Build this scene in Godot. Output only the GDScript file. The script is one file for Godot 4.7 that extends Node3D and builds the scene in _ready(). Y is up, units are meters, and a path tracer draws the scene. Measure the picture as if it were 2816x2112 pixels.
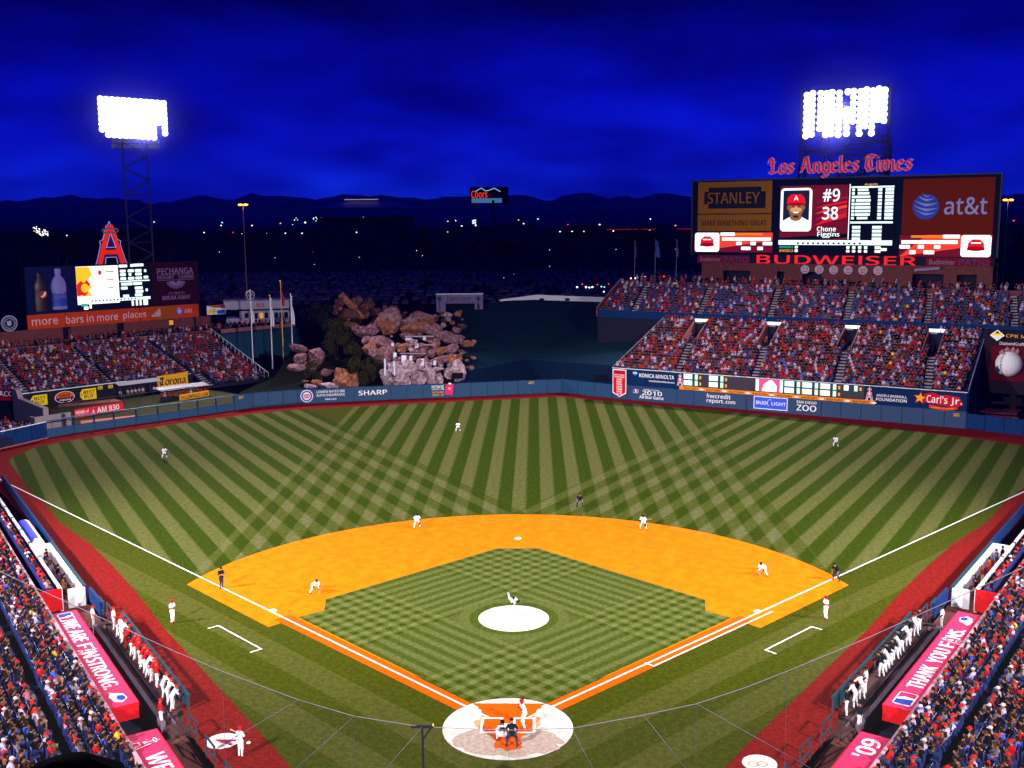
extends Node3D
# A ball park at dusk. World: home plate at the origin, centre field towards -z, first base towards +x, metres.

const CAM := Vector3(1.751, 30.555, 60.878)
var taken := {}
var rng := RandomNumberGenerator.new()
var M := {}
var sans: SystemFont
var serif: SystemFont
var cam_inv: Transform3D

# ---------- mesh builder: flat triangles with colour ----------
class MB:
	var v := PackedVector3Array()
	var n := PackedVector3Array()
	var c := PackedColorArray()
	var t := PackedVector2Array()
	var col := Color(1, 1, 1)
	func tri(a: Vector3, b: Vector3, d: Vector3) -> void:
		var nn := (b - a).cross(d - a).normalized()
		v.append(a); v.append(d); v.append(b)
		for i in 3:
			n.append(nn); c.append(col); t.append(Vector2.ZERO)
	func quad(a: Vector3, b: Vector3, d: Vector3, e: Vector3) -> void:
		tri(a, b, d); tri(a, d, e)
	func uvquad(a: Vector3, b: Vector3, d: Vector3, e: Vector3) -> void:
		var k := t.size()
		quad(a, b, d, e)
		var u := [Vector2(0, 1), Vector2(1, 0), Vector2(1, 1), Vector2(0, 1), Vector2(0, 0), Vector2(1, 0)]
		for i in 6:
			t[k + i] = u[i]
	func box(x: Transform3D, s: Vector3) -> void:
		var h := s * 0.5
		var p: Array[Vector3] = []
		for i in 8:
			p.append(x * Vector3(h.x if i & 1 else -h.x, h.y if i & 2 else -h.y, h.z if i & 4 else -h.z))
		quad(p[4], p[5], p[7], p[6]); quad(p[1], p[0], p[2], p[3])
		quad(p[5], p[1], p[3], p[7]); quad(p[0], p[4], p[6], p[2])
		quad(p[6], p[7], p[3], p[2]); quad(p[0], p[1], p[5], p[4])
	func bx(at: Vector3, s: Vector3) -> void:
		box(Transform3D(Basis(), at), s)
	func bar(a: Vector3, b: Vector3, r0: float, r1: float = -1.0, k: int = 6, caps := true) -> void:
		if r1 < 0: r1 = r0
		var w := (b - a)
		if w.length() < 1e-5: return
		w = w.normalized()
		var q := w.cross(Vector3.UP if absf(w.y) < 0.9 else Vector3.RIGHT).normalized()
		var r := w.cross(q)
		var pa: Array[Vector3] = []
		var pb: Array[Vector3] = []
		for i in k:
			var g := TAU * i / k
			var o := q * cos(g) + r * sin(g)
			pa.append(a + o * r0); pb.append(b + o * r1)
		for i in k:
			var j := (i + 1) % k
			quad(pa[i], pa[j], pb[j], pb[i])
			if caps:
				tri(a, pa[j], pa[i]); tri(b, pb[i], pb[j])
	func prism(p: PackedVector2Array, x: Transform3D, d: float) -> void:   # polygon in xy, from z=0 to z=d
		var idx := Geometry2D.triangulate_polygon(p)
		var area := 0.0
		for i in p.size():
			area += p[i].cross(p[(i + 1) % p.size()])
		for i in range(0, idx.size(), 3):
			var a := p[idx[i]]; var b := p[idx[i + 1]]; var e := p[idx[i + 2]]
			if (b - a).cross(e - a) < 0:
				var q := b; b = e; e = q
			tri(x * Vector3(a.x, a.y, d), x * Vector3(b.x, b.y, d), x * Vector3(e.x, e.y, d))
			if d > 0: tri(x * Vector3(a.x, a.y, 0), x * Vector3(e.x, e.y, 0), x * Vector3(b.x, b.y, 0))
		if d > 0:
			for i in p.size():
				var a := p[i]; var b := p[(i + 1) % p.size()]
				if area < 0:
					var q := a; a = b; b = q
				quad(x * Vector3(a.x, a.y, 0), x * Vector3(b.x, b.y, 0), x * Vector3(b.x, b.y, d), x * Vector3(a.x, a.y, d))
	func sheet(p: PackedVector2Array, y: float, uvf = null) -> void:  # ground polygon, (x, z)
		var idx := Geometry2D.triangulate_polygon(p)
		for i in range(0, idx.size(), 3):
			var a := p[idx[i]]; var b := p[idx[i + 1]]; var e := p[idx[i + 2]]
			if (b - a).cross(e - a) > 0:
				var q := b; b = e; e = q
			var k := t.size()
			tri(Vector3(a.x, y, a.y), Vector3(b.x, y, b.y), Vector3(e.x, y, e.y))
			if uvf != null:
				t[k] = uvf.call(a); t[k + 1] = uvf.call(e); t[k + 2] = uvf.call(b)
	func add(o: MB, x: Transform3D = Transform3D()) -> void:
		for i in o.v.size():
			v.append(x * o.v[i]); n.append((x.basis * o.n[i]).normalized())
		c.append_array(o.c); t.append_array(o.t)
	func lathe(prof: Array, x: Transform3D, k: int = 12) -> void:    # [[r, y], ...] upwards
		for i in prof.size() - 1:
			for j in k:
				var g := TAU * j / k; var h := TAU * (j + 1) / k
				var p0: float = prof[i][0]; var p1: float = prof[i + 1][0]
				var a := Vector3(cos(g) * p0, prof[i][1], sin(g) * p0); var b := Vector3(cos(h) * p0, prof[i][1], sin(h) * p0)
				var e := Vector3(cos(h) * p1, prof[i + 1][1], sin(h) * p1); var f := Vector3(cos(g) * p1, prof[i + 1][1], sin(g) * p1)
				quad(x * b, x * a, x * f, x * e)
	func mesh() -> ArrayMesh:
		var m := ArrayMesh.new()
		if v.is_empty(): return m
		var s := []
		s.resize(Mesh.ARRAY_MAX)
		s[Mesh.ARRAY_VERTEX] = v; s[Mesh.ARRAY_NORMAL] = n; s[Mesh.ARRAY_COLOR] = c; s[Mesh.ARRAY_TEX_UV] = t
		m.add_surface_from_arrays(Mesh.PRIMITIVE_TRIANGLES, s)
		return m

# ---------- scene helpers ----------
func numbered(called: String) -> String:
	var k: int = taken.get(called, 0)
	taken[called] = k + 1
	return called if k == 0 else "%s_%03d" % [called, k]

func tag(o: Node3D, label: String, category: String, group := "") -> Node3D:
	o.set_meta("label", label); o.set_meta("category", category)
	if group: o.set_meta("group", group)
	return o

func thing(called: String, label: String, category: String, x := Transform3D(), group := "") -> Node3D:
	var o := Node3D.new()
	o.name = numbered(called); add_child(o); o.transform = x
	return tag(o, label, category, group)

func part(called: String, m: Mesh, mat: Material, parent: Node, x := Transform3D()) -> MeshInstance3D:
	var o := MeshInstance3D.new()
	o.name = called if parent != self else numbered(called)
	o.mesh = m; o.material_override = mat; o.transform = x
	parent.add_child(o, true)
	return o

func struct(called: String, m: Mesh, mat: Material, parent: Node = self) -> MeshInstance3D:
	var o := part(called, m, mat, parent)
	o.set_meta("kind", "structure")
	return o

func mat(key: String, c: Color, rough := 0.85, metal := 0.0, vc := false) -> StandardMaterial3D:
	if M.has(key): return M[key]
	var m := StandardMaterial3D.new()
	m.resource_name = key
	m.albedo_color = c.linear_to_srgb(); m.roughness = rough; m.metallic = metal
	m.vertex_color_use_as_albedo = vc
	m.metallic_specular = 0.08 if rough >= 0.6 else 0.4
	M[key] = m
	return m

func glow(key: String, c: Color, e: float) -> StandardMaterial3D:
	if M.has(key): return M[key]
	var m := StandardMaterial3D.new()
	m.resource_name = key
	m.albedo_color = Color(0.02, 0.02, 0.02); m.roughness = 0.6
	m.metallic_specular = 0.04
	m.emission_enabled = true; m.emission = c.linear_to_srgb(); m.emission_energy_multiplier = e
	M[key] = m
	return m

func at3(x: float, y: float, z: float) -> Transform3D:
	return Transform3D(Basis(), Vector3(x, y, z))

func frame(o: Vector3, d: Vector2) -> Transform3D:   # x along d, y up, z towards the field
	d = d.normalized()
	return Transform3D(Basis(Vector3(d.x, 0, d.y), Vector3.UP, Vector3(-d.y, 0, d.x)), o)

# lettering fitted into a w x h box centred on x (local)
func letters(s: String, parent: Node3D, x: Transform3D, w: float, h: float, m: Material, font := "sans", called := "lettering", depth := 0.03) -> MeshInstance3D:
	var tm := TextMesh.new()
	tm.text = s; tm.font = serif if font == "serif" else sans
	tm.font_size = 48; tm.pixel_size = 0.02; tm.depth = 0.1; tm.curve_step = 1.5
	var b := tm.get_aabb()
	var sx := w / maxf(b.size.x, 0.01); var sy := h / maxf(b.size.y, 0.01)
	var c := b.get_center()
	var loc := Transform3D(Basis.from_scale(Vector3(sx, sy, depth / 0.1)), Vector3(-c.x * sx, -c.y * sy, depth * 0.5))
	return part(called, tm, m, parent, x * loc)

func noise_tex(sz: int, freq: float, oct: int, lo: Color, hi: Color, sd: int, kind := FastNoiseLite.TYPE_SIMPLEX, gain := 0.5) -> NoiseTexture2D:
	var f := FastNoiseLite.new()
	f.noise_type = kind; f.frequency = freq; f.fractal_octaves = oct; f.seed = sd; f.fractal_gain = gain
	var t := NoiseTexture2D.new()
	t.width = sz; t.height = sz; t.noise = f; t.seamless = true; t.normalize = true
	var g := Gradient.new()
	g.set_color(0, lo); g.set_color(1, hi)
	t.color_ramp = g
	return t

func grain(m: StandardMaterial3D, t: Texture2D, scale: float, mul := true) -> void:   # world noise over a material
	m.detail_enabled = true; m.detail_albedo = t
	m.detail_blend_mode = BaseMaterial3D.BLEND_MODE_MUL if mul else BaseMaterial3D.BLEND_MODE_MIX
	m.detail_uv_layer = BaseMaterial3D.DETAIL_UV_2
	m.uv2_triplanar = true; m.uv2_world_triplanar = true; m.uv2_scale = Vector3.ONE * scale

func _ready() -> void:
	rng.seed = 20090415
	sky_and_camera()
	floodlights()
	materials()
	field()
	outfield_walls()
	right_stand()
	left_stand()
	right_board()
	left_board()
	light_towers()
	centre()
	dugouts()
	background()
	people_on_field()
	crowd()
	netting()
	nearby()

func sky_and_camera() -> void:
	var cam := Camera3D.new()
	cam.name = "camera"
	cam.transform = Transform3D(Basis(Vector3.UP, 0.0223244) * Basis(Vector3.RIGHT, -0.1527698) * Basis(Vector3.BACK, -0.0066288), CAM)
	cam.fov = 39.6995; cam.near = 0.2; cam.far = 12000.0
	add_child(cam)
	cam_inv = cam.transform.affine_inverse()
	var w := 1024; var h := 512
	var im := Image.create(w, h, false, Image.FORMAT_RGB8)
	im.fill(Color(0.0, 0.004, 0.05))
	var f := FastNoiseLite.new()
	f.seed = 5; f.frequency = 1.0; f.fractal_octaves = 4; f.noise_type = FastNoiseLite.TYPE_SIMPLEX
	var stops := [[0.0, Color(0.03, 0.10, 0.66)], [1.5, Color(0.03, 0.085, 0.70)], [4.0, Color(0.028, 0.055, 0.70)], [6.5, Color(0.018, 0.03, 0.62)], [9.0, Color(0.010, 0.014, 0.47)], [11.0, Color(0.006, 0.008, 0.36)], [30.0, Color(0.005, 0.007, 0.33)], [90.0, Color(0.004, 0.006, 0.30)]]
	for y in h / 2:
		var e := 90.0 - (y + 0.5) * 180.0 / h
		var c: Color = stops[-1][1]
		for i in stops.size() - 1:
			if e >= stops[i][0] and e < stops[i + 1][0]:
				c = stops[i][1].lerp(stops[i + 1][1], (e - stops[i][0]) / (stops[i + 1][0] - stops[i][0]))
		for x in w:
			var a := TAU * x / w
			var k := f.get_noise_3d(cos(a) * 3.4, sin(a) * 3.4, e * 0.26 + sin(a * 5.0) * 0.3)
			var k2 := f.get_noise_3d(cos(a) * 11.0 + 9.0, sin(a) * 11.0, e * 0.9)
			var g := clampf(1.08 + 0.48 * k + 0.2 * k2, 0.45, 1.6)
			im.set_pixel(x, y, Color(c.r * g, c.g * g * g, c.b * (0.35 + 0.65 * g)))
	var p := PanoramaSkyMaterial.new()
	p.panorama = ImageTexture.create_from_image(im)
	var s := Sky.new(); s.sky_material = p
	var env := Environment.new()
	env.background_mode = Environment.BG_SKY; env.sky = s
	env.tonemap_mode = Environment.TONE_MAPPER_LINEAR; env.tonemap_exposure = 1.0
	env.fog_enabled = true; env.fog_density = 0.000035; env.fog_light_color = Color(0.14, 0.22, 1.0)
	env.volumetric_fog_enabled = true; env.volumetric_fog_density = 0.0
	env.sdfgi_enabled = true; env.ssao_enabled = true; env.ssil_enabled = true
	var we := WorldEnvironment.new(); we.name = "world"; we.environment = env
	add_child(we)

# the park's floodlight banks on the roof behind and beside the camera, out of the frame
func floodlights() -> void:
	var banks := [[Vector3(-88, 47, 4), 17000.0, "left", Vector3(0, 0, -52), 30.0, 0.9], [Vector3(-58, 50, 66), 17500.0, "left rear", Vector3(4, 0, -26), 33.0, 0.7], [Vector3(88, 47, 4), 15000.0, "right", Vector3(-4, 0, -52), 30.0, 0.9], [Vector3(58, 50, 66), 16000.0, "right rear", Vector3(-4, 0, -26), 33.0, 0.7]]
	for b in banks:
		var p: Vector3 = b[0]
		var aim: Vector3 = b[3]
		var x := Transform3D(Basis.looking_at(aim - p), p)
		var t := thing("floodlight_bank", "bank of white floodlights on the " + b[2] + " grandstand roof", "floodlights", x, "floodlight banks on the roof")
		var fr := MB.new(); fr.bx(Vector3(0, 0, 0.3), Vector3(14, 5, 0.3))
		part("frame", fr.mesh(), mat("steel_dark", Color(0.05, 0.05, 0.06), 0.6), t)
		var lm := MB.new()
		for i in 12:
			for j in 4:
				lm.lathe([[0.0, 0.0], [0.42, 0.02]], Transform3D(Basis(Vector3.RIGHT, PI / 2), Vector3(-6.3 + i * 1.15, -1.8 + j * 1.2, -0.05)), 10)
		part("lamp", lm.mesh(), glow("lamp_white", Color(1, 0.98, 1), 6.0), t)
		var l := SpotLight3D.new()
		l.name = "flood"; l.light_energy = b[1]; l.light_color = Color(1.0, 0.97, 0.96)
		l.spot_angle = b[4]; l.spot_angle_attenuation = b[5]; l.spot_range = 600; l.spot_attenuation = 2; l.light_size = 1.4
		l.shadow_enabled = true; l.position = Vector3(0, 0, -0.6)
		t.add_child(l)

func materials() -> void:
	var gn := noise_tex(512, 0.03, 6, Color(0.62, 0.64, 0.60), Color(1.0, 1.0, 1.0), 3, FastNoiseLite.TYPE_SIMPLEX, 0.85)
	M["grass_noise"] = gn
	var coarse := noise_tex(512, 0.02, 5, Color(0.78, 0.78, 0.80), Color(1, 1, 1), 8)
	M["coarse_noise"] = coarse
	var m := mat("grass_foul", Color(0.075, 0.090, 0.004), 0.95); grain(m, gn, 0.10)
	m = mat("track", Color(0.29, 0.016, 0.013), 0.95); grain(m, gn, 0.11)
	m = mat("dirt", Color(0.95, 0.215, 0.002), 0.95); grain(m, noise_tex(512, 0.012, 6, Color(0.88, 0.82, 0.8), Color(1, 1, 1), 12, FastNoiseLite.TYPE_SIMPLEX, 0.62), 0.09)
	m = mat("dirt_worn", Color(0.85, 0.12, 0.002), 0.95); grain(m, coarse, 0.4)
	m = mat("clay_pale", Color(0.95, 0.90, 0.80), 0.95); grain(m, coarse, 0.12)
	m = mat("clay_mid", Color(0.92, 0.50, 0.28), 0.95); grain(m, gn, 0.3)
	mat("line_white", Color(0.9, 0.9, 0.92), 0.9)
	m = mat("pad_blue", Color(0.008, 0.068, 0.165), 0.55); grain(m, coarse, 0.15)
	m = mat("pad_navy", Color(0.008, 0.035, 0.14), 0.6); grain(m, coarse, 0.15)
	mat("trim_white", Color(0.8, 0.8, 0.85), 0.6)
	m = mat("eye_green", Color(0.012, 0.044, 0.068), 0.95); grain(m, gn, 0.12)
	m = mat("eye_dark", Color(0.006, 0.018, 0.045), 0.95); grain(m, coarse, 0.1)
	m = mat("salmon", Color(0.19, 0.055, 0.05), 0.9); grain(m, coarse, 0.12)
	m = mat("salmon_light", Color(0.36, 0.13, 0.12), 0.9); grain(m, coarse, 0.2)
	m = mat("concrete", Color(0.36, 0.28, 0.30), 0.95); grain(m, coarse, 0.35)
	mat("concrete_dark", Color(0.016, 0.016, 0.042), 0.95)
	mat("wall_white", Color(0.82, 0.78, 0.82), 0.8)
	mat("black", Color(0.008, 0.008, 0.012), 0.8)
	mat("near_black", Color(0.015, 0.015, 0.03), 0.7)
	mat("steel_dark", Color(0.05, 0.05, 0.06), 0.6)
	mat("steel_grey", Color(0.25, 0.25, 0.28), 0.5)
	mat("orange_sign", Color(0.55, 0.05, 0.004), 0.6)
	mat("white_paint", Color(0.85, 0.83, 0.86), 0.7)
	mat("roof_red", Color(0.75, 0.03, 0.13), 0.6)
	mat("roof_red_dark", Color(0.62, 0.008, 0.015), 0.7)
	mat("yellow_sign", Color(0.85, 0.40, 0.01), 0.6)
	mat("gold", Color(0.75, 0.42, 0.02), 0.4)
	mat("seat_blue", Color(0.014, 0.026, 0.14), 0.5)
	mat("people", Color(1, 1, 1), 0.9, 0.0, true)

const GRASS_EDGE := [Vector2(-66.6, -72.6), Vector2(-67.5, -75.2), Vector2(-67.2, -81.5), Vector2(-63.4, -87.2), Vector2(-58.7, -92.6), Vector2(-53.0, -98.6), Vector2(-48.2, -103.0), Vector2(-43.6, -107.0), Vector2(-37.1, -110.6), Vector2(-22.5, -114.9), Vector2(-10.0, -118.4), Vector2(5.8, -122.6), Vector2(9.9, -120.2), Vector2(18.6, -115.0), Vector2(31.8, -108.2), Vector2(50.3, -96.2), Vector2(62.0, -87.0), Vector2(67.7, -81.3), Vector2(68.5, -75.5), Vector2(66.0, -70.0)]
const SIDE_EDGE := [Vector2(56.3, -57.0), Vector2(51.9, -51.2), Vector2(47.3, -44.3), Vector2(44.2, -40.7), Vector2(41.2, -37.2), Vector2(36.4, -30.6), Vector2(31.6, -23.6), Vector2(26.6, -15.8), Vector2(21.2, -8.1), Vector2(16.8, -1.8), Vector2(14.0, 2.2), Vector2(9.5, 9.0), Vector2(5.0, 13.5), Vector2(0.0, 15.0)]
const FENCE_L := [Vector2(-73.5, -72.0), Vector2(-71.8, -80.6), Vector2(-68.65, -88.0), Vector2(-66.1, -91.4), Vector2(-61.9, -95.8), Vector2(-54.5, -103.2), Vector2(-47.7, -110.3)]
const WALL_C := [Vector2(-47.7, -110.3), Vector2(-45.3, -112.6), Vector2(-38.5, -116.0), Vector2(-23.3, -120.3), Vector2(-12.4, -122.6), Vector2(-3.9, -124.9), Vector2(6.4, -127.3), Vector2(14.94, -121.2)]
const A6 := Vector2(14.94, -120.94)
const RD := Vector2(0.8732, 0.48735)
const B0 := Vector2(-80.88, -115.2)
const LD := Vector2(0.66842, -0.74378)

func side_w(sg: float, s: float, n: float, y: float = 0.0) -> Vector3:
	# along (s) and behind (n) the front wall of the side seats; sg -1 left, +1 right
	var x := -38.43 + 0.562 * s - 0.827 * n
	return Vector3(-sg * x, y, -19.81 + 0.827 * s + 0.562 * n)

func field() -> void:
	# ground under everything, with the stadium bowl left open between the lot sheets
	var g := MB.new()
	g.bx(Vector3(0, -2.3, -30), Vector3(420, 0.4, 420))
	struct("ground", g.mesh(), mat("ground_dark", Color(0.03, 0.028, 0.03), 0.95))
	# warning track
	var tp := PackedVector2Array()
	var sidep := []
	for q in [[60.0, -4.25], [26.6, -4.25], [25.4, -4.6], [22.0, -5.2], [10.0, -5.2], [7.0, -4.7], [3.8, -4.2], [-17.4, -4.1], [-43.0, -3.2]]:
		sidep.append(side_w(-1, q[0], q[1]))
	tp.append(Vector2(0, 30))
	for p in sidep: tp.append(Vector2(p.x, p.z))
	tp.append(Vector2(-70, -66))
	for p in FENCE_L: tp.append(p)
	for p in WALL_C.slice(1): tp.append(p)
	for p in [Vector2(64.6, -93.2), Vector2(70.7, -88.1), Vector2(75.5, -80), Vector2(74, -72), Vector2(70, -66)]: tp.append(p)
	sidep.reverse()
	for p in sidep: tp.append(Vector2(-p.x, p.z))
	var m := MB.new(); m.sheet(tp, -0.008)
	struct("warning_track", m.mesh(), M.track)
	# all grass
	var gp := PackedVector2Array()
	var left := []
	for q in SIDE_EDGE: left.append(Vector2(-q.x, q.y))
	left.reverse()
	for q in left: gp.append(q)
	for q in GRASS_EDGE: gp.append(q)
	for q in SIDE_EDGE.slice(0, -1): gp.append(q)
	m = MB.new()
	m.sheet(gp, 0.0)
	struct("foul_grass", m.mesh(), M.grass_foul)
	# soft mowing bands beside both foul lines
	for sg: float in [-1.0, 1.0]:
		var bm := MB.new()
		var dirv := Vector2(0.7071 * sg, -0.7071); var out := Vector2(0.7071 * sg, 0.7071)
		for k in 4:
			var o0 := 3.0 + k * 4.6
			var quadp := PackedVector2Array([dirv * -14 + out * o0, dirv * 96 + out * o0, dirv * 96 + out * (o0 + 2.3), dirv * -14 + out * (o0 + 2.3)])
			for r in Geometry2D.intersect_polygons(quadp, gp):
				bm.sheet(r, 0.004)
		var fm := mat("grass_foul_light", Color(0.112, 0.118, 0.018), 0.95)
		if not fm.detail_enabled: grain(fm, M.grass_noise, 0.10)
		struct("foul_mowing_band", bm.mesh(), fm)
	# outfield mowing
	var fair := PackedVector2Array([Vector2(0, 0), Vector2(-130, -130), Vector2(-130, -200), Vector2(130, -200), Vector2(130, -130)])
	var outf: PackedVector2Array = Geometry2D.intersect_polygons(gp, fair)[0]
	var P := 3.13
	var uL := func(q: Vector2) -> float: return q.x * 0.866 - q.y * 0.5
	var uR := func(q: Vector2) -> float: return -q.x * 0.87 - q.y * 0.493
	var half := func(on: bool, sgn: float) -> PackedVector2Array:     # fair side of the slanted limits
		var a := Vector2(0.3 * sgn, -48.5) ; var d := Vector2(-0.5 * sgn, -0.866)
		var o := Vector2(-0.866 * sgn, 0.5) * (1.0 if on else -1.0)
		return PackedVector2Array([a + d * 300, a - d * 300, a - d * 300 + o * 300, a + d * 300 + o * 300])
	var midp := PackedVector2Array([Vector2(-28.4, 0), Vector2(-28.4, -200), Vector2(27.4, -200), Vector2(27.4, 0)])
	var lset := []; var rset := []; var cset := []; var lp := []; var rp := []
	for a in Geometry2D.intersect_polygons(outf, half.call(true, 1.0)):
		for r in Geometry2D.clip_polygons(a, midp): lset.append(r)
		for r in Geometry2D.intersect_polygons(a, midp):
			for r2 in Geometry2D.intersect_polygons(r, half.call(false, -1.0)): lp.append(r2)
	for a in Geometry2D.intersect_polygons(outf, half.call(true, -1.0)):
		for r in Geometry2D.clip_polygons(a, midp): rset.append(r)
		for r in Geometry2D.intersect_polygons(a, midp):
			for r2 in Geometry2D.intersect_polygons(r, half.call(false, 1.0)): rp.append(r2)
	for a in Geometry2D.intersect_polygons(outf, midp):
		for r in Geometry2D.intersect_polygons(a, half.call(false, 1.0)):
			for r2 in Geometry2D.intersect_polygons(r, half.call(false, -1.0)): cset.append(r2)
	# mowing tiles: one direction, and two directions crossing
	var N := 128
	var one := Image.create(N, N, false, Image.FORMAT_RGB8)
	var two := Image.create(N, N, false, Image.FORMAT_RGB8)
	var lt := Color(0.150, 0.158, 0.042); var dk := Color(0.048, 0.080, 0.001)
	var pl := [Color(0.044, 0.076, 0.001), Color(0.100, 0.120, 0.016), Color(0.172, 0.172, 0.062)]
	for y in N:
		for x in N:
			var a := clampf(0.5 + 11.0 * (0.25 - absf(float(x) / N - 0.25)), 0.0, 1.0); var b := clampf(0.5 + 11.0 * (0.25 - absf(float(y) / N - 0.25)), 0.0, 1.0)
			one.set_pixel(x, y, dk.lerp(lt, a).linear_to_srgb())
			two.set_pixel(x, y, (pl[0].lerp(pl[1], a + b) if a + b < 1.0 else pl[1].lerp(pl[2], a + b - 1.0)).linear_to_srgb())
	var tex1 := ImageTexture.create_from_image(one); var tex2 := ImageTexture.create_from_image(two)
	var m1 := mat("mow_one", Color(1, 1, 1), 0.95); m1.albedo_texture = tex1; grain(m1, M.grass_noise, 0.09)
	var m2 := mat("mow_two", Color(1, 1, 1), 0.95); m2.albedo_texture = tex2; grain(m2, M.grass_noise, 0.09)
	var cu := func(q: Vector2) -> Vector2: return Vector2((q.x + 0.9) / P, 0.25)
	var lu := func(q: Vector2) -> Vector2: return Vector2((uL.call(q) + 12.9) / P, 0.25)
	var ru := func(q: Vector2) -> Vector2: return Vector2((uR.call(q) + 12.2) / P, 0.25)
	var lcu := func(q: Vector2) -> Vector2: return Vector2((q.x + 0.9) / P, (uL.call(q) + 12.9) / P)
	var rcu := func(q: Vector2) -> Vector2: return Vector2((q.x + 0.9) / P, (uR.call(q) + 12.2) / P)
	for s in [["left_field_grass", lset, lu, m1], ["right_field_grass", rset, ru, m1], ["centre_field_grass", cset, cu, m1], ["left_centre_grass", lp, lcu, m2], ["right_centre_grass", rp, rcu, m2]]:
		m = MB.new()
		for r in s[1]: m.sheet(r, 0.010, s[2])
		struct(s[0], m.mesh(), s[3])
	# infield dirt: arc of 95 ft about the rubber, cut behind the lines
	var dp := PackedVector2Array()
	for q in [Vector2(0, -2.0), Vector2(-17.9, -16.9), Vector2(-18.66, -16.05), Vector2(-28.05, -25.6)]: dp.append(q)
	var c0 := Vector2(0, -18.44); var R := 29.0
	var a0 := (Vector2(-27.45, -27.7) - c0).angle(); var a1 := (Vector2(27.45, -27.9) - c0).angle()
	for i in 61:
		var a := lerp_angle(a0, a1, 0.0) + (a1 - a0 if a1 > a0 else a1 - a0 + TAU) * i / 60.0
		dp.append(c0 + Vector2(cos(a), sin(a)) * R)
	for q in [Vector2(28.05, -25.6), Vector2(18.66, -16.05), Vector2(17.9, -16.9)]: dp.append(q)
	m = MB.new(); m.sheet(dp, 0.014)
	struct("infield_dirt", m.mesh(), M.dirt)
	var sc := MB.new()
	for i in 130:
		var an := rng.randf_range(PI + 0.35, TAU - 0.35); var rr := rng.randf_range(17.0, 28.0)
		var q := c0 + Vector2(cos(an), sin(an)) * rr
		if i % 3 == 0: q = [Vector2(-10.2, -42.4), Vector2(12.4, -41.9), Vector2(-16.6, -23.6), Vector2(21.3, -28.1), Vector2(0, -39.5), Vector2(19.5, -21), Vector2(-19.5, -21)][rng.randi() % 7] + Vector2(rng.randfn(), rng.randfn()) * 1.6
		if absf(q.x) > -q.y - 0.6 or absf(q.x) + -q.y < 39.4: continue
		var w2 := rng.randf_range(0.3, 1.3); var h2 := w2 * rng.randf_range(0.12, 0.35)
		var poly := PackedVector2Array()
		for k in 9: poly.append(q + Vector2(cos(TAU * k / 9) * w2, sin(TAU * k / 9) * h2).rotated(rng.randf_range(-0.2, 0.2)) * rng.randf_range(0.65, 1.0))
		if Geometry2D.triangulate_polygon(poly).size(): sc.sheet(poly, 0.0155 + 0.00004 * i)
	struct("dirt_scuffs", sc.mesh(), mat("dirt_scuffed", Color(0.88, 0.165, 0.002), 0.95))
	# base paths from home to the corners
	for sg: float in [-1.0, 1.0]:
		m = MB.new()
		m.sheet(PackedVector2Array([Vector2(sg * 2.3, -3.1), Vector2(sg * 17.6, -18.6), Vector2(sg * 18.6, -17.6), Vector2(sg * 3.35, -2.36), Vector2(sg * 1.2, -0.6)]), 0.018)
		struct("base_path", m.mesh(), M.dirt_worn)
	# infield grass with its plaid
	var ip := PackedVector2Array([Vector2(-1.98, -35.76), Vector2(1.99, -35.76), Vector2(15.45, -22.1), Vector2(15.1, -19.6), Vector2(16.87, -18.1), Vector2(2.34, -3.23), Vector2(-2.3, -3.23), Vector2(-16.87, -18.1), Vector2(-15.1, -19.6), Vector2(-15.45, -22.1)])
	var S := 512
	var im := Image.create(S, S, false, Image.FORMAT_RGB8)
	var ca := Color(0.052, 0.092, 0.001); var cb := Color(0.200, 0.215, 0.062)
	var per := 1.2
	for y in S:
		for x in S:
			var A := 27.43 * x / S; var B := 27.43 * y / S      # along the first-base and third-base lines
			var da := absf(A - 12.71); var db := absf(B - 12.71)
			var ta := (0.5 + 0.5 * clampf(2.2 * sin(TAU * A / per), -1, 1)) if da > 3.6 else 0.4
			var tb := (0.5 + 0.5 * clampf(2.2 * sin(TAU * B / per), -1, 1)) if db > 3.6 else 0.4
			var k := 0.5 * (ta + tb)
			var wx := (A - B) * 0.7071; var wz := -(A + B) * 0.7071
			var rr := Vector2(wx, wz + 17.98).length()
			if rr < 4.3:
				k = 0.55 if rr > 3.45 else 0.2
			im.set_pixel(x, y, ca.lerp(cb, k).linear_to_srgb())
	var mi := mat("mow_infield", Color(1, 1, 1), 0.95); mi.albedo_texture = ImageTexture.create_from_image(im); grain(mi, M.grass_noise, 0.13)
	m = MB.new()
	m.sheet(ip, 0.022, func(q: Vector2) -> Vector2: return Vector2((q.x - q.y) * 0.7071 / 27.43, (-q.x - q.y) * 0.7071 / 27.43))
	struct("infield_grass", m.mesh(), mi)
	# home circle, worn earth about the boxes, mound
	struct("home_plate_circle", disc(0, 0.05, 3.98, 0.026), M.clay_pale)
	var worn := PackedVector2Array()
	var wob := FastNoiseLite.new(); wob.seed = 4; wob.frequency = 0.9
	for i in 40:
		var a := TAU * i / 40
		var r := Vector2(2.0 * cos(a), -0.6 + 1.6 * sin(a)) * (1.0 + 0.22 * wob.get_noise_1d(i * 1.7))
		worn.append(r)
	m = MB.new(); m.sheet(worn, 0.030)
	struct("worn_earth", m.mesh(), M.clay_mid)
	var raked := PackedVector2Array()
	for i in 44:
		var a := TAU * i / 44
		raked.append(Vector2(3.25 * cos(a), 1.75 + 1.85 * sin(a)) * (1.0 + 0.12 * wob.get_noise_1d(i * 2.3 + 90)))
	m = MB.new(); m.sheet(raked, 0.028)
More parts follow.
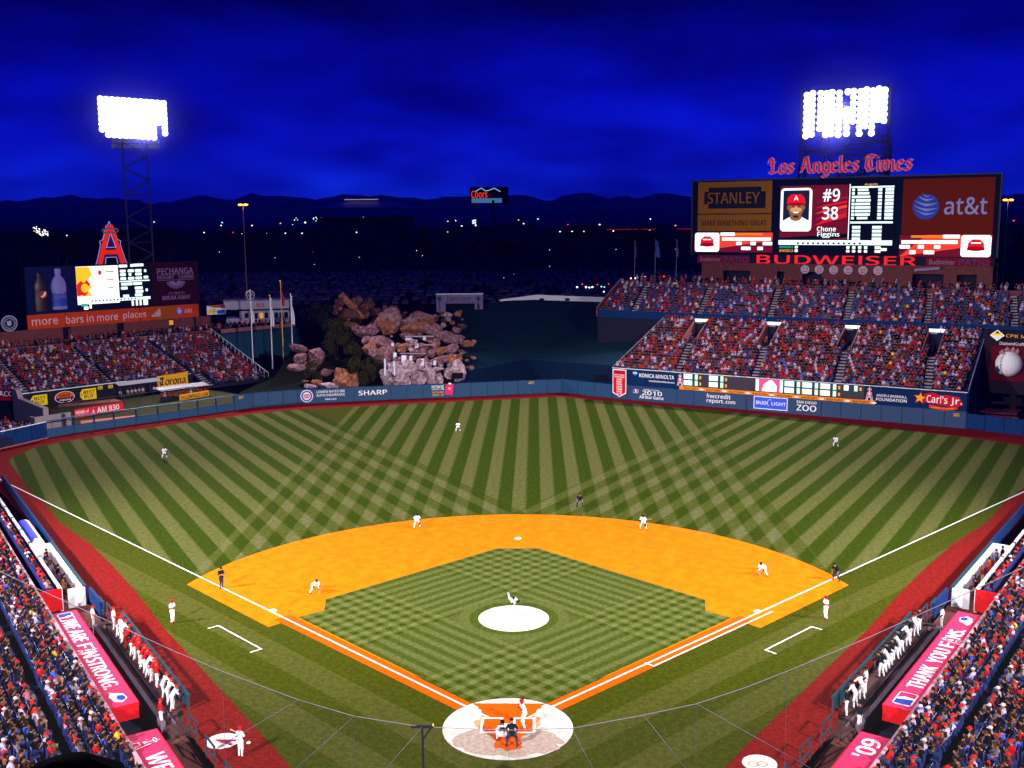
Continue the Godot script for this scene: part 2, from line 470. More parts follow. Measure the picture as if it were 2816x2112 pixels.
	var rk := mat("clay_raked", Color(0.80, 0.60, 0.52), 0.95); grain(rk, M.grass_noise, 0.16)
	struct("raked_earth", m.mesh(), rk)
	m = MB.new()
	var be := PackedVector2Array()
	var bpts := [Vector2(-2.3, -3.2), Vector2(2.3, -3.2), Vector2(1.7, -2.0), Vector2(1.45, -1.0), Vector2(1.6, 0.3), Vector2(1.1, 0.9), Vector2(0.75, 1.6), Vector2(0.9, 2.6), Vector2(0.1, 2.9), Vector2(-0.8, 2.5), Vector2(-0.75, 1.5), Vector2(-1.15, 0.9), Vector2(-1.65, 0.2), Vector2(-1.45, -1.0), Vector2(-1.7, -2.0)]
	for i in bpts.size():
		for k in 6:
			var q: Vector2 = bpts[i].lerp(bpts[(i + 1) % bpts.size()], k / 6.0)
			be.append(q if i == 0 else q + Vector2(rng.randf_range(-0.10, 0.10), rng.randf_range(-0.10, 0.10)))
	m.sheet(be, 0.034)
	struct("batting_earth", m.mesh(), M.dirt_worn)
	m = MB.new()
	m.lathe([[2.76, 0.02], [2.1, 0.10], [1.1, 0.22], [0.6, 0.25], [0.0, 0.255]], at3(0, 0, -17.98), 48)
	struct("pitchers_mound", m.mesh(), M.clay_pale)
	var scuff := MB.new()
	for i in 26:
		var a := rng.randf() * TAU; var d := rng.randf_range(0.1, 1.5)
		var q := Vector2(0.7 + cos(a) * d * 1.2, -18.3 + sin(a) * d * 0.8)
		var r := Vector2(q.x, q.y + 17.98).length()
		var yy := 0.265 if r < 0.6 else (lerpf(0.27, 0.12, (r - 0.6) / 1.5) if r < 2.1 else 0.11)
		scuff.sheet(PackedVector2Array([q + Vector2(-0.22, 0), q + Vector2(0, -0.05), q + Vector2(0.25, 0.02), q + Vector2(0.02, 0.06)]), yy)
	part("mound_scuff", scuff.mesh(), M.clay_mid, get_node("pitchers_mound"))
	m = MB.new(); m.bx(Vector3(0, 0.30, -18.52), Vector3(0.61, 0.03, 0.15))
	tag(part("pitchers_plate", m.mesh(), M.line_white, self), "white rubber slab on top of the pale mound", "pitching rubber")
	# bases and plate
	for b in [[Vector3(19.13, 0, -19.4), 45.0, "white base on the right foul line by the running lane"], [Vector3(-19.13, 0, -19.4), 45.0, "white base on the left foul line"], [Vector3(0, 0, -38.79), 45.0, "white base behind the top of the infield grass"]]:
		m = MB.new()
		m.lathe([[0.32, 0.0], [0.32, 0.09], [0.25, 0.12], [0.0, 0.125]], Transform3D(Basis(Vector3.UP, PI / 4), Vector3.ZERO), 4)
		var o := part("base", m.mesh(), M.line_white, self, Transform3D(Basis(Vector3.UP, PI / 4), b[0] + Vector3(0, 0.014, 0)))
		tag(o, b[2], "base", "three bases")
	m = MB.new()
	m.sheet(PackedVector2Array([Vector2(0, 0), Vector2(0.216, -0.216), Vector2(0.216, -0.432), Vector2(-0.216, -0.432), Vector2(-0.216, -0.216)]), 0.046)
	tag(part("home_plate", m.mesh(), M.line_white, self), "white five-sided home plate between the batter's boxes", "home plate")
	# chalk
	m = MB.new()
	for sg: float in [-1.0, 1.0]:
		chalk(m, [Vector2(sg * 1.25, -1.25), Vector2(sg * 75.0, -75.0)], 0.15)
		var cb2 := [Vector2(sg * 23.15, -15.7), Vector2(sg * 22.58, -16.27), Vector2(sg * 18.13, -11.82), Vector2(sg * 18.73, -11.2)]
		chalk(m, cb2, 0.13)
		var xi := sg * 0.38; var xo := sg * 1.6
		chalk(m, [Vector2(xi, -1.13), Vector2(xo, -1.13), Vector2(xo, 0.72), Vector2(xi, 0.72), Vector2(xi, -1.13)], 0.16)
	chalk(m, [Vector2(20.3, -19.42), Vector2(9.85, -9.0), Vector2(9.35, -9.5)], 0.13)
	struct("chalk_lines", m.mesh(), M.line_white)
	# on-deck circles
	for sg: float in [-1.0, 1.0]:
		var cx := -16.95 if sg < 0 else 14.4; var cz := 1.86 if sg < 0 else 4.2
		var o := part("on_deck_circle", disc(0, 0, 0.98, 0.0), M.wall_white, self, at3(cx, 0.006, cz))
		tag(o, "round white on-deck mat with a red letter emblem" if sg < 0 else "round white on-deck mat on the right warning track", "mat", "on-deck mats")
		if sg < 0:
			letter_a(o, Transform3D(Basis(Vector3(0.25, 0, -0.97), Vector3(-0.97, 0, -0.25), Vector3(0, 1, 0)), Vector3(0.1, 0.01, 0.05)), 0.75, 1.3, M.roof_red_dark, M.pad_navy)
		else:
			var em := MB.new()
			for a in 2: em.lathe([[0.24, 0.0], [0.28, 0.004], [0.32, 0.0]], at3(0.12 - a * 0.5, 0.004, 0.1), 20)
			part("emblem", em.mesh(), M.clay_mid, o)
	m = MB.new(); m.lathe([[0.0, 0.0], [0.11, 0.03], [0.14, 0.07], [0.08, 0.12], [0.0, 0.13]], at3(-15.31, 0.0, 2.17), 10)
	tag(part("rosin_bag", m.mesh(), M.white_paint, self), "small white bag lying on the track beside the on-deck mat", "bag")

func disc(x: float, z: float, r: float, y: float, k := 56) -> ArrayMesh:
	var m := MB.new(); var p := PackedVector2Array()
	for i in k: p.append(Vector2(x + cos(TAU * i / k) * r, z + sin(TAU * i / k) * r))
	m.sheet(p, y)
	return m.mesh()

func chalk(m: MB, pts: Array, w: float) -> void:
	for i in pts.size() - 1:
		var a: Vector2 = pts[i]; var b: Vector2 = pts[i + 1]
		var d := (b - a).normalized(); var o := Vector2(-d.y, d.x) * w * 0.5
		var e := d * w * 0.5
		m.sheet(PackedVector2Array([a - o - e, b - o + e, b + o + e, a + o - e]), 0.042 + 0.002 * (i % 2))

# the haloed capital letter, drawn with its own strokes: w wide, h high, centred
func letter_a(parent: Node3D, x: Transform3D, w: float, h: float, fill: Material, edge: Material, d := 0.02, halo: Material = null) -> void:
	var outer := PackedVector2Array([Vector2(-0.5, -0.5), Vector2(-0.42, -0.34), Vector2(-0.30, -0.02), Vector2(-0.32, 0.06), Vector2(-0.22, 0.10), Vector2(-0.10, 0.40), Vector2(-0.05, 0.40), Vector2(0.0, 0.5), Vector2(0.05, 0.40), Vector2(0.10, 0.40), Vector2(0.22, 0.10), Vector2(0.32, 0.06), Vector2(0.30, -0.02), Vector2(0.42, -0.34), Vector2(0.5, -0.5), Vector2(0.20, -0.5), Vector2(0.16, -0.30), Vector2(-0.16, -0.30), Vector2(-0.20, -0.5)])
	var p := PackedVector2Array()
	for q in outer: p.append(q * Vector2(w, h))
	var mb := MB.new(); mb.prism(p, x, d * 0.5)
	part("letter_edge", mb.mesh(), edge, parent)
	var st := MB.new()
	var sw := 0.13 * w
	for s: float in [-1.0, 1.0]:
		stroke(st, Vector2(s * 0.37 * w, -0.47 * h), Vector2(s * 0.03 * w, 0.42 * h), sw, x, d * 0.5, d)
	stroke(st, Vector2(-0.22 * w, -0.19 * h), Vector2(0.22 * w, -0.19 * h), sw, x, d * 0.5, d * 1.1)
	part("letter_fill", st.mesh(), fill, parent)
	if halo:
		var hm := MB.new()
		for i in 24:
			var a := TAU * i / 24; var b := TAU * (i + 1) / 24
			var c := Vector2(0, 0.3 * h)
			var e := Vector2(0.25 * w, 0.055 * h)
			stroke(hm, c + Vector2(cos(a), sin(a)) * e, c + Vector2(cos(b), sin(b)) * e, 0.05 * w, x, d, d * 1.3)
		part("halo", hm.mesh(), halo, parent)

func stroke(m: MB, a: Vector2, b: Vector2, w: float, x: Transform3D, z0: float, z1: float) -> void:
	var d := (b - a).normalized(); var o := Vector2(-d.y, d.x) * w * 0.5
	m.prism(PackedVector2Array([a - o, b - o, b + o, a + o]), x * at3(0, 0, z0), z1 - z0)

var SP := []      # spectators: [transform, pose, zone, row, order]
var SE := []      # seats: [transform, zone]

func logo_badge(parent: Node3D, x: Transform3D, w: float, h: float) -> void:
	# blue and red panel with a white player outline
	var m := MB.new(); m.prism(rrect(w, h, h * 0.18), x, 0.02)
	part("badge_edge", m.mesh(), M.line_white, parent)
	m = MB.new(); m.prism(PackedVector2Array([Vector2(-0.46 * w, -0.42 * h), Vector2(0.02 * w, -0.42 * h), Vector2(-0.12 * w, 0.42 * h), Vector2(-0.46 * w, 0.42 * h)]), x * at3(0, 0, 0.021), 0.006)
	part("badge_blue", m.mesh(), mat("badge_blue", Color(0.03, 0.06, 0.45), 0.6), parent)
	m = MB.new(); m.prism(PackedVector2Array([Vector2(0.1 * w, -0.42 * h), Vector2(0.46 * w, -0.42 * h), Vector2(0.46 * w, 0.42 * h), Vector2(-0.0 * w, 0.42 * h), Vector2(0.16 * w, 0.1 * h)]), x * at3(0, 0, 0.021), 0.006)
	part("badge_red", m.mesh(), M.roof_red, parent)

func rrect(w: float, h: float, r: float) -> PackedVector2Array:
	var p := PackedVector2Array()
	for c in [[w / 2 - r, h / 2 - r, 0.0], [-w / 2 + r, h / 2 - r, 90.0], [-w / 2 + r, -h / 2 + r, 180.0], [w / 2 - r, -h / 2 + r, 270.0]]:
		for k in 4:
			var a := deg_to_rad(c[2] + k * 30.0)
			p.append(Vector2(c[0] + cos(a) * r, c[1] + sin(a) * r))
	return p

func ellipse(rx: float, ry: float, k := 28) -> PackedVector2Array:
	var p := PackedVector2Array()
	for i in k: p.append(Vector2(cos(TAU * i / k) * rx, sin(TAU * i / k) * ry))
	return p

func plate(called: String, parent: Node3D, x: Transform3D, p: PackedVector2Array, m: Material, d := 0.03) -> MeshInstance3D:
	var b := MB.new(); b.prism(p, Transform3D(), d)
	return part(called, b.mesh(), m, parent, x)

func pads(parent: Node3D, a: Vector2, b: Vector2, y0: float, y1: float, m: Material, each := 3.0, th := 0.22) -> void:
	var L := a.distance_to(b); var k := maxi(1, roundi(L / each)); var w := L / k
	var fx := frame(Vector3(a.x, 0, a.y), b - a)
	var mb := MB.new()
	mb.bx(Vector3(0, 0, -th / 2), Vector3(w - 0.05, y1 - y0, th))
	mb.bx(Vector3(0, 0, 0.012), Vector3(w - 0.16, y1 - y0 - 0.12, 0.03))
	var me := mb.mesh()
	for i in k:
		part("pad_panel", me, m, parent, fx * at3((i + 0.5) * w, (y0 + y1) / 2, 0))
	var bk := MB.new(); bk.bx(Vector3(L / 2, (y0 + y1) / 2, -th - 0.05), Vector3(L, y1 - y0 - 0.02, 0.1))
	part("backing", bk.mesh(), M.near_black, parent, fx)
	var cap := MB.new(); cap.bx(Vector3(L / 2, y1 + 0.03, -th / 2), Vector3(L, 0.06, th + 0.1))
	part("coping", cap.mesh(), M.pad_navy, parent, fx)

func outfield_walls() -> void:
	var W := WALL_C
	var t := thing("centre_field_wall", "long blue padded wall across centre field under the rocks", "wall")
	for i in W.size() - 1: pads(t, W[i], W[i + 1], 0.0, 2.4, M.pad_blue)
	var fr := func(i: int) -> Transform3D: return frame(Vector3(W[i].x, 0, W[i].y), W[i + 1] - W[i])
	var n: Node3D = thing("distance_number", "yellow number 387 at the left end of the blue wall", "number", fr.call(0), "yellow distance numbers")
	letters("387", n, at3(1.2, 2.0, 0.06), 0.9, 0.42, M.gold)
	n = thing("distance_number", "yellow number 400 on the centre of the blue wall", "number", fr.call(5), "yellow distance numbers")
	letters("400", n, at3(5.0, 2.0, 0.06), 1.0, 0.5, M.gold)
	n = thing("wall_advert", "round white gear emblem and insurance lettering on the blue wall", "advert", fr.call(2), "adverts on the centre field wall")
	var teeth := PackedVector2Array()
	for i in 48: teeth.append(Vector2(cos(TAU * i / 48), sin(TAU * i / 48)) * (1.08 if i % 3 else 0.98))
	plate("gear", n, at3(1.5, 1.3, 0.04), teeth, M.line_white)
	plate("ring", n, at3(1.5, 1.3, 0.075), ellipse(0.92, 0.92), mat("badge_blue", Color(0.03, 0.06, 0.45), 0.6))
	plate("middle", n, at3(1.5, 1.3, 0.11), ellipse(0.66, 0.66), M.line_white)
	plate("oval", n, at3(1.5, 1.3, 0.145), ellipse(0.55, 0.4), M.roof_red)
	letters("AAA", n, at3(1.5, 1.3, 0.18), 0.8, 0.34, M.line_white)
	letters("LOWER RATES ON", n, at3(5.5, 1.92, 0.05), 4.7, 0.42, M.line_white)
	letters("AUTO INSURANCE", n, at3(5.5, 1.32, 0.05), 4.8, 0.42, M.line_white)
	letters("AAA.com", n, at3(5.5, 0.62, 0.05), 1.9, 0.34, M.line_white)
	n = thing("wall_advert", "white SHARP lettering on the blue wall", "advert", fr.call(2), "adverts on the centre field wall")
	letters("SHARP", n, at3(12.7, 1.4, 0.05), 4.9, 0.82, M.line_white)
	n = thing("wall_advert", "white and yellow show date beside a red case on the blue wall", "advert", fr.call(3), "adverts on the centre field wall")
	letters("HOWIE", n, at3(8.2, 1.95, 0.05), 2.1, 0.55, M.line_white)
	letters("MANDEL LIVE", n, at3(8.2, 1.5, 0.05), 2.1, 0.2, M.line_white)
	letters("SATURDAY", n, at3(8.2, 0.98, 0.05), 2.1, 0.34, M.yellow_sign)
	letters("APRIL 25", n, at3(8.2, 0.5, 0.05), 2.0, 0.36, M.yellow_sign)
	var rt := Transform3D(Basis(Vector3.BACK, -0.12), Vector3(10.2, 1.4, 0.04))
	plate("case", n, rt, rrect(1.35, 1.85, 0.12), M.roof_red, 0.06)
	plate("handle", n, rt * at3(0, 1.05, 0), rrect(0.5, 0.28, 0.1), M.line_white, 0.05)
	plate("lock", n, rt * at3(0, 0.2, 0.07), ellipse(0.3, 0.25), mat("case_pink", Color(0.8, 0.3, 0.35), 0.6))
	# left bullpen fence: solid corner, then low pads with open rails above
	t = thing("left_corner_wall", "dark blue wall in front of the left corner seats with a white rail", "wall")
	pads(t, FENCE_L[0], FENCE_L[1], 0, 2.2, M.pad_navy)
	pads(t, FENCE_L[1], FENCE_L[2], 0, 2.2, M.pad_navy)
	var rail := MB.new()
	for i in 2: rail.bar(v3(FENCE_L[i], 2.34), v3(FENCE_L[i + 1], 2.34), 0.07)
	part("rail", rail.mesh(), M.wall_white, t)
	var curb := MB.new()
	for i in 2:
		var f := frame(v3(FENCE_L[i], 0), FENCE_L[i + 1] - FENCE_L[i])
		curb.box(f * at3(FENCE_L[i].distance_to(FENCE_L[i + 1]) / 2, 0.08, 0.35), Vector3(FENCE_L[i].distance_to(FENCE_L[i + 1]) - 0.2, 0.16, 0.16))
	part("kerb", curb.mesh(), M.salmon_light, t)
	t = thing("bullpen_fence", "blue bullpen fence of low pads with posts and a top rail", "fence")
	for i in range(2, FENCE_L.size() - 1):
		var a: Vector2 = FENCE_L[i]; var b: Vector2 = FENCE_L[i + 1]
		pads(t, a, b, 0, 1.15, M.pad_blue)
		var L := a.distance_to(b); var k := roundi(L / 3.0)
		for j in k + 1:
			var p := a.lerp(b, float(j) / k)
			var pm := MB.new(); pm.bx(Vector3(0, 0.63, 0), Vector3(0.2, 1.25, 0.16))
			part("post", pm.mesh(), M.pad_navy, t, frame(v3(p, 1.15), b - a) * at3(0, 0, -0.1))
		var rm := MB.new(); rm.bx(Vector3(L / 2, 2.42, -0.1), Vector3(L + 0.1, 0.16, 0.18))
		part("rail", rm.mesh(), M.pad_blue, t, frame(v3(a, 0), b - a))
	# right field wall
	var F := frame(v3(A6, 0), RD)
	t = thing("right_field_wall", "tall dark blue right field wall under the crowded stand", "wall")
	pads(t, A6, A6 + RD * 56.9, 0.0, 2.5, mat("pad_right", Color(0.007, 0.04, 0.12), 0.55), 3.0)
	pads(t, A6, A6 + RD * 56.9, 2.56, 5.2, mat("pad_right_upper", Color(0.005, 0.022, 0.085), 0.6), 6.3)
	rail = MB.new(); rail.bar(F * Vector3(0, 5.34, 0), F * Vector3(56.9, 5.34, 0), 0.06)
	part("rail", rail.mesh(), M.wall_white, t)
	pads(t, A6 + RD * 56.9, Vector2(70.7, -88.1), 0.0, 2.2, M.pad_navy)
	pads(t, Vector2(70.7, -88.1), Vector2(75.5, -80), 0.0, 2.2, M.pad_navy)
	n = thing("pennant_banner", "red champions pennant with white years at the left end of the tall wall", "banner", F)
	var bp := PackedVector2Array([Vector2(-1.28, -1.2), Vector2(0, -1.9), Vector2(1.28, -1.2), Vector2(1.28, 2.9), Vector2(-1.28, 2.9)])
	plate("border", n, at3(1.45, 2.25, 0.05), bp, M.line_white)
	var bq := PackedVector2Array()
	for q in bp: bq.append(q * Vector2(0.88, 0.94))
	plate("field", n, at3(1.45, 2.28, 0.085), bq, M.roof_red_dark)
	letters("ANGELS", n, at3(1.45, 4.65, 0.12), 1.7, 0.42, M.pad_navy)
	letters("WEST DIVISION", n, at3(1.45, 4.2, 0.12), 1.9, 0.22, M.line_white)
	letters("CHAMPIONS", n, at3(1.45, 3.85, 0.12), 1.9, 0.24, M.line_white)
	var ys := ["2008", "2007", "2005", "2004", "1986", "1982", "1979"]
	for i in 7: letters(ys[i], n, at3(1.45, 3.42 - i * 0.42, 0.12), 1.1, 0.3, M.line_white)
	n = thing("wall_advert", "white lettering with a blue globe beside the red pennant", "advert", F, "adverts on the right field wall")
	plate("globe", n, at3(4.35, 4.72, 0.05), ellipse(0.42, 0.42), mat("globe_blue", Color(0.03, 0.16, 0.6), 0.6))
	plate("globe_band", n, at3(4.35, 4.72, 0.09), rrect(0.8, 0.16, 0.04), M.line_white)
	letters("KONICA MINOLTA", n, at3(8.3, 4.4, 0.05), 6.3, 0.66, M.line_white)
	letters("CountOnKonicaMinolta.com", n, at3(9.2, 3.55, 0.05), 4.6, 0.3, M.line_white)
	n = thing("wall_advert", "white 2010 event lettering low on the tall wall", "advert", F, "adverts on the right field wall")
	logo_badge(n, at3(4.5, 1.6, 0.05), 0.95, 0.6)
	letters("HOME OF THE", n, at3(7.4, 1.98, 0.05), 2.8, 0.2, M.line_white)
	letters("2010", n, at3(7.5, 1.45, 0.05), 3.6, 0.72, M.line_white, "serif")
	letters("All-Star Game", n, at3(7.4, 0.72, 0.05), 4.4, 0.55, M.line_white, "serif")
	n = thing("ribbon_screen", "long score ribbon screen with lit blocks on the tall wall", "screen", F)
	var pm2 := MB.new(); pm2.bx(Vector3(27.7, 4.25, 0.06), Vector3(29.2, 2.1, 0.12))
	part("panel", pm2.mesh(), mat("ribbon_dark", Color(0.02, 0.012, 0.03), 0.5), n)
	var lit := MB.new(); var grn := MB.new(); var org := MB.new()
	for s0 in [13.9, 18.3, 30.8, 33.6, 36.4, 39.6]:
		for r in 2:
			var y := 4.78 - r * 1.05
			if s0 > 39 and r: continue
			lit.bx(Vector3(s0, y, 0.13), Vector3(1.5 if s0 < 39 else 0.7, 0.82, 0.02))
			grn.bx(Vector3(s0 + 1.45, y, 0.13), Vector3(0.5, 0.86, 0.02))
			org.bx(Vector3(s0 + 2.15, y - 0.05, 0.13), Vector3(0.3, 0.5, 0.02))
	part("lit_block", lit.mesh(), glow("screen_cyan", Color(0.75, 0.98, 1.0), 1.5), n)
	part("lit_digit", grn.mesh(), glow("screen_green", Color(0.6, 1.0, 0.75), 1.3), n)
	part("lit_mark", org.mesh(), glow("screen_orange", Color(1.0, 0.45, 0.05), 1.0), n)
	plate("pink_panel", n, at3(27.6, 4.25, 0.125), rrect(4.4, 2.05, 0.02), glow("screen_pink", Color(1.0, 0.10, 0.30), 1.0), 0.02)
	plate("roof_shape", n, at3(27.6, 4.2, 0.147), PackedVector2Array([Vector2(-1.2, -0.9), Vector2(-0.9, 0.2), Vector2(0.0, 0.9), Vector2(0.5, 0.9), Vector2(1.2, 0.1), Vector2(1.2, -0.9)]), M["screen_cyan"], 0.01)
	for sx: float in [25.65, 29.55]: plate("lit_end", n, at3(sx, 4.25, 0.147), rrect(0.5, 1.9, 0.1), M["screen_cyan"], 0.01)
	for s0 in [12.55, 43.1]:
		n = thing("letter_emblem", "red haloed letter emblem at the left end of the ribbon screen" if s0 < 20 else "red haloed letter emblem at the right end of the ribbon screen", "emblem", F, "letter emblems on the wall")
		letter_a(n, at3(s0, 4.2, 0.19), 1.15, 2.1, M.roof_red_dark, M.trim_white, 0.04, M.trim_white)
	n = thing("orange_strip", "orange advert strip with black lettering under the ribbon screen", "advert", F)
	plate("strip", n, at3(28.15, 2.83, 0.06), rrect(31.5, 0.58, 0.02), mat("strip_orange", Color(0.85, 0.26, 0.01), 0.6), 0.06)
	for i in 8:
		letters("AutoTrader", n, at3(14.4 + i * 3.92, 2.83, 0.125), 2.5, 0.36, M.black)
		plate("car_mark", n, at3(16.3 + i * 3.92, 2.78, 0.125), ellipse(0.42, 0.14, 16), M.line_white)
	n = thing("wall_advert", "white credit report lettering under the orange strip", "advert", F, "adverts on the right field wall")
	letters("free", n, at3(17.85, 1.82, 0.05), 1.35, 0.66, M.line_white)
	letters("credit", n, at3(19.95, 1.85, 0.05), 2.6, 0.7, M.line_white)
	letters("report.", n, at3(18.7, 0.92, 0.05), 3.0, 0.8, M.line_white)
	letters("com", n, at3(21.25, 0.98, 0.05), 1.6, 0.45, M.line_white)
	n = thing("wall_advert", "bright blue framed advert panel under the orange strip", "advert", F, "adverts on the right field wall")
	plate("border", n, at3(27.87, 1.4, 0.05), rrect(5.5, 2.05, 0.02), M.line_white)
	plate("blue_panel", n, at3(27.87, 1.4, 0.085), rrect(5.25, 1.8, 0.02), mat("advert_blue", Color(0.015, 0.08, 0.75), 0.5))
	letters("BUD", n, at3(26.4, 1.4, 0.12), 1.7, 0.55, M.line_white)
	letters("LIGHT", n, at3(29.2, 1.4, 0.12), 2.3, 0.55, M.line_white)
	for k in 10:
		var a := 1.0 + k * 0.32; var b := a + 0.33
		var sm := MB.new(); stroke(sm, Vector2(cos(a) * 0.42, sin(a) * 0.55), Vector2(cos(b) * 0.42, sin(b) * 0.55), 0.06, at3(27.8, 1.45, 0), 0.12, 0.13)
		part("swirl", sm.mesh(), M.line_white, n)
	n = thing("wall_advert", "white zoo lettering right of the blue advert panel", "advert", F, "adverts on the right field wall")
	letters("SAN DIEGO", n, at3(33.6, 2.0, 0.05), 3.1, 0.42, M.line_white)
	letters("ZOO", n, at3(33.6, 1.1, 0.05), 3.1, 0.95, M.line_white)
	n = thing("wall_advert", "white foundation lettering right of the ribbon screen", "advert", F, "adverts on the right field wall")
	letters("ANGELS BASEBALL", n, at3(46.3, 4.0, 0.05), 4.4, 0.36, M.line_white)
	letters("FOUNDATION", n, at3(46.3, 3.4, 0.05), 4.4, 0.46, M.line_white)
	n = thing("wall_advert", "white script on red with a yellow star at the right end of the wall", "advert", F, "adverts on the right field wall")
	plate("red_back", n, at3(53.6, 4.05, 0.05), PackedVector2Array([Vector2(-2.9, -0.5), Vector2(-2.6, 0.7), Vector2(-1.4, 0.95), Vector2(-0.4, 0.55), Vector2(0.4, 0.75), Vector2(1.2, 0.6), Vector2(2.2, 0.5), Vector2(2.8, -0.6), Vector2(1.6, -1.05), Vector2(-1.2, -0.75)]), M.roof_red_dark)
	var star := PackedVector2Array(); var star2 := PackedVector2Array()
	for i in 10:
		var a := TAU * i / 10 + PI / 2 - 0.12; var r := 1.0 if i % 2 == 0 else 0.42
		star.append(Vector2(cos(a), sin(a)) * r * 1.05); star2.append(Vector2(cos(a), sin(a)) * r * 0.8)
	plate("star_edge", n, at3(50.4, 4.05, 0.085), star, M.roof_red_dark)
	plate("star", n, at3(50.4, 4.05, 0.12), star2, mat("star_yellow", Color(0.9, 0.45, 0.02), 0.6))
	letters("Carl's", n, at3(52.75, 4.05, 0.085), 2.9, 1.15, M.line_white, "serif")
	letters("Jr.", n, at3(55.4, 3.85, 0.085), 1.6, 1.2, M.line_white, "serif")
	plate("ribbon", n, at3(53.7, 2.85, 0.085), PackedVector2Array([Vector2(-2.0, -0.15), Vector2(0.2, -0.45), Vector2(1.9, -0.1), Vector2(2.0, 0.3), Vector2(0.2, 0.0), Vector2(-2.0, 0.35)]), mat("ribbon_red", Color(0.75, 0.03, 0.01), 0.6))
	letters("CHARBROILED BURGERS", n, at3(53.6, 2.78, 0.12), 3.2, 0.24, M.star_yellow)
	n = thing("distance_number", "small yellow 365 at the lower right end of the tall wall", "number", F, "yellow distance numbers")
	letters("365", n, at3(55.5, 1.95, 0.05), 0.85, 0.5, M.gold)

func v3(p: Vector2, y := 0.0) -> Vector3:
	return Vector3(p.x, y, p.y)

# stepped rows in a frame: row i lies d0 + i * depth behind the front line
func terrace(parent: Node3D, F: Transform3D, s0: float, s1: float, d0: float, y0: float, rows: int, rise: float, depth: float, lean0 := 0.0, lean1 := 0.0, holes := [], ybase := -99.0) -> void:
	var m := MB.new()
	for i in rows:
		var a := s0 + lean0 * i; var b := s1 + lean1 * i
		var cuts := [a]
		for h in holes:
			if i >= h[2] and i <= h[3]: cuts.append(h[0]); cuts.append(h[1])
		cuts.append(b)
		for k in range(0, cuts.size(), 2):
			var w: float = cuts[k + 1] - cuts[k]
			var base := y0 + rise * (i - 1) - 0.3 if ybase < -90 else ybase
			var top := y0 + rise * i
			m.bx(Vector3((cuts[k] + cuts[k + 1]) / 2, (top + base) / 2, -(d0 + depth * (i + 0.5))), Vector3(w, top - base, depth))
	part("terrace", m.mesh(), M.concrete_dark, parent, F)

func fill_rows(F: Transform3D, zone: String, s0: float, s1: float, d0: float, y0: float, rows: int, rise: float, depth: float, occ: float, aisles := [], lean0 := 0.0, lean1 := 0.0, holes := []) -> void:
	var turn := Basis(Vector3.UP, PI)
	for i in rows:
		var a := s0 + lean0 * i + 0.3; var b := s1 + lean1 * i - 0.3
		var k := int((b - a) / 0.54)
		for j in k:
			var s := a + (j + 0.5) * 0.54
			var skip := false
			for q in aisles:
				if absf(s - q[0] - q[1] * i) < q[2]: skip = true
			for h in holes:
				if i >= h[2] and i <= h[3] and s > h[0] - 0.3 and s < h[1] + 0.3: skip = true
			if skip: continue
			var base := F * Transform3D(turn, Vector3(s, y0 + rise * i, -(d0 + depth * (i + 0.62))))
			SE.append([base, zone, i, j])
			if rng.randf() < occ:
				var tr := base * Transform3D(Basis(Vector3.UP, rng.randf_range(-0.35, 0.35)), Vector3(rng.randf_range(-0.06, 0.06), 0, rng.randf_range(-0.05, 0.05)))
				var sc := rng.randf_range(0.9, 1.06)
				SP.append([tr.scaled_local(Vector3(sc, sc, sc)), 1 if rng.randf() < 0.25 else 0, zone, i, j])

func stander(F: Transform3D, s: float, y: float, d: float, zone: String) -> void:
	var tr := F * Transform3D(Basis(Vector3.UP, PI + rng.randf_range(-1.2, 1.2)), Vector3(s, y, -d))
	var sc := rng.randf_range(0.9, 1.06)
	SP.append([tr.scaled_local(Vector3(sc, sc, sc)), 2, zone, 0, 0])

func aisle_steps(parent: Node3D, F: Transform3D, s: float, lean: float, d0: float, y0: float, rows: int, rise: float, depth: float, w := 1.1, skip0 := 99, skip1 := 99) -> void:
	var m := MB.new()
	m.bx(Vector3(0, rise * 0.25, depth * 0.25), Vector3(w, rise * 0.5, depth * 0.5))
	m.bx(Vector3(0, rise * 0.5 + 0.015, depth * 0.46), Vector3(w, 0.03, 0.1))
	var me := m.mesh()
	for i in rows:
		if i >= skip0 and i <= skip1: continue
		part("step", me, M.concrete, parent, F * at3(s + lean * i, y0 + rise * i, -(d0 + depth * (i + 1.0))))

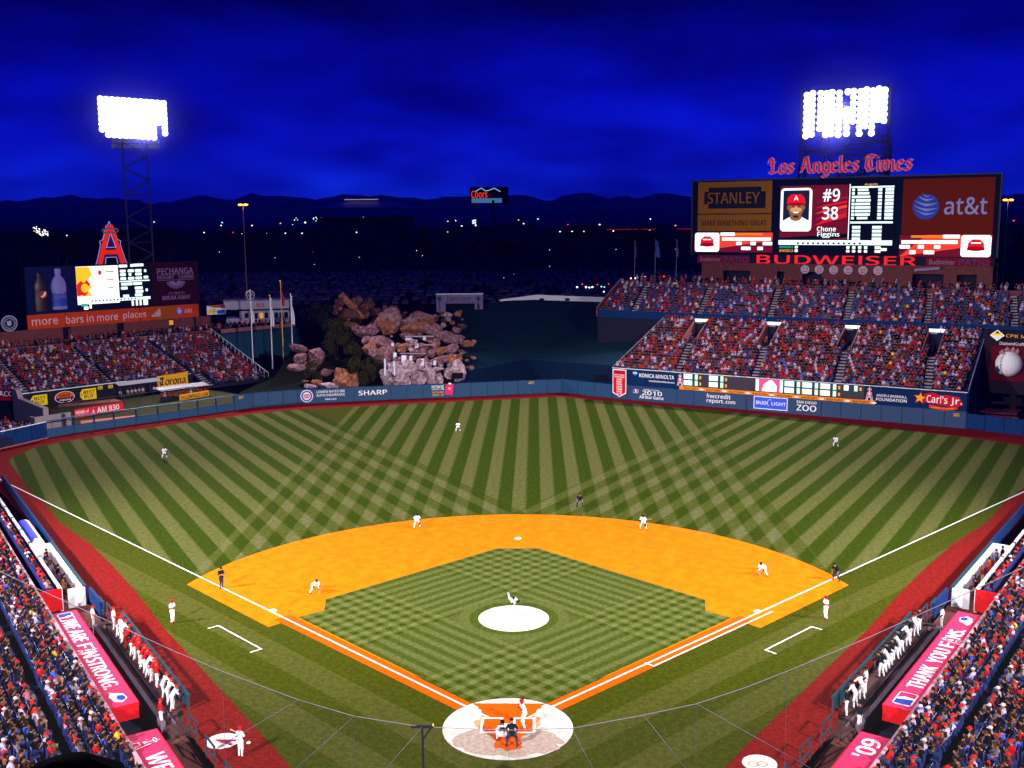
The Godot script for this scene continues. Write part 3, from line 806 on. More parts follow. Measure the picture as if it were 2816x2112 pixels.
func right_stand() -> void:
	var F := frame(v3(A6, 0), RD)
	var t := thing("right_field_stand", "packed right field stand with four lit portals above the tall wall", "stand")
	var holes := []
	for c in [10.3, 23.5, 36.7, 49.9]: holes.append([c - 1.15, c + 1.15, 11, 17])
	terrace(t, F, 0.0, 56.6, 0.5, 4.95, 19, 0.395, 0.82, 0.16, 0.03, holes, 2.0)
	var ai := []
	for c in [11.6, 24.8, 38.0, 51.2]: ai.append([c - 0.0, -0.1, 0.75])
	fill_rows(F, "right field stand", 0.0, 56.6, 0.5, 4.95, 19, 0.395, 0.82, 0.95, ai, 0.16, 0.03, holes)
	for q in ai: aisle_steps(t, F, q[0], q[1], 0.5, 4.95, 19, 0.395, 0.82, 1.1, 11, 17)
	# side walls
	var m := MB.new()
	m.prism(PackedVector2Array([Vector2(0.5, 0), Vector2(16.2, 0), Vector2(16.2, 13.2), Vector2(0.5, 5.4)]), F * Transform3D(Basis(Vector3(0, 0, -1), Vector3.UP, Vector3(1, 0, 0)), Vector3(56.75, 0, 0)), 0.3)
	part("side_wall", m.mesh(), M.pad_navy, t)
	m = MB.new()
	m.bar(F * Vector3(56.9, 5.6, -0.5), F * Vector3(57.2, 13.3, -16.2), 0.06); m.bar(F * Vector3(-0.1, 5.4, -0.4), F * Vector3(2.9, 12.9, -16.0), 0.06)
	part("side_rail", m.mesh(), M.steel_grey, t)
	m = MB.new()
	m.prism(PackedVector2Array([Vector2(0.3, 2.4), Vector2(16.2, 6), Vector2(16.2, 12.6), Vector2(0.3, 5.0)]), F * Transform3D(Basis(Vector3(0.18, 0, -1).normalized(), Vector3.UP, Vector3(1, 0, 0.18).normalized()), Vector3(-0.35, 0, 0)), 0.3)
	part("side_wall", m.mesh(), M.eye_dark, t)
	# portals
	for c in [10.3, 23.5, 36.7, 49.9]:
		var p := part("portal", MB.new().mesh(), M.near_black, t, F * at3(c, 0, 0))
		m = MB.new(); m.bx(Vector3(0, 9.0, -12.6), Vector3(2.3, 0.3, 6.4)); m.bx(Vector3(0, 10.9, -15.9), Vector3(2.3, 3.9, 0.2))
		p.mesh = m.mesh()
		for sd: float in [-1.0, 1.0]:
			m = MB.new()
			m.prism(PackedVector2Array([Vector2(9.3, 8.6), Vector2(15.6, 8.6), Vector2(15.6, 12.9), Vector2(9.3, 9.9)]), Transform3D(Basis(Vector3(0, 0, -1), Vector3.UP, Vector3(1, 0, 0)), Vector3(sd * 1.2 - 0.08, 0, 0)), 0.16)
			part("parapet", m.mesh(), M.salmon_light, p)
		m = MB.new(); m.bx(Vector3(0, 12.65, -15.4), Vector3(2.4, 0.5, 0.25))
		part("portal_light", m.mesh(), glow("portal_white", Color(1, 0.98, 1), 1.6), p)
		for k in 2: stander(F, c + rng.randf_range(-0.8, 0.8), 9.15, 10.5 + k * 1.5, "right field stand")
	# upper section
	var u := thing("upper_right_stand", "half full upper right field section behind a dark walkway", "stand")
	terrace(u, F, -11.0, 78.0, 17.2, 13.1, 12, 0.40, 0.84)
	m = MB.new(); m.bx(Vector3(-4.0, 8.6, -17.6), Vector3(14.4, 7.6, 0.6)); m.bx(Vector3(-11.1, 8.6, -22), Vector3(0.4, 7.6, 9))
	part("under_wall", m.mesh(), M.near_black, u, F)
	var ua := []
	for c in [-4.0, 9.0, 22.0, 35.0, 48.0, 61.0]: ua.append([c, -0.12, 0.7])
	fill_rows(F, "upper right field section", -11.0, 78.0, 17.2, 13.1, 12, 0.40, 0.84, 0.60, ua)
	for q in ua: aisle_steps(u, F, q[0], q[1], 17.2, 13.1, 12, 0.40, 0.84, 1.0)
	m = MB.new(); m.bx(Vector3(33.5, 13.0, -17.1), Vector3(89, 1.4, 0.16))
	part("fascia", m.mesh(), M.pad_navy, u, F)
	m = MB.new(); m.bx(Vector3(30.0, 11.0, -16.6), Vector3(55, 3.2, 0.8))
	part("walkway", m.mesh(), M.near_black, u, F)
	m = MB.new()
	m.prism(PackedVector2Array([Vector2(17.1, 12.4), Vector2(27.4, 17.0), Vector2(27.4, 18.6), Vector2(17.1, 14.0)]), F * Transform3D(Basis(Vector3(0, 0, -1), Vector3.UP, Vector3(1, 0, 0)), Vector3(-11.4, 0, 0)), 0.3)
	part("side_wall", m.mesh(), M.salmon, u)
	m = MB.new()
	for k in 3: m.bar(F * Vector3(-11.2, 14.2 + k * 0.0, -17.2 - k * 0.7), F * Vector3(-11.2, 19.0, -27.5 - k * 0.7), 0.06)
	part("side_rail", m.mesh(), M.steel_grey, u)
	m = MB.new()
	m.bx(Vector3(33.5, 17.7, -33.7), Vector3(89, 0.3, 12.4))
	part("concourse", m.mesh(), M.concrete_dark, u, F)
	m = MB.new()
	var gaps := [[-11.0, -3.5], [-2.0, 11.5], [13.0, 24.5], [26.0, 37.0], [39.0, 52.0], [53.5, 78.0]]
	for g in gaps:
		m = MB.new(); m.bx(Vector3((g[0] + g[1]) / 2, 18.15, -27.5), Vector3(g[1] - g[0], 0.9, 0.2))
		part("parapet", m.mesh(), M.salmon, u, F)
	for i in 210: stander(F, rng.randf_range(-10, 76), 17.85, rng.randf_range(28.3, 33.5), "upper right concourse")
	# corner building with the big ball
	var k := thing("corner_building", "dark building with a wide archway in the right corner", "building", F)
	m = MB.new(); m.bx(Vector3(68, 8.5, -12.5), Vector3(21.5, 9.6, 0.4)); m.bx(Vector3(68, 2.2, -12.5), Vector3(21.5, 0.4, 0.4)); m.bx(Vector3(68, 13.2, -12.0), Vector3(21.5, 0.5, 1.4))
	for sx: float in [57.7, 61.9, 66.0, 72.0, 78.0]: m.bx(Vector3(sx, 2.5, -12.5), Vector3(0.9, 5.0, 0.5))
	part("wall", m.mesh(), mat("corner_dark", Color(0.02, 0.012, 0.02), 0.8), k)
	m = MB.new(); m.bx(Vector3(68, 2.5, -20), Vector3(21.5, 5.4, 0.4)); m.bx(Vector3(68, 0.05, -6), Vector3(21.5, 0.1, 13))
	part("back", m.mesh(), M.near_black, k)
	m = MB.new(); m.bx(Vector3(60.2, 1.6, -8.0), Vector3(5.6, 0.12, 3.6)); m.bx(Vector3(60.2, 0.9, -9.7), Vector3(5.6, 1.4, 0.1))
	part("counter", m.mesh(), mat("counter_plum", Color(0.13, 0.025, 0.05), 0.9), k)
	m = MB.new(); m.bx(Vector3(59.0, 3.6, -19.6), Vector3(1.6, 0.35, 0.2))
	part("lit_window", m.mesh(), glow("window_dim_red", Color(1, 0.25, 0.08), 0.25), k)
	var sg := thing("baseball_sign", "dark red sign with a giant baseball on the corner building", "sign", F)
	plate("board", sg, at3(64.5, 8.4, -12.2), rrect(12.2, 5.4, 0.05), mat("sign_maroon", Color(0.10, 0.006, 0.01), 0.7), 0.2)
	var ball := MB.new()
	var prof := []
	for i in 13:
		var a := PI * i / 12 - PI / 2
		prof.append([cos(a) * 1.95, sin(a) * 1.95])
	ball.lathe(prof, Transform3D(), 24)
	part("ball", ball.mesh(), M.wall_white, sg, at3(61.0, 8.4, -11.9))
	var seam := MB.new()
	for sd: float in [-1.0]:
		for i in 22:
			var a := -1.35 + 2.7 * i / 21.0
			var c := Vector3(sd * 0.55 + 0.42 * cos(a * 1.15) * sd, sin(a) * 1.75, 0)
			c.z = sqrt(maxf(0.0, 1.99 * 1.99 - c.x * c.x - c.y * c.y))
			seam.bar(c - Vector3(0.16, 0.05, 0), c + Vector3(0.16, -0.05, 0), 0.04, 0.04, 4)
	part("stitching", seam.mesh(), M.pad_navy, sg, at3(61.0, 8.4, -11.9))
	var em := MB.new(); em.lathe([[0.0, 0.02], [0.42, 0.0], [0.42, -0.3]], Transform3D(Basis(Vector3.RIGHT, PI / 2), Vector3(-1.35, -0.7, 1.35)), 14)
	part("badge", em.mesh(), M.pad_navy, sg, at3(61.0, 8.4, -11.9))
	var glove := MB.new()
	for g in [[-1.0, 1.9, 0.5], [-0.3, 2.35, 0.5], [0.5, 2.4, 0.45], [1.1, 2.2, 0.4]]: glove.lathe([[0.0, -0.5], [g[2], 0.0], [0.0, 0.5]], at3(g[0], g[1], 0.3), 8)
	part("glove", glove.mesh(), mat("glove_pink", Color(0.45, 0.2, 0.22), 0.9), sg, at3(61.0, 8.2, -11.9))
	letters("DiamondCraft", sg, at3(61.2, 11.5, -11.95), 3.4, 0.5, M.wall_white, "serif")
	letters("Official", sg, at3(66.0, 8.1, -11.95), 3.4, 0.5, M.wall_white, "serif")
	var ds := thing("diamond_sign", "small yellow diamond sign with gold lettering on the corner roof", "sign", F)
	plate("diamond_edge", ds, at3(59.2, 12.75, -11.2), PackedVector2Array([Vector2(-1.05, 0), Vector2(0, -0.85), Vector2(1.05, 0), Vector2(0, 0.85)]), M.line_white, 0.1)
	plate("diamond_top", ds, at3(59.2, 12.75, -11.05), PackedVector2Array([Vector2(-0.85, 0), Vector2(0.85, 0), Vector2(0, 0.7)]), glow("sign_yellow", Color(1.0, 0.7, 0.02), 0.9), 0.04)
	plate("tree_mark", ds, at3(59.2, 12.85, -11.0), PackedVector2Array([Vector2(-0.3, 0.2), Vector2(0.3, 0.2), Vector2(0, 0.6)]), M.black, 0.04)
	letters("CPK METRO", ds, at3(63.0, 12.75, -11.2), 5.2, 0.5, M.gold)

func left_stand() -> void:
	var F := frame(v3(B0, 0), LD)
	var t := thing("left_field_stand", "crowded left field stand rising behind the bullpens", "stand")
	terrace(t, F, -18.0, 40.6, 0.4, 2.3, 17, 0.33, 0.82, 0.0, -0.05, [], 0.0)
	terrace(t, F, 27.5, 40.8, -4.6, 0.55, 6, 0.3, 0.82, 0.0, 0.0, [], 0.0)
	var ai := [[-3.0, 0.0, 0.6], [11.5, -0.05, 0.6], [27.0, -0.1, 0.75]]
	fill_rows(F, "left field stand", -18.0, 40.6, 0.4, 2.3, 17, 0.33, 0.82, 0.88, ai, 0.0, -0.05)
	fill_rows(F, "left field stand", 29.2, 40.8, -4.6, 0.55, 6, 0.3, 0.82, 0.85, [])
	for q in ai: aisle_steps(t, F, q[0], q[1], 0.4, 2.3, 17, 0.33, 0.82)
	aisle_steps(t, F, 28.4, 0.0, -4.6, 0.55, 6, 0.3, 0.82)
	var m := MB.new()
	var ra := F * Vector3(40.9, 1.6, 4.6); var rb := F * Vector3(40.2, 9.0, -14.2)
	m.bar(ra, rb, 0.07)
	for i in 15:
		var p := ra.lerp(rb, i / 14.0)
		m.bar(p, p - Vector3(0, 0.95, 0), 0.05, 0.05, 4)
	part("side_rail", m.mesh(), M.trim_white, t)
	m = MB.new()
	m.prism(PackedVector2Array([Vector2(-4.6, 0), Vector2(14.4, 0), Vector2(14.4, 8.0), Vector2(-4.6, 0.7)]), F * Transform3D(Basis(Vector3(0, 0, -1), Vector3.UP, Vector3(1, 0, 0)), Vector3(40.75, 0, 0)), 0.25)
	part("side_wall", m.mesh(), M.eye_dark, t)
	# front wall with adverts
	var fw := thing("bullpen_back_wall", "black advert wall with white top behind the upper bullpen", "wall", F)
	m = MB.new(); m.bx(Vector3(4.0, 1.25, 0.15), Vector3(44, 2.5, 0.3))
	part("wall", m.mesh(), M.near_black, fw)
	m = MB.new(); m.bx(Vector3(-2.0, 2.56, 0.15), Vector3(32, 0.12, 0.4))
	part("coping", m.mesh(), M.wall_white, fw)
	var ad := thing("wall_advert", "orange oval advert with black script behind the bullpen", "advert", F, "adverts behind the bullpen")
	plate("oval_edge", ad, at3(2.75, 1.15, 0.31), ellipse(1.72, 1.0), M.line_white)
	plate("oval_lower", ad, at3(2.75, 1.15, 0.345), ellipse(1.62, 0.92), M.near_black)
	var topo := PackedVector2Array()
	for i in 18: topo.append(Vector2(cos(PI * i / 17) * 1.6, sin(PI * i / 17) * 0.9 - 0.08))
	plate("oval_top", ad, at3(2.75, 1.15, 0.38), topo, mat("geek_orange", Color(0.75, 0.10, 0.005), 0.6))
	letters("Geek", ad, at3(2.75, 1.5, 0.415), 1.9, 0.6, M.black, "serif")
	letters("squad", ad, at3(2.75, 0.68, 0.415), 1.9, 0.44, M.line_white)
	for q in [[6.9, 1.0, "large yellow price tag advert with black lettering"], [-1.6, 0.95, "yellow price tag advert cut off at the left by the concrete wall"], [9.1, 0.3, "small yellow tag right of the large price tag"], [11.0, 0.3, "second small yellow tag beside the grey canopy"]]:
		ad = thing("tag_advert", q[2], "advert", F, "yellow tag adverts")
		var z: float = q[1]
		var y := 1.15 if z > 0.5 else 2.0
		plate("tag", ad, at3(q[0], y, 0.31), PackedVector2Array([Vector2(-1.45, -0.35) * z, Vector2(-1.0, -0.95) * z, Vector2(1.45, -0.95) * z, Vector2(1.45, 0.95) * z, Vector2(-1.0, 0.95) * z, Vector2(-1.45, 0.35) * z]), mat("tag_yellow", Color(0.95, 0.68, 0.01), 0.6))
		letters("BEST", ad, at3(q[0] + 0.15 * z, y + 0.38 * z, 0.345), 2.0 * z, 0.6 * z, M.black)
		letters("BUY", ad, at3(q[0] + 0.1 * z, y - 0.38 * z, 0.345), 1.7 * z, 0.6 * z, M.black)
		plate("hole", ad, at3(q[0] - 1.2 * z, y, 0.345), ellipse(0.13 * z, 0.13 * z, 10), M.black)
	ad = thing("advert_board", "yellow board with black blackletter word above the bullpen bench", "advert", F)
	plate("board", ad, at3(22.9, 1.75, 0.35), PackedVector2Array([Vector2(-3.1, -1.15), Vector2(3.1, -1.15), Vector2(3.1, 1.25), Vector2(-3.1, 1.05)]), M.yellow_sign, 0.2)
	blackletter("Corona", ad, at3(22.9, 1.75, 0.57), 5.4, 1.5, M.black)
	# bullpen canopies, benches with relievers, boards
	for q in [[11.8, 19.9, 0.35, 2.35, 1.9, "grey ribbed canopy over the upper bullpen bench"], [14.8, 24.2, 9.2, 1.95, 2.0, "grey ribbed canopy over the lower bullpen bench"]]:
		var c := thing("bullpen_canopy", q[5], "canopy", F, "bullpen canopies")
		m = MB.new()
		var L: float = q[1] - q[0]
		m.box(Transform3D(Basis(Vector3.RIGHT, 0.2), Vector3(q[0] + L / 2, q[3], q[2] + 0.7)), Vector3(L, 0.08, q[4]))
		part("roof", m.mesh(), mat("canopy_grey", Color(0.30, 0.30, 0.36), 0.5), c)
		for i in int(L / 0.6):
			m = MB.new(); m.box(Transform3D(Basis(Vector3.RIGHT, 0.2), Vector3(q[0] + 0.3 + i * 0.6, q[3] + 0.06, q[2] + 0.7)), Vector3(0.12, 0.06, q[4]))
			part("rib", m.mesh(), mat("canopy_rib", Color(0.42, 0.42, 0.5), 0.5), c)
		for i in 5:
			m = MB.new(); m.bar(Vector3(q[0] + 0.2 + i * (L - 0.4) / 4, 0, q[2] + 1.5), Vector3(q[0] + 0.2 + i * (L - 0.4) / 4, q[3] - 0.1, q[2] + 1.5), 0.05)
			part("post", m.mesh(), M.steel_dark, c)
		m = MB.new(); m.bx(Vector3(q[0] + L / 2, 0.42, q[2] + 0.7), Vector3(L - 0.4, 0.08, 0.5)); m.bx(Vector3(q[0] + L / 2, 0.2, q[2] + 0.7), Vector3(L - 0.8, 0.4, 0.12))
		part("bench", m.mesh(), M.steel_dark, c)
		for i in int(L / 0.72):
			if rng.randf() < 0.85:
				SP.append([F * Transform3D(Basis(Vector3.UP, PI + rng.randf_range(-0.3, 0.3)), Vector3(q[0] + 0.5 + i * 0.72, 0.0, q[2] + 0.8)), 4 if q[2] > 5 else 5, "bullpen", 0, 0])
	var br := thing("radio_board", "red radio board with white lettering between the bullpens", "advert", frame(Vector3(-71.3, 0, -103.45), Vector2(5.0, -7.15)))
	plate("board", br, at3(4.35, 0.68, 0.0), rrect(8.7, 1.36, 0.03), mat("board_red", Color(0.75, 0.02, 0.04), 0.6), 0.12)
	letters("HOME of", br, at3(1.3, 0.85, 0.13), 2.3, 0.55, M.line_white)
	letters("BASEBALL", br, at3(1.2, 0.25, 0.13), 2.0, 0.22, M.line_white)
	letter_a(br, at3(3.25, 0.68, 0.13), 0.8, 1.25, M.roof_red_dark, M.trim_white, 0.04)
	letters("AM 830", br, at3(5.9, 0.72, 0.13), 4.0, 0.85, M.line_white)
	var yb := thing("advert_board", "long yellow board with black lettering at the end of the lower bullpen", "advert", frame(Vector3(-60.0, 0, -119.7), Vector2(3.55, -5.1)))
	plate("board", yb, at3(3.1, 0.45, 0.0), rrect(6.2, 1.1, 0.03), M.yellow_sign, 0.12)
	letters("YELLOWPAGES.COM", yb, at3(3.1, 0.45, 0.13), 5.7, 0.6, M.black)
	# bullpen ground
	var pen := MB.new()
	pen.sheet(PackedVector2Array([Vector2(-69, -91), Vector2(-48, -111), Vector2(-51, -126), Vector2(-64, -135.5), Vector2(-81, -115.5)]), 0.01)
	struct("bullpen_grass", pen.mesh(), mat("pen_grass", Color(0.05, 0.05, 0.02), 0.95))
	for q in [[[-78.5, -113.5], [-70, -119.5], [-72.2, -122], [-79.5, -116.0]], [[-69.3, -101], [-62.5, -105.8], [-61, -103.3], [-67.8, -97.6]]]:
		var p := PackedVector2Array()
		for a in q: p.append(Vector2(a[0], a[1]))
		pen = MB.new(); pen.sheet(p, 0.02)
		struct("bullpen_dirt", pen.mesh(), mat("pen_dirt", Color(0.55, 0.2, 0.13), 0.95))
	var pf := thing("bullpen_rail", "dark railing between the two bullpens", "railing")
	var a0 := Vector3(-74.5, 0, -106.5); var a1 := Vector3(-58.5, 0, -123.5)
	for i in 10:
		var p := a0.lerp(a1, i / 9.0)
		m = MB.new(); m.bar(p, p + Vector3(0, 1.9, 0), 0.05, 0.05, 5)
		part("post", m.mesh(), M.steel_dark, pf)
	m = MB.new(); m.bar(a0 + Vector3(0, 1.9, 0), a1 + Vector3(0, 1.9, 0), 0.06)
	part("rail", m.mesh(), M.steel_dark, pf)
	# left corner seats and concrete walls
	var CF := frame(v3(FENCE_L[0], 0), FENCE_L[2] - FENCE_L[0])
	var cs := thing("left_corner_stand", "small corner stand of blue seats beside the concrete wall", "stand")
	terrace(cs, CF, -22.0, 15.5, 0.6, 1.3, 11, 0.3, 0.85, 0.0, -0.45, [], 0.0)
	fill_rows(CF, "left corner stand", -22.0, 15.5, 0.6, 1.3, 11, 0.3, 0.85, 0.55, [], 0.0, -0.45)
	var cw := thing("concrete_wall", "tall pale concrete wall sloping down beside the corner seats", "wall")
	m = MB.new()
	m.prism(PackedVector2Array([Vector2(0, 0), Vector2(9.9, 0), Vector2(9.9, 5.0), Vector2(8.4, 4.9), Vector2(7.6, 3.6), Vector2(-1.8, 3.2), Vector2(-1.8, 1.9)]), frame(Vector3(-73.0, 0, -95.9), Vector2(-7.0, -6.6)) * Transform3D(Basis(), Vector3(0, 0, -0.4)), 0.8)
	part("wall", m.mesh(), M.concrete, cw)
	for i in 3:
		m = MB.new(); m.bx(Vector3(1.2 + i * 3.0, 1.7, 0.42), Vector3(0.05, 3.1, 0.02))
		part("joint", m.mesh(), M.concrete_dark, cw, frame(Vector3(-73.0, 0, -95.9), Vector2(-7.0, -6.6)))
	var cb := thing("concrete_box", "low pale concrete box with openings behind the fence", "wall", frame(Vector3(-71.4, 0, -91.4), Vector2(3.7, -4.6)))
	m = MB.new(); m.bx(Vector3(2.6, 1.1, -1.4), Vector3(6.2, 2.2, 0.3)); m.bx(Vector3(-0.4, 1.2, -0.7), Vector3(0.3, 2.4, 1.6)); m.bx(Vector3(4.4, 1.1, -0.7), Vector3(0.3, 2.2, 1.2))
	part("wall", m.mesh(), M.concrete, cb)
	var ts := thing("food_sign", "dark red sign with white TACO lettering over a black opening", "sign", frame(Vector3(-84.6, 0, -104.0), Vector2(4.6, 0.5)))
	plate("board", ts, at3(1.5, 3.75, 0.0), rrect(5.6, 1.75, 0.03), mat("sign_maroon2", Color(0.20, 0.01, 0.02), 0.7), 0.2)
	plate("stripe", ts, at3(1.5, 3.05, 0.205), rrect(5.6, 0.3, 0.02), M.roof_red_dark, 0.02)
	letters("TACO", ts, at3(2.3, 3.95, 0.23), 3.1, 0.8, M.line_white)
	m = MB.new(); m.bx(Vector3(1.5, 1.3, -0.3), Vector3(6, 3.0, 0.3))
	part("opening", m.mesh(), M.black, ts)
	# concourse behind the left stand
	var u := thing("left_concourse", "salmon concourse wall with dark doorways behind the left stand", "building")
	m = MB.new(); m.bx(Vector3(20, 7.75, -19.3), Vector3(84, 0.3, 10.2))
	part("floor", m.mesh(), M.concrete_dark, u, F)
	for g in [[-18.0, 8.8], [11.0, 13.6], [14.6, 29.8], [30.6, 40.5], [42.5, 61.0]]:
		m = MB.new(); m.bx(Vector3((g[0] + g[1]) / 2, 8.25, -14.35), Vector3(g[1] - g[0], 0.9, 0.2))
		part("parapet", m.mesh(), M.salmon_light, u, F)
	for g in [[-22.0, 14.0], [15.6, 25.0], [26.4, 36.4], [37.6, 41.8], [42.6, 46.0]]:
		m = MB.new(); m.bx(Vector3((g[0] + g[1]) / 2, 9.2, -24.2), Vector3(g[1] - g[0], 3.0, 0.3))
		part("wall", m.mesh(), M.salmon, u, F)
	m = MB.new(); m.bx(Vector3(12, 9.2, -25.0), Vector3(70, 3.0, 0.2))
	part("back", m.mesh(), M.black, u, F)
	for g in [[37.0, 1.2], [-2.0, 6.0]]:
		m = MB.new(); m.bx(Vector3(g[0], 9.9 if g[1] < 2 else 8.9, -24.6 if g[1] < 2 else -23.9), Vector3(g[1], 1.0 if g[1] < 2 else 0.25, 0.1))
		part("lit_window", m.mesh(), glow("window_amber", Color(1.0, 0.42, 0.05), 0.7), u, F)
	m = MB.new(); m.bx(Vector3(51.5, 4.5, -14.3), Vector3(21, 6.4, 0.2))
	part("lower_wall", m.mesh(), mat("teal_wall", Color(0.012, 0.05, 0.09), 0.9), u, F)
	for i in 150: stander(F, rng.randf_range(-14, 44), 7.9, rng.randf_range(15.0, 20.5), "left concourse")
	for i in 30: stander(F, rng.randf_range(42, 60), 7.9, rng.randf_range(15.0, 20.5), "left concourse")
	# green bank between the stand and the rocks
	var bank := MB.new()
	var bp := [Vector3(-47.2, 0.15, -111.5), Vector3(-30, 0.2, -119.5), Vector3(-34, 1.0, -132), Vector3(-51.5, 0.3, -127), Vector3(-49.8, 0.4, -142.5), Vector3(-42, 3.2, -150), Vector3(-56, 3.4, -158)]
	bank.quad(bp[0], bp[1], bp[2], bp[3]); bank.quad(bp[3], bp[2], bp[5], bp[4]); bank.tri(bp[4], bp[5], bp[6])
	struct("grass_bank", bank.mesh(), mat("bank_grass", Color(0.006, 0.009, 0.003), 0.95))

const GLYPH := {
	"L": [0.68, [[0.08, 1.0, 0.26, 0.86, 0.26, 0.16], [0.06, 0.14, 0.3, 0.02, 0.62, 0.14], [0.08, 1.0, 0.02, 0.72], [0.12, 0.62, 0.4, 0.72]]],
	"o": [0.54, [[0.07, 0.5, 0.22, 0.62, 0.42, 0.5, 0.42, 0.12], [0.07, 0.5, 0.07, 0.12, 0.25, 0.0, 0.42, 0.12]]],
	"s": [0.5, [[0.4, 0.53, 0.22, 0.62, 0.08, 0.46, 0.38, 0.2, 0.22, 0.0, 0.04, 0.1]]],
	"A": [0.82, [[0.32, 0.96, 0.14, 0.14, 0.0, 0.02], [0.24, 0.92, 0.4, 1.0, 0.58, 0.12, 0.74, 0.0], [0.12, 0.4, 0.54, 0.4]]],
	"n": [0.58, [[0.0, 0.56, 0.08, 0.6, 0.08, 0.06, 0.16, 0.0], [0.08, 0.5, 0.28, 0.62, 0.4, 0.52, 0.4, 0.08, 0.5, 0.0]]],
	"g": [0.54, [[0.07, 0.5, 0.22, 0.62, 0.42, 0.5, 0.42, -0.14, 0.24, -0.3, 0.02, -0.2], [0.07, 0.5, 0.07, 0.12, 0.25, 0.0, 0.42, 0.12]]],
	"e": [0.5, [[0.07, 0.5, 0.07, 0.12, 0.24, 0.0, 0.42, 0.1], [0.07, 0.5, 0.22, 0.62, 0.4, 0.46, 0.1, 0.3]]],
	"l": [0.28, [[0.02, 0.94, 0.1, 1.0, 0.1, 0.08, 0.2, 0.0]]],
	"T": [0.68, [[0.0, 0.82, 0.18, 1.0, 0.62, 0.9], [0.12, 0.84, 0.06, 0.32, 0.26, 0.02, 0.54, 0.14], [0.4, 0.92, 0.3, 0.6, 0.36, 0.2]]],
	"i": [0.28, [[0.02, 0.55, 0.1, 0.61, 0.1, 0.08, 0.2, 0.0], [0.06, 0.8, 0.12, 0.87]]],
	"m": [0.9, [[0.0, 0.56, 0.08, 0.6, 0.08, 0.06, 0.16, 0.0], [0.08, 0.5, 0.26, 0.62, 0.38, 0.52, 0.38, 0.04], [0.38, 0.5, 0.58, 0.62, 0.7, 0.52, 0.7, 0.08, 0.8, 0.0]]],
	"C": [0.74, [[0.58, 0.82, 0.36, 1.0, 0.1, 0.8, 0.1, 0.2, 0.36, 0.0, 0.62, 0.16], [0.36, 0.94, 0.36, 0.1], [0.1, 0.9, 0.5, 0.62]]],
	"r": [0.44, [[0.0, 0.56, 0.08, 0.6, 0.08, 0.0], [0.08, 0.5, 0.22, 0.6, 0.36, 0.52]]],
	"a": [0.56, [[0.08, 0.52, 0.24, 0.62, 0.38, 0.5, 0.38, 0.08, 0.5, 0.0], [0.38, 0.36, 0.08, 0.22, 0.1, 0.06, 0.22, 0.0, 0.38, 0.12]]],
	" ": [0.34, []]}

func blackletter(s: String, parent: Node3D, x: Transform3D, w: float, h: float, m: Material, nib := 0.15, d := 0.05, edge: Material = null) -> void:
	var tot := 0.0
	for ch in s: tot += GLYPH[ch][0]
	var k := w / tot
	var p := 0.0
	for ch in s:
		var g: Array = GLYPH[ch]
		if g[1].size():
			for pass_i in (2 if edge else 1):
				var nb := nib * (1.0 if pass_i == 0 else 1.75)
				var nv := Vector2(cos(0.7) * nb * k, sin(0.7) * nb * h)
				var mb := MB.new()
				for st in g[1]:
					for i in range(0, st.size() - 2, 2):
						var a := Vector2((p + st[i]) * k - w / 2, (st[i + 1] - 0.45) * h); var b := Vector2((p + st[i + 2]) * k - w / 2, (st[i + 3] - 0.45) * h)
						var z := at3(0, 0, 0.004 * (i / 2)) if pass_i == 0 else at3(0, 0, -0.12 + 0.004 * (i / 2))
						var poly := PackedVector2Array([a - nv / 2, b - nv / 2, b + nv / 2, a + nv / 2])
						if absf((b - a).cross(nv)) > 0.002: mb.prism(poly, x * z, d)
						stroke(mb, a, b, 0.05 * h if pass_i == 0 else 0.12 * h, x * z, 0.001, d * 0.98)
				part("letter" if pass_i == 0 else "letter_edge", mb.mesh(), m if pass_i == 0 else edge, parent)
		p += g[0]

func globe_mark(parent: Node3D, x: Transform3D, r: float, blue: Material, white: Material) -> void:
	plate("globe", parent, x, ellipse(r, r), blue, 0.05)
	for q in [[0.62, 0.16, 0.62], [0.25, 0.2, 0.86], [-0.14, 0.2, 0.9], [-0.5, 0.15, 0.72], [0.86, 0.08, 0.3]]:
		var p := PackedVector2Array()
		for i in 13:
			var t := -1.0 + i / 6.0
			p.append(Vector2(t * q[2], q[0] + 0.16 * t * t - 0.1 * t) * r)
		for i in 13:
			var t := 1.0 - i / 6.0
			p.append(Vector2(t * q[2], q[0] - q[1] * (1.0 - absf(t)) - 0.02 + 0.16 * t * t - 0.1 * t) * r)
		plate("globe_band", parent, x * at3(0, 0, 0.055), p, white, 0.02)

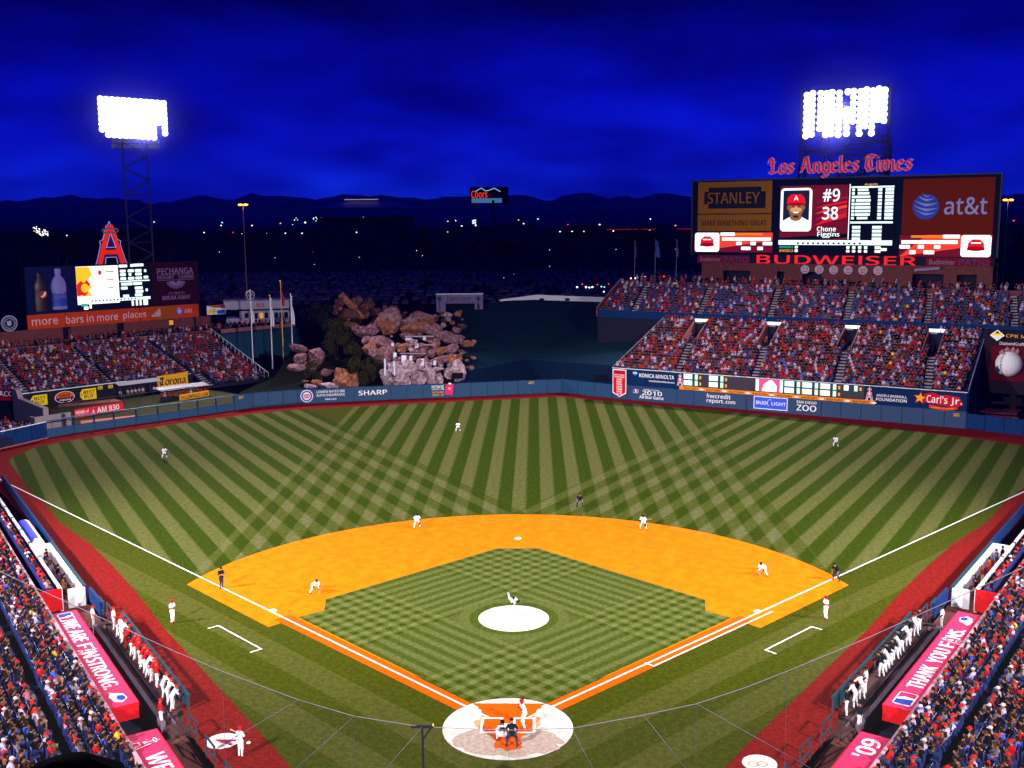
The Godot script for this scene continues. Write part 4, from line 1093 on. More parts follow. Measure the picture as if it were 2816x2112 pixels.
func portrait(parent: Node3D, x: Transform3D, w: float, h: float) -> void:
	# a generic player in a red cap
	var skin := glow("screen_skin", Color(0.33, 0.12, 0.035), 1.0)
	var skin2 := glow("screen_skin_lit", Color(0.75, 0.38, 0.16), 1.0)
	var red := glow("screen_red", Color(0.85, 0.01, 0.015), 1.0)
	var wht := glow("screen_white", Color(0.95, 1.0, 1.0), 1.5)
	var blk := glow("screen_navy", Color(0.01, 0.015, 0.05), 1.0)
	plate("card", parent, x, rrect(w, h, 0.12 * w), wht, 0.02)
	plate("card_field", parent, x * at3(0, 0.02 * h, 0.022), rrect(w * 0.84, h * 0.86, 0.04 * w), blk, 0.01)
	plate("shirt", parent, x * at3(0, 0, 0.034), PackedVector2Array([Vector2(-0.42, -0.5) * Vector2(w, h), Vector2(0.42, -0.5) * Vector2(w, h), Vector2(0.42, -0.26) * Vector2(w, h), Vector2(0.2, -0.17) * Vector2(w, h), Vector2(-0.2, -0.17) * Vector2(w, h), Vector2(-0.42, -0.26) * Vector2(w, h)]), wht, 0.01)
	plate("neck", parent, x * at3(0, -0.17 * h, 0.046), ellipse(0.19 * w, 0.09 * h), skin, 0.01)
	plate("face", parent, x * at3(0, 0.03 * h, 0.058), ellipse(0.24 * w, 0.22 * h), skin, 0.01)
	for s: float in [-1.0, 1.0]:
		plate("ear", parent, x * at3(s * 0.245 * w, 0.05 * h, 0.052), ellipse(0.045 * w, 0.055 * h, 12), skin, 0.01)
		plate("cheek", parent, x * at3(s * 0.1 * w, 0.0, 0.07), ellipse(0.085 * w, 0.05 * h, 14), skin2, 0.004)
		plate("eye", parent, x * at3(s * 0.1 * w, 0.085 * h, 0.075), ellipse(0.045 * w, 0.014 * h, 10), blk, 0.004)
	plate("nose", parent, x * at3(0, 0.035 * h, 0.075), ellipse(0.05 * w, 0.05 * h, 10), skin2, 0.004)
	plate("mouth", parent, x * at3(0, -0.06 * h, 0.075), ellipse(0.09 * w, 0.018 * h, 12), wht, 0.004)
	plate("beard", parent, x * at3(0, -0.155 * h, 0.075), ellipse(0.09 * w, 0.03 * h, 12), blk, 0.004)
	plate("cap", parent, x * at3(0, 0.2 * h, 0.08), PackedVector2Array([Vector2(-0.3, -0.07) * Vector2(w, h), Vector2(0.3, -0.07) * Vector2(w, h), Vector2(0.27, 0.08) * Vector2(w, h), Vector2(0.15, 0.16) * Vector2(w, h), Vector2(-0.15, 0.16) * Vector2(w, h), Vector2(-0.27, 0.08) * Vector2(w, h)]), red, 0.01)
	plate("cap_peak", parent, x * at3(0, 0.13 * h, 0.092), ellipse(0.28 * w, 0.03 * h), glow("screen_red_dark", Color(0.35, 0.0, 0.01), 1.0), 0.008)
	letters("A", parent, x * at3(0, 0.27 * h, 0.092), 0.14 * w, 0.1 * h, wht, "serif", "cap_letter", 0.008)

func right_board() -> void:
	var F := frame(v3(A6, 0), RD) * at3(0, 0, -44)
	var t := thing("scoreboard", "huge dark scoreboard frame above the right field stand", "scoreboard", F)
	var m := MB.new()
	m.bx(Vector3(26.1, 30.7, -1.2), Vector3(57.8, 14.8, 2.0))
	part("frame", m.mesh(), mat("frame_navy", Color(0.006, 0.008, 0.03), 0.7), t)
	m = MB.new(); m.bx(Vector3(26.1, 38.2, -0.2), Vector3(58, 0.25, 0.3)); m.bx(Vector3(-2.8, 30.7, -0.1), Vector3(0.3, 14.8, 0.3)); m.bx(Vector3(55.0, 30.7, -0.1), Vector3(0.3, 14.8, 0.3))
	part("frame_edge", m.mesh(), M.steel_dark, t)
	m = MB.new(); m.bx(Vector3(27.2, 22.5, -0.8), Vector3(55, 1.7, 1.2))
	part("lower_beam", m.mesh(), M.near_black, t)
	# panels
	var yel := mat("panel_yellow", Color(0.34, 0.13, 0.004), 0.7)
	var n := thing("scoreboard_advert", "dull yellow scoreboard panel with black lettering at upper left", "advert", F, "advert panels on the scoreboard")
	plate("panel", n, at3(6.1, 34.75, -0.15), rrect(15.3, 6.3, 0.05), yel, 0.12)
	plate("black_plaque", n, at3(6.1, 34.7, -0.02), PackedVector2Array([Vector2(-6.3, -1.2), Vector2(-5.4, -1.2), Vector2(-5.4, -2.1), Vector2(6.4, -2.1), Vector2(6.4, 1.2), Vector2(5.5, 1.2), Vector2(5.5, 2.1), Vector2(-5.4, 2.1), Vector2(-5.4, 1.3), Vector2(-6.3, 1.3)]), M.near_black, 0.06)
	letters("STANLEY", n, at3(5.9, 34.7, 0.045), 10.8, 2.2, yel)
	plate("lower_panel", n, at3(6.1, 29.75, -0.15), rrect(15.3, 3.3, 0.05), yel, 0.12)
	letters("MAKE SOMETHING GREAT", n, at3(6.1, 29.75, -0.02), 13.4, 1.05, M.near_black)
	n = thing("scoreboard_advert", "dull red scoreboard panel with a striped blue globe at upper right", "advert", F, "advert panels on the scoreboard")
	plate("panel", n, at3(46.2, 32.55, -0.15), rrect(15.6, 10.1, 0.05), mat("panel_maroon", Color(0.17, 0.017, 0.003), 0.7), 0.12)
	globe_mark(n, at3(42.5, 32.5, -0.02), 2.3, mat("globe_blue2", Color(0.04, 0.08, 0.55), 0.6), mat("globe_white", Color(0.35, 0.38, 0.75), 0.6))
	letters("at&t", n, at3(49.3, 32.6, -0.02), 7.2, 3.1, mat("globe_white", Color(0.35, 0.38, 0.75), 0.6))
	# main screen
	var s := thing("scoreboard_screen", "bright main video screen with a player portrait and score table", "screen", F)
	plate("panel", s, at3(26.25, 30.4, -0.15), rrect(21.9, 13.2, 0.05), glow("screen_black", Color(0.002, 0.003, 0.012), 1.0), 0.12)
	plate("red_field", s, at3(21.95, 31.5, -0.02), rrect(13.0, 10.6, 0.05), glow("screen_deep_red", Color(0.16, 0.005, 0.02), 1.0), 0.01)
	for i in 5:
		plate("red_streak", s, at3(25.2, 30.3 + i * 0.9, -0.005), PackedVector2Array([Vector2(-3.0, -1.2 + i * 0.2), Vector2(3.1, 0.4), Vector2(3.1, 1.3 - i * 0.15), Vector2(-1.0, 0.1)]), glow("screen_streak%d" % (i % 3), [Color(0.75, 0.01, 0.02), Color(0.4, 0.01, 0.05), Color(0.95, 0.06, 0.03)][i % 3], 1.0), 0.004)
	plate("dark_band", s, at3(21.95, 26.6, 0.005), PackedVector2Array([Vector2(-6.5, -0.9), Vector2(6.5, 0.3), Vector2(6.5, 1.0), Vector2(-6.5, 0.2)]), M["screen_black"], 0.004)
	portrait(s, at3(18.6, 32.2, 0.0), 6.1, 8.3)
	var cy: Material = M["screen_cyan"]; var wh: Material = M["screen_white"]
	letters("#9", s, at3(25.3, 34.9, 0.03), 3.2, 2.4, cy)
	letters("38", s, at3(25.2, 31.5, 0.03), 3.0, 2.4, cy)
	letters("Chone", s, at3(24.6, 28.5, 0.03), 3.6, 0.95, cy)
	letters("Figgins", s, at3(25.0, 27.35, 0.03), 4.2, 1.1, cy)
	m = MB.new(); m.bx(Vector3(28.75, 31.7, 0.0), Vector3(0.16, 10.4, 0.03)); m.bx(Vector3(32.9, 36.3, 0.0), Vector3(7.8, 0.3, 0.03)); m.bx(Vector3(32.9, 29.7, 0.0), Vector3(7.8, 0.35, 0.03)); m.bx(Vector3(26.1, 26.2, 0.0), Vector3(21.5, 0.28, 0.03))
	part("rule_line", m.mesh(), cy, s)
	letters("Angels", s, at3(32.6, 36.75, 0.0), 2.4, 0.5, M["screen_orange"])
	for i in 9:
		var y := 35.8 - i * 0.66
		m = MB.new()
		m.bx(Vector3(29.4, y, 0), Vector3(0.5, 0.46, 0.03)); m.bx(Vector3(31.2 + rng.randf_range(-0.1, 0.1), y, 0), Vector3(rng.randf_range(1.9, 2.9), 0.44, 0.03)); m.bx(Vector3(34.3, y, 0), Vector3(0.7, 0.46, 0.03)); m.bx(Vector3(36.0, y, 0), Vector3(1.5, 0.5, 0.03))
		part("table_row", m.mesh(), cy, s)
	for i in 4:
		var y := 28.8 - i * 0.72
		m = MB.new(); m.bx(Vector3(30.2, y, 0), Vector3(1.5, 0.5, 0.03)); m.bx(Vector3(34.0, y, 0), Vector3(1.7, 0.5, 0.03))
		part("table_row", m.mesh(), cy, s)
	plate("score_bar", s, at3(26.1, 25.75, 0.0), rrect(21.5, 0.62, 0.05), cy, 0.03)
	for i in 13:
		plate("score_gap", s, at3(19.2 + i * 0.98, 25.75, 0.035), rrect(0.42, 0.36, 0.02), M["screen_black"], 0.006)
	letters("Athletics", s, at3(16.9, 25.05, 0.0), 2.8, 0.5, glow("screen_teal", Color(0.02, 0.55, 0.45), 1.0))
	letters("ANGELS", s, at3(16.9, 24.3, 0.0), 2.8, 0.5, M["screen_orange"])
	for q in [[18.9, 25.0], [18.9, 24.3], [28.8, 25.0], [28.8, 24.3], [29.9, 25.0], [29.9, 24.3], [31.0, 25.0], [31.0, 24.3], [32.1, 25.0], [32.1, 24.3], [34.3, 25.0], [34.3, 24.3], [35.4, 24.65]]:
		plate("score_digit", s, at3(q[0], q[1], 0.0), rrect(0.6 if q[0] < 33 else 1.1, 0.52, 0.1), glow("screen_pale", Color(0.9, 1.0, 0.8), 1.3), 0.03)
	# two ribbon screens
	for q in [[-2.1, 14.1, 23.9, 27.8, "left"], [38.2, 54.0, 23.4, 27.4, "right"]]:
		var w: float = q[1] - q[0]; var h: float = q[3] - q[2]; var cx: float = (q[0] + q[1]) / 2; var cyy: float = (q[2] + q[3]) / 2
		var lr := 1.0 if q[4] == "left" else -1.0
		s = thing("ribbon_screen", "bright red and white ribbon screen on the " + q[4] + " of the main screen", "screen", F, "scoreboard ribbon screens")
		plate("panel", s, at3(cx, cyy, -0.15), rrect(w, h, 0.05), glow("screen_deep_red", Color(0.16, 0.005, 0.02), 1.0), 0.12)
		plate("red_streak", s, at3(cx, cyy, -0.02), PackedVector2Array([Vector2(-w * 0.5, -h * 0.5), Vector2(w * 0.5, h * 0.1), Vector2(w * 0.5, h * 0.5), Vector2(-w * 0.2, h * 0.5)]), M["screen_streak2"], 0.01)
		plate("card", s, at3(cx - lr * w * 0.335, cyy, 0.0), rrect(w * 0.32, h * 0.98, 0.5), M["screen_white"], 0.02)
		plate("cap", s, at3(cx - lr * w * 0.335, cyy + 0.1, 0.022), PackedVector2Array([Vector2(-1.5, -0.9), Vector2(1.5, -0.9), Vector2(1.3, 0.5), Vector2(0.6, 1.1), Vector2(-0.6, 1.1), Vector2(-1.3, 0.5)]), M["screen_red"], 0.01)
		plate("cap_peak", s, at3(cx - lr * w * 0.335, cyy - 0.5, 0.034), ellipse(1.5, 0.4), M["screen_red_dark"], 0.008)
		plate("stitch_band", s, at3(cx - lr * w * 0.335, cyy + 0.55, 0.034), rrect(1.7, 0.2, 0.05), M["screen_white"], 0.008)
		plate("blue_bar", s, at3(cx + lr * w * 0.17, cyy + h * 0.17, 0.0), rrect(w * 0.62, h * 0.16, 0.05), M["screen_cyan"], 0.01)
		plate("orange_bar", s, at3(cx + lr * w * 0.2, cyy + h * 0.42, 0.0), rrect(w * 0.35, h * 0.12, 0.05), glow("screen_fire", Color(1.0, 0.22, 0.01), 1.0), 0.01)
		for i in 7:
			plate("lit_block", s, at3(cx + lr * w * (-0.1 + 0.09 * i), cyy + h * (0.42 if i < 2 else [-0.05, -0.3][i % 2]), 0.014), rrect(w * (0.12 if i % 3 == 0 else 0.07), h * 0.17, 0.15), M["screen_white"], 0.01)
	# red word below and patio boards
	n = thing("lit_word_sign", "glowing red capital letters spelling a beer name under the scoreboard", "sign", F)
	var red := glow("neon_red", Color(1.0, 0.018, 0.02), 1.0)
	letters("BUDWEISER", n, at3(26.2, 22.55, -0.1), 30.4, 1.75, red)
	for q in [[-1.2, "left"], [43.2, "right"]]:
		n = thing("patio_sign", "dim maroon patio sign with script on the " + q[1] + " below the scoreboard", "sign", F, "patio signs")
		plate("panel", n, at3(q[0] + 5.3, 22.45, -0.1), rrect(11.0, 1.6, 0.05), mat("sign_maroon2", Color(0.20, 0.01, 0.02), 0.7), 0.1)
		letters("Budweiser", n, at3(q[0] + 2.6, 22.45, 0.02), 4.4, 0.9, mat("dim_white", Color(0.25, 0.2, 0.35), 0.7), "serif")
		letters("PATIO", n, at3(q[0] + 8.0, 22.45, 0.02), 5.0, 1.1, mat("dim_blue", Color(0.06, 0.06, 0.2), 0.7), "serif")
	# pavilion wall under the board with the six round numbers
	var pv := thing("scoreboard_pavilion", "salmon pavilion wall with doorways under the scoreboard", "building", F)
	for g in [[0.0, 4.6], [10.2, 15.6], [17.0, 20.6], [24.4, 41.0], [46.4, 48.6], [52.0, 54.6]]:
		m = MB.new(); m.bx(Vector3((g[0] + g[1]) / 2, 19.8, 1.0), Vector3(g[1] - g[0], 4.0, 0.4))
		part("wall", m.mesh(), M.salmon, pv)
	m = MB.new(); m.bx(Vector3(27.2, 21.0, 0.95), Vector3(54.6, 1.5, 0.3))
	part("upper_wall", m.mesh(), M.salmon, pv)
	m = MB.new(); m.bx(Vector3(27.2, 19.0, -1.5), Vector3(56, 6.5, 0.4))
	part("back_wall", m.mesh(), M.near_black, pv)
	for g in [[47.5, 1.6, 18.9], [53.3, 1.4, 18.9], [48.0, 1.2, 19.4]]:
		m = MB.new(); m.bx(Vector3(g[0], g[2], 0.8), Vector3(g[1], 0.5, 0.1))
		part("lit_window", m.mesh(), M["window_amber"], pv)
	m = MB.new(); m.box(Transform3D(Basis(Vector3.BACK, 0.1), Vector3(43.6, 21.2, 1.6)), Vector3(4.4, 0.5, 1.0))
	part("awning", m.mesh(), mat("dim_white", Color(0.25, 0.2, 0.35), 0.7), pv)
	var nums := ["11", "26", "29", "30", "42", "50"]
	for i in 6:
		n = thing("number_disc", ["leftmost", "second", "third", "fourth", "fifth", "rightmost"][i] + " of six white discs, red number " + nums[i] + " on the salmon wall", "number disc", F, "retired number discs")
		var x := at3(21.1 + i * 2.74, 20.75, 1.25)
		plate("rim", n, x, ellipse(0.95, 0.95), M.pad_navy)
		plate("disc", n, x * at3(0, 0, 0.035), ellipse(0.85, 0.85), mat("disc_white", Color(0.5, 0.42, 0.5), 0.7))
		letters(nums[i], n, x * at3(0, 0.12, 0.07), 0.95, 0.62, M.roof_red_dark)
		plate("name_bar", n, x * at3(0, -0.45, 0.07), rrect(0.9, 0.16, 0.05), M.roof_red_dark)
	# blackletter sign on stalks
	n = thing("rooftop_sign", "red blackletter newspaper sign standing on the scoreboard roof", "sign", F)
	blackletter("Los Angeles Times", n, at3(26.5, 40.55, 0.2), 27.0, 2.9, glow("sign_red", Color(0.62, 0.012, 0.03), 0.75), 0.17, 0.12, glow("sign_rim", Color(0.34, 0.18, 0.42), 0.8))
	for i in 22:
		m = MB.new(); m.bar(Vector3(13.6 + i * 1.24, 38.3, 0.1), Vector3(13.6 + i * 1.24, 39.5, 0.1), 0.06, 0.06, 4)
		part("stalk", m.mesh(), M.steel_dark, n)

func left_board() -> void:
	var F := frame(v3(B0, 0), LD) * at3(0, 0, -24)
	var t := thing("scoreboard", "dark left scoreboard frame above the salmon concourse", "scoreboard", F)
	var m := MB.new(); m.bx(Vector3(25.7, 18.0, -0.8), Vector3(36.4, 9.0, 1.2)); m.bx(Vector3(25.7, 12.0, -0.8), Vector3(36.4, 3.2, 1.0))
	part("frame", m.mesh(), M.frame_navy, t)
	for i in 6:
		m = MB.new(); m.bx(Vector3(9.0 + i * 6.6, 9.0, -0.8), Vector3(0.8, 4.0, 0.8))
		part("column", m.mesh(), M.steel_dark, t)
	var n := thing("banner", "long orange banner with pale lettering below the left scoreboard", "banner", F)
	for g in [[7.4, 14.6], [14.75, 30.0], [30.15, 43.4]]:
		plate("panel", n, at3((g[0] + g[1]) / 2, 12.1, -0.2), rrect(g[1] - g[0], 2.75, 0.03), M.orange_sign, 0.15)
	plate("brown_sweep", n, at3(36.4, 12.1, -0.045), PackedVector2Array([Vector2(-4.5, -1.35), Vector2(0.5, -1.35), Vector2(1.5, -0.3), Vector2(1.7, 1.35), Vector2(-3.5, 1.35)]), mat("sweep_brown", Color(0.38, 0.07, 0.004), 0.6), 0.02)
	var pale := mat("lettering_pale", Color(0.75, 0.42, 0.5), 0.6)
	letters("more", n, at3(10.7, 12.0, -0.03), 5.0, 1.15, pale)
	letters("bars in more", n, at3(20.0, 12.1, -0.03), 10.6, 1.5, pale)
	letters("places", n, at3(28.9, 11.95, -0.03), 5.0, 1.75, pale)
	for i in 5:
		m = MB.new(); m.bx(Vector3(32.7 + i * 0.42, 11.6 + 0.16 * i, 0.0), Vector3(0.28, 0.35 + 0.32 * i, 0.05))
		part("bar_mark", m.mesh(), pale, n)
	globe_mark(n, at3(38.8, 12.2, -0.03), 0.75, mat("globe_blue2", Color(0.04, 0.08, 0.55), 0.6), M.trim_white)
	letters("at&t", n, at3(40.9, 12.2, -0.03), 1.7, 0.9, pale)
	# bottles
	n = thing("scoreboard_advert", "dark blue panel with a pale water bottle beside a dim cola bottle", "advert", F)
	plate("panel", n, at3(12.4, 18.0, -0.15), rrect(9.6, 8.9, 0.05), mat("panel_blue", Color(0.006, 0.01, 0.07), 0.7), 0.1)
	var wb := [[0.0, 14.1], [1.45, 14.2], [1.5, 14.8], [1.4, 15.4], [1.5, 16.0], [1.4, 17.4], [1.5, 18.4], [1.35, 19.4], [1.0, 20.2], [0.55, 20.7], [0.5, 21.0]]
	var flat := Transform3D(Basis.from_scale(Vector3(1, 1, 0.35)), Vector3(13.7, 0, 0.1))
	m = MB.new(); m.lathe(wb.slice(5), flat, 20); part("bottle_top", m.mesh(), mat("bottle_pale", Color(0.20, 0.18, 0.52), 0.5), n)
	m = MB.new(); m.lathe(wb.slice(2, 6), flat, 20); part("bottle_label", m.mesh(), mat("bottle_blue", Color(0.02, 0.04, 0.42), 0.5), n)
	m = MB.new(); m.lathe(wb.slice(0, 3), flat, 20); part("bottle_base", m.mesh(), M.bottle_pale, n)
	m = MB.new(); m.lathe([[0.62, 20.95], [0.62, 22.0], [0.0, 22.05]], flat, 20); part("bottle_cap", m.mesh(), M.bottle_pale, n)
	letters("AQUAFINA", n, at3(13.7, 16.6, 0.66), 2.2, 0.75, M.bottle_pale, "serif")
	plate("peaks", n, at3(13.7, 17.2, 0.66), PackedVector2Array([Vector2(-0.9, 0), Vector2(-0.4, 0.35), Vector2(-0.1, 0.1), Vector2(0.3, 0.4), Vector2(0.9, 0)]), M.bottle_pale)
	flat.origin.x = 10.1
	m = MB.new(); m.lathe([[0.0, 14.0], [1.25, 14.1], [1.3, 15.5], [1.2, 17.2], [1.3, 18.4], [1.1, 19.4], [0.45, 20.6], [0.45, 21.2], [0.0, 21.25]], flat, 20); part("cola_bottle", m.mesh(), mat("cola", Color(0.03, 0.006, 0.012), 0.4), n)
	plate("cola_mark_red", n, at3(10.4, 17.2, 0.6), ellipse(0.75, 0.75), mat("cola_red", Color(0.4, 0.04, 0.02), 0.6))
	plate("cola_mark_white", n, at3(10.5, 17.25, 0.64), PackedVector2Array([Vector2(-0.6, -0.4), Vector2(0.0, 0.0), Vector2(0.3, 0.6), Vector2(0.6, 0.35), Vector2(0.25, -0.3), Vector2(-0.2, -0.6)]), M.trim_white)
	# screen
	var s := thing("scoreboard_screen", "bright left video screen with a flame picture and lit blocks", "screen", F)
	plate("panel", s, at3(24.9, 18.0, -0.15), rrect(15.5, 8.7, 0.05), M["screen_black"], 0.12)
	plate("white_page", s, at3(21.6, 18.5, -0.02), rrect(8.6, 7.4, 0.05), glow("screen_page", Color(1.0, 0.98, 0.9), 1.5), 0.01)
	plate("yellow_picture", s, at3(18.9, 19.1, 0.0), PackedVector2Array([Vector2(-1.6, -2.7), Vector2(1.4, -2.7), Vector2(0.7, -1.6), Vector2(1.5, -0.9), Vector2(0.6, 0.4), Vector2(1.6, 1.4), Vector2(1.0, 3.0), Vector2(-1.6, 3.0)]), glow("screen_gold", Color(1.0, 0.55, 0.02), 1.1), 0.01)
	plate("red_picture", s, at3(18.7, 18.4, 0.014), PackedVector2Array([Vector2(-1.4, -1.9), Vector2(-0.4, -1.7), Vector2(0.1, -2.0), Vector2(0.9, -1.1), Vector2(0.4, -0.7), Vector2(1.3, 0.3), Vector2(0.7, 1.2), Vector2(0.1, 0.6), Vector2(-0.6, 1.0), Vector2(-1.4, 0.3)]), M["screen_red"], 0.01)
	plate("gold_spot", s, at3(18.9, 18.0, 0.028), ellipse(0.8, 0.9, 12), M["screen_gold"], 0.006)
	plate("mark", s, at3(22.1, 20.9, 0.0), ellipse(0.35, 0.5, 10), M["screen_red"], 0.01)
	for i in 3:
		plate("grey_line", s, at3(24.1, 21.0 - i * 1.6, 0.0), rrect(1.8 - i * 0.3, 0.22, 0.03), glow("screen_grey", Color(0.3, 0.28, 0.26), 1.0), 0.008)
	for q in [[27.0, 22.0, 1.8], [28.9, 22.05, 0.7], [30.3, 22.1, 2.2], [26.9, 21.0, 1.2], [26.9, 20.3, 1.2], [26.9, 19.5, 1.2], [28.6, 21.0, 1.3], [28.4, 20.3, 0.6], [28.6, 19.5, 1.3], [30.2, 21.0, 1.4], [30.2, 20.3, 1.4], [30.2, 19.5, 1.4], [31.7, 20.9, 0.5], [31.8, 19.6, 1.0], [27.6, 18.4, 2.4], [29.9, 18.4, 1.9], [27.0, 17.6, 1.4], [30.1, 17.5, 1.7], [30.2, 16.8, 1.7], [30.0, 16.1, 1.6], [31.8, 17.0, 0.5], [27.3, 16.0, 1.3]]:
		plate("lit_block", s, at3(q[0], q[1], -0.02), rrect(q[2], 0.55, 0.15), M["screen_cyan"], 0.02)
	m = MB.new(); m.bx(Vector3(29.3, 18.95, 0.0), Vector3(6.5, 0.22, 0.03))
	part("rule_line", m.mesh(), M["screen_cyan"], s)
	plate("score_bar", s, at3(24.9, 15.4, 0.0), rrect(15.2, 0.55, 0.05), M["screen_cyan"], 0.02)
	for i in 13: plate("score_gap", s, at3(20.2 + i * 0.75, 15.4, 0.022), rrect(0.32, 0.3, 0.02), M["screen_black"], 0.006)
	plate("teal_word", s, at3(18.6, 14.75, 0.0), rrect(1.3, 0.5, 0.05), M["screen_teal"], 0.02)
	plate("white_word", s, at3(18.9, 14.1, 0.0), rrect(0.9, 0.6, 0.1), M["screen_white"], 0.02)
	for q in [[19.8, 14.5], [28.6, 14.5], [29.5, 14.5], [30.3, 14.5], [31.4, 14.5]]: plate("score_digit", s, at3(q[0], q[1], 0.0), rrect(0.45 if q[0] < 31 else 1.0, 1.1, 0.1), M["screen_pale"], 0.02)
	# casino panel
	n = thing("scoreboard_advert", "dark maroon panel with pale lettering and a feather fan", "advert", F)
	plate("panel", n, at3(38.3, 18.0, -0.15), rrect(10.6, 8.9, 0.05), mat("panel_plum", Color(0.03, 0.004, 0.012), 0.7), 0.1)
	var dl := mat("letter_lilac", Color(0.30, 0.16, 0.36), 0.7)
	letters("PECHANGA", n, at3(38.4, 20.6, -0.03), 8.2, 1.25, dl, "serif")
	letters("RESORT", n, at3(36.2, 19.35, -0.03), 3.8, 0.7, dl)
	letters("CASINO", n, at3(40.8, 19.35, -0.03), 3.5, 0.7, dl)
	m = MB.new(); m.bx(Vector3(38.4, 18.75, 0.0), Vector3(8.3, 0.08, 0.05)); m.bx(Vector3(38.4, 19.9, 0.0), Vector3(8.3, 0.06, 0.05))
	part("rule_line", m.mesh(), dl, n)
	for i in 11:
		var a := PI + 0.25 + (PI - 0.5) * i / 10.0
		m = MB.new(); stroke(m, Vector2(cos(a), sin(a)) * 0.4, Vector2(cos(a) * 2.2, sin(a) * 1.7), 0.2, at3(38.4, 18.6, 0), -0.03, 0.02)
		part("feather", m.mesh(), dl, n)
	letters("IT'S TIME TO", n, at3(38.4, 16.0, -0.03), 3.6, 0.45, dl)
	letters("BREAK AWAY", n, at3(38.4, 15.1, -0.03), 6.4, 0.85, dl)
	# haloed letter on top
	n = thing("letter_sign", "giant red letter with a silver halo standing on the left scoreboard", "sign", F)
	letter_a(n, at3(24.9, 26.45, -0.8), 6.6, 8.6, glow("letter_red", Color(0.95, 0.02, 0.008), 0.8), mat("letter_edge_navy", Color(0.02, 0.02, 0.12), 0.6), 0.5, mat("halo_grey", Color(0.14, 0.14, 0.18), 0.4))
	# outline tube round the letter
	var op := [Vector2(-0.5, -0.5), Vector2(-0.42, -0.34), Vector2(-0.30, -0.02), Vector2(-0.32, 0.06), Vector2(-0.22, 0.10), Vector2(-0.10, 0.40), Vector2(-0.05, 0.40), Vector2(0.0, 0.5), Vector2(0.05, 0.40), Vector2(0.10, 0.40), Vector2(0.22, 0.10), Vector2(0.32, 0.06), Vector2(0.30, -0.02), Vector2(0.42, -0.34), Vector2(0.5, -0.5), Vector2(0.20, -0.5), Vector2(0.16, -0.30), Vector2(-0.16, -0.30), Vector2(-0.20, -0.5)]
	m = MB.new()
	for i in op.size():
		var a: Vector2 = op[i] * Vector2(6.8, 8.8); var b: Vector2 = op[(i + 1) % op.size()] * Vector2(6.8, 8.8)
		m.bar(Vector3(24.9 + a.x, 26.45 + a.y, -0.45), Vector3(24.9 + b.x, 26.45 + b.y, -0.45), 0.07, 0.07, 5)
	for i in 3:
		var tri := [Vector2(-0.15, -0.08), Vector2(0.15, -0.08), Vector2(0.0, 0.24)]
		var a: Vector2 = tri[i] * Vector2(6.6, 8.6); var b: Vector2 = tri[(i + 1) % 3] * Vector2(6.6, 8.6)
		m.bar(Vector3(24.9 + a.x, 26.45 + a.y, -0.2), Vector3(24.9 + b.x, 26.45 + b.y, -0.2), 0.07, 0.07, 5)
	part("outline", m.mesh(), glow("outline_lilac", Color(0.35, 0.3, 0.75), 0.9), n)
	# round seal and small side board
	n = thing("round_seal", "round pale seal with a bear figure left of the orange banner", "sign", F)
	plate("seal", n, at3(4.1, 12.2, -0.1), ellipse(1.5, 1.5), mat("dim_white2", Color(0.38, 0.36, 0.6), 0.7))
	plate("ring", n, at3(4.1, 12.2, -0.06), ellipse(1.32, 1.32), M.near_black)
	for i in 20:
		m = MB.new(); m.box(Transform3D(Basis(Vector3.BACK, TAU * i / 20), Vector3(4.1 + cos(TAU * i / 20) * 1.15, 12.2 + sin(TAU * i / 20) * 1.15, -0.02)), Vector3(0.2, 0.14, 0.03))
		part("ring_mark", m.mesh(), M.dim_white2, n)
	plate("inner", n, at3(4.1, 12.2, -0.025), ellipse(0.95, 0.95), M.dim_white2)
	plate("core", n, at3(4.1, 12.2, 0.01), ellipse(0.85, 0.85), M.near_black)
	plate("figure", n, at3(4.0, 12.2, 0.045), ellipse(0.42, 0.48, 14), M.dim_white2)
	for sx: float in [-0.35, 0.3]: plate("figure_ear", n, at3(4.0 + sx, 12.6, 0.045), ellipse(0.14, 0.14, 10), M.dim_white2)
	n = thing("side_advert", "small orange yellow and white advert board right of the orange banner", "advert", F)
	plate("panel", n, at3(47.6, 11.9, -0.1), rrect(4.6, 2.0, 0.03), M.trim_white, 0.1)
	plate("orange", n, at3(48.0, 12.5, 0.0), PackedVector2Array([Vector2(-2.4, 0.35), Vector2(-1.0, -0.1), Vector2(1.8, -0.3), Vector2(1.8, 0.38), Vector2(-2.4, 0.38)]), M.orange_sign)
	plate("yellow", n, at3(46.4, 11.6, 0.0), PackedVector2Array([Vector2(-0.9, -0.5), Vector2(0.8, -0.3), Vector2(0.9, 0.5), Vector2(-0.6, 0.4)]), M.tag_yellow)
	plate("blue", n, at3(48.7, 11.4, 0.0), rrect(1.9, 0.8, 0.05), M.globe_blue2)

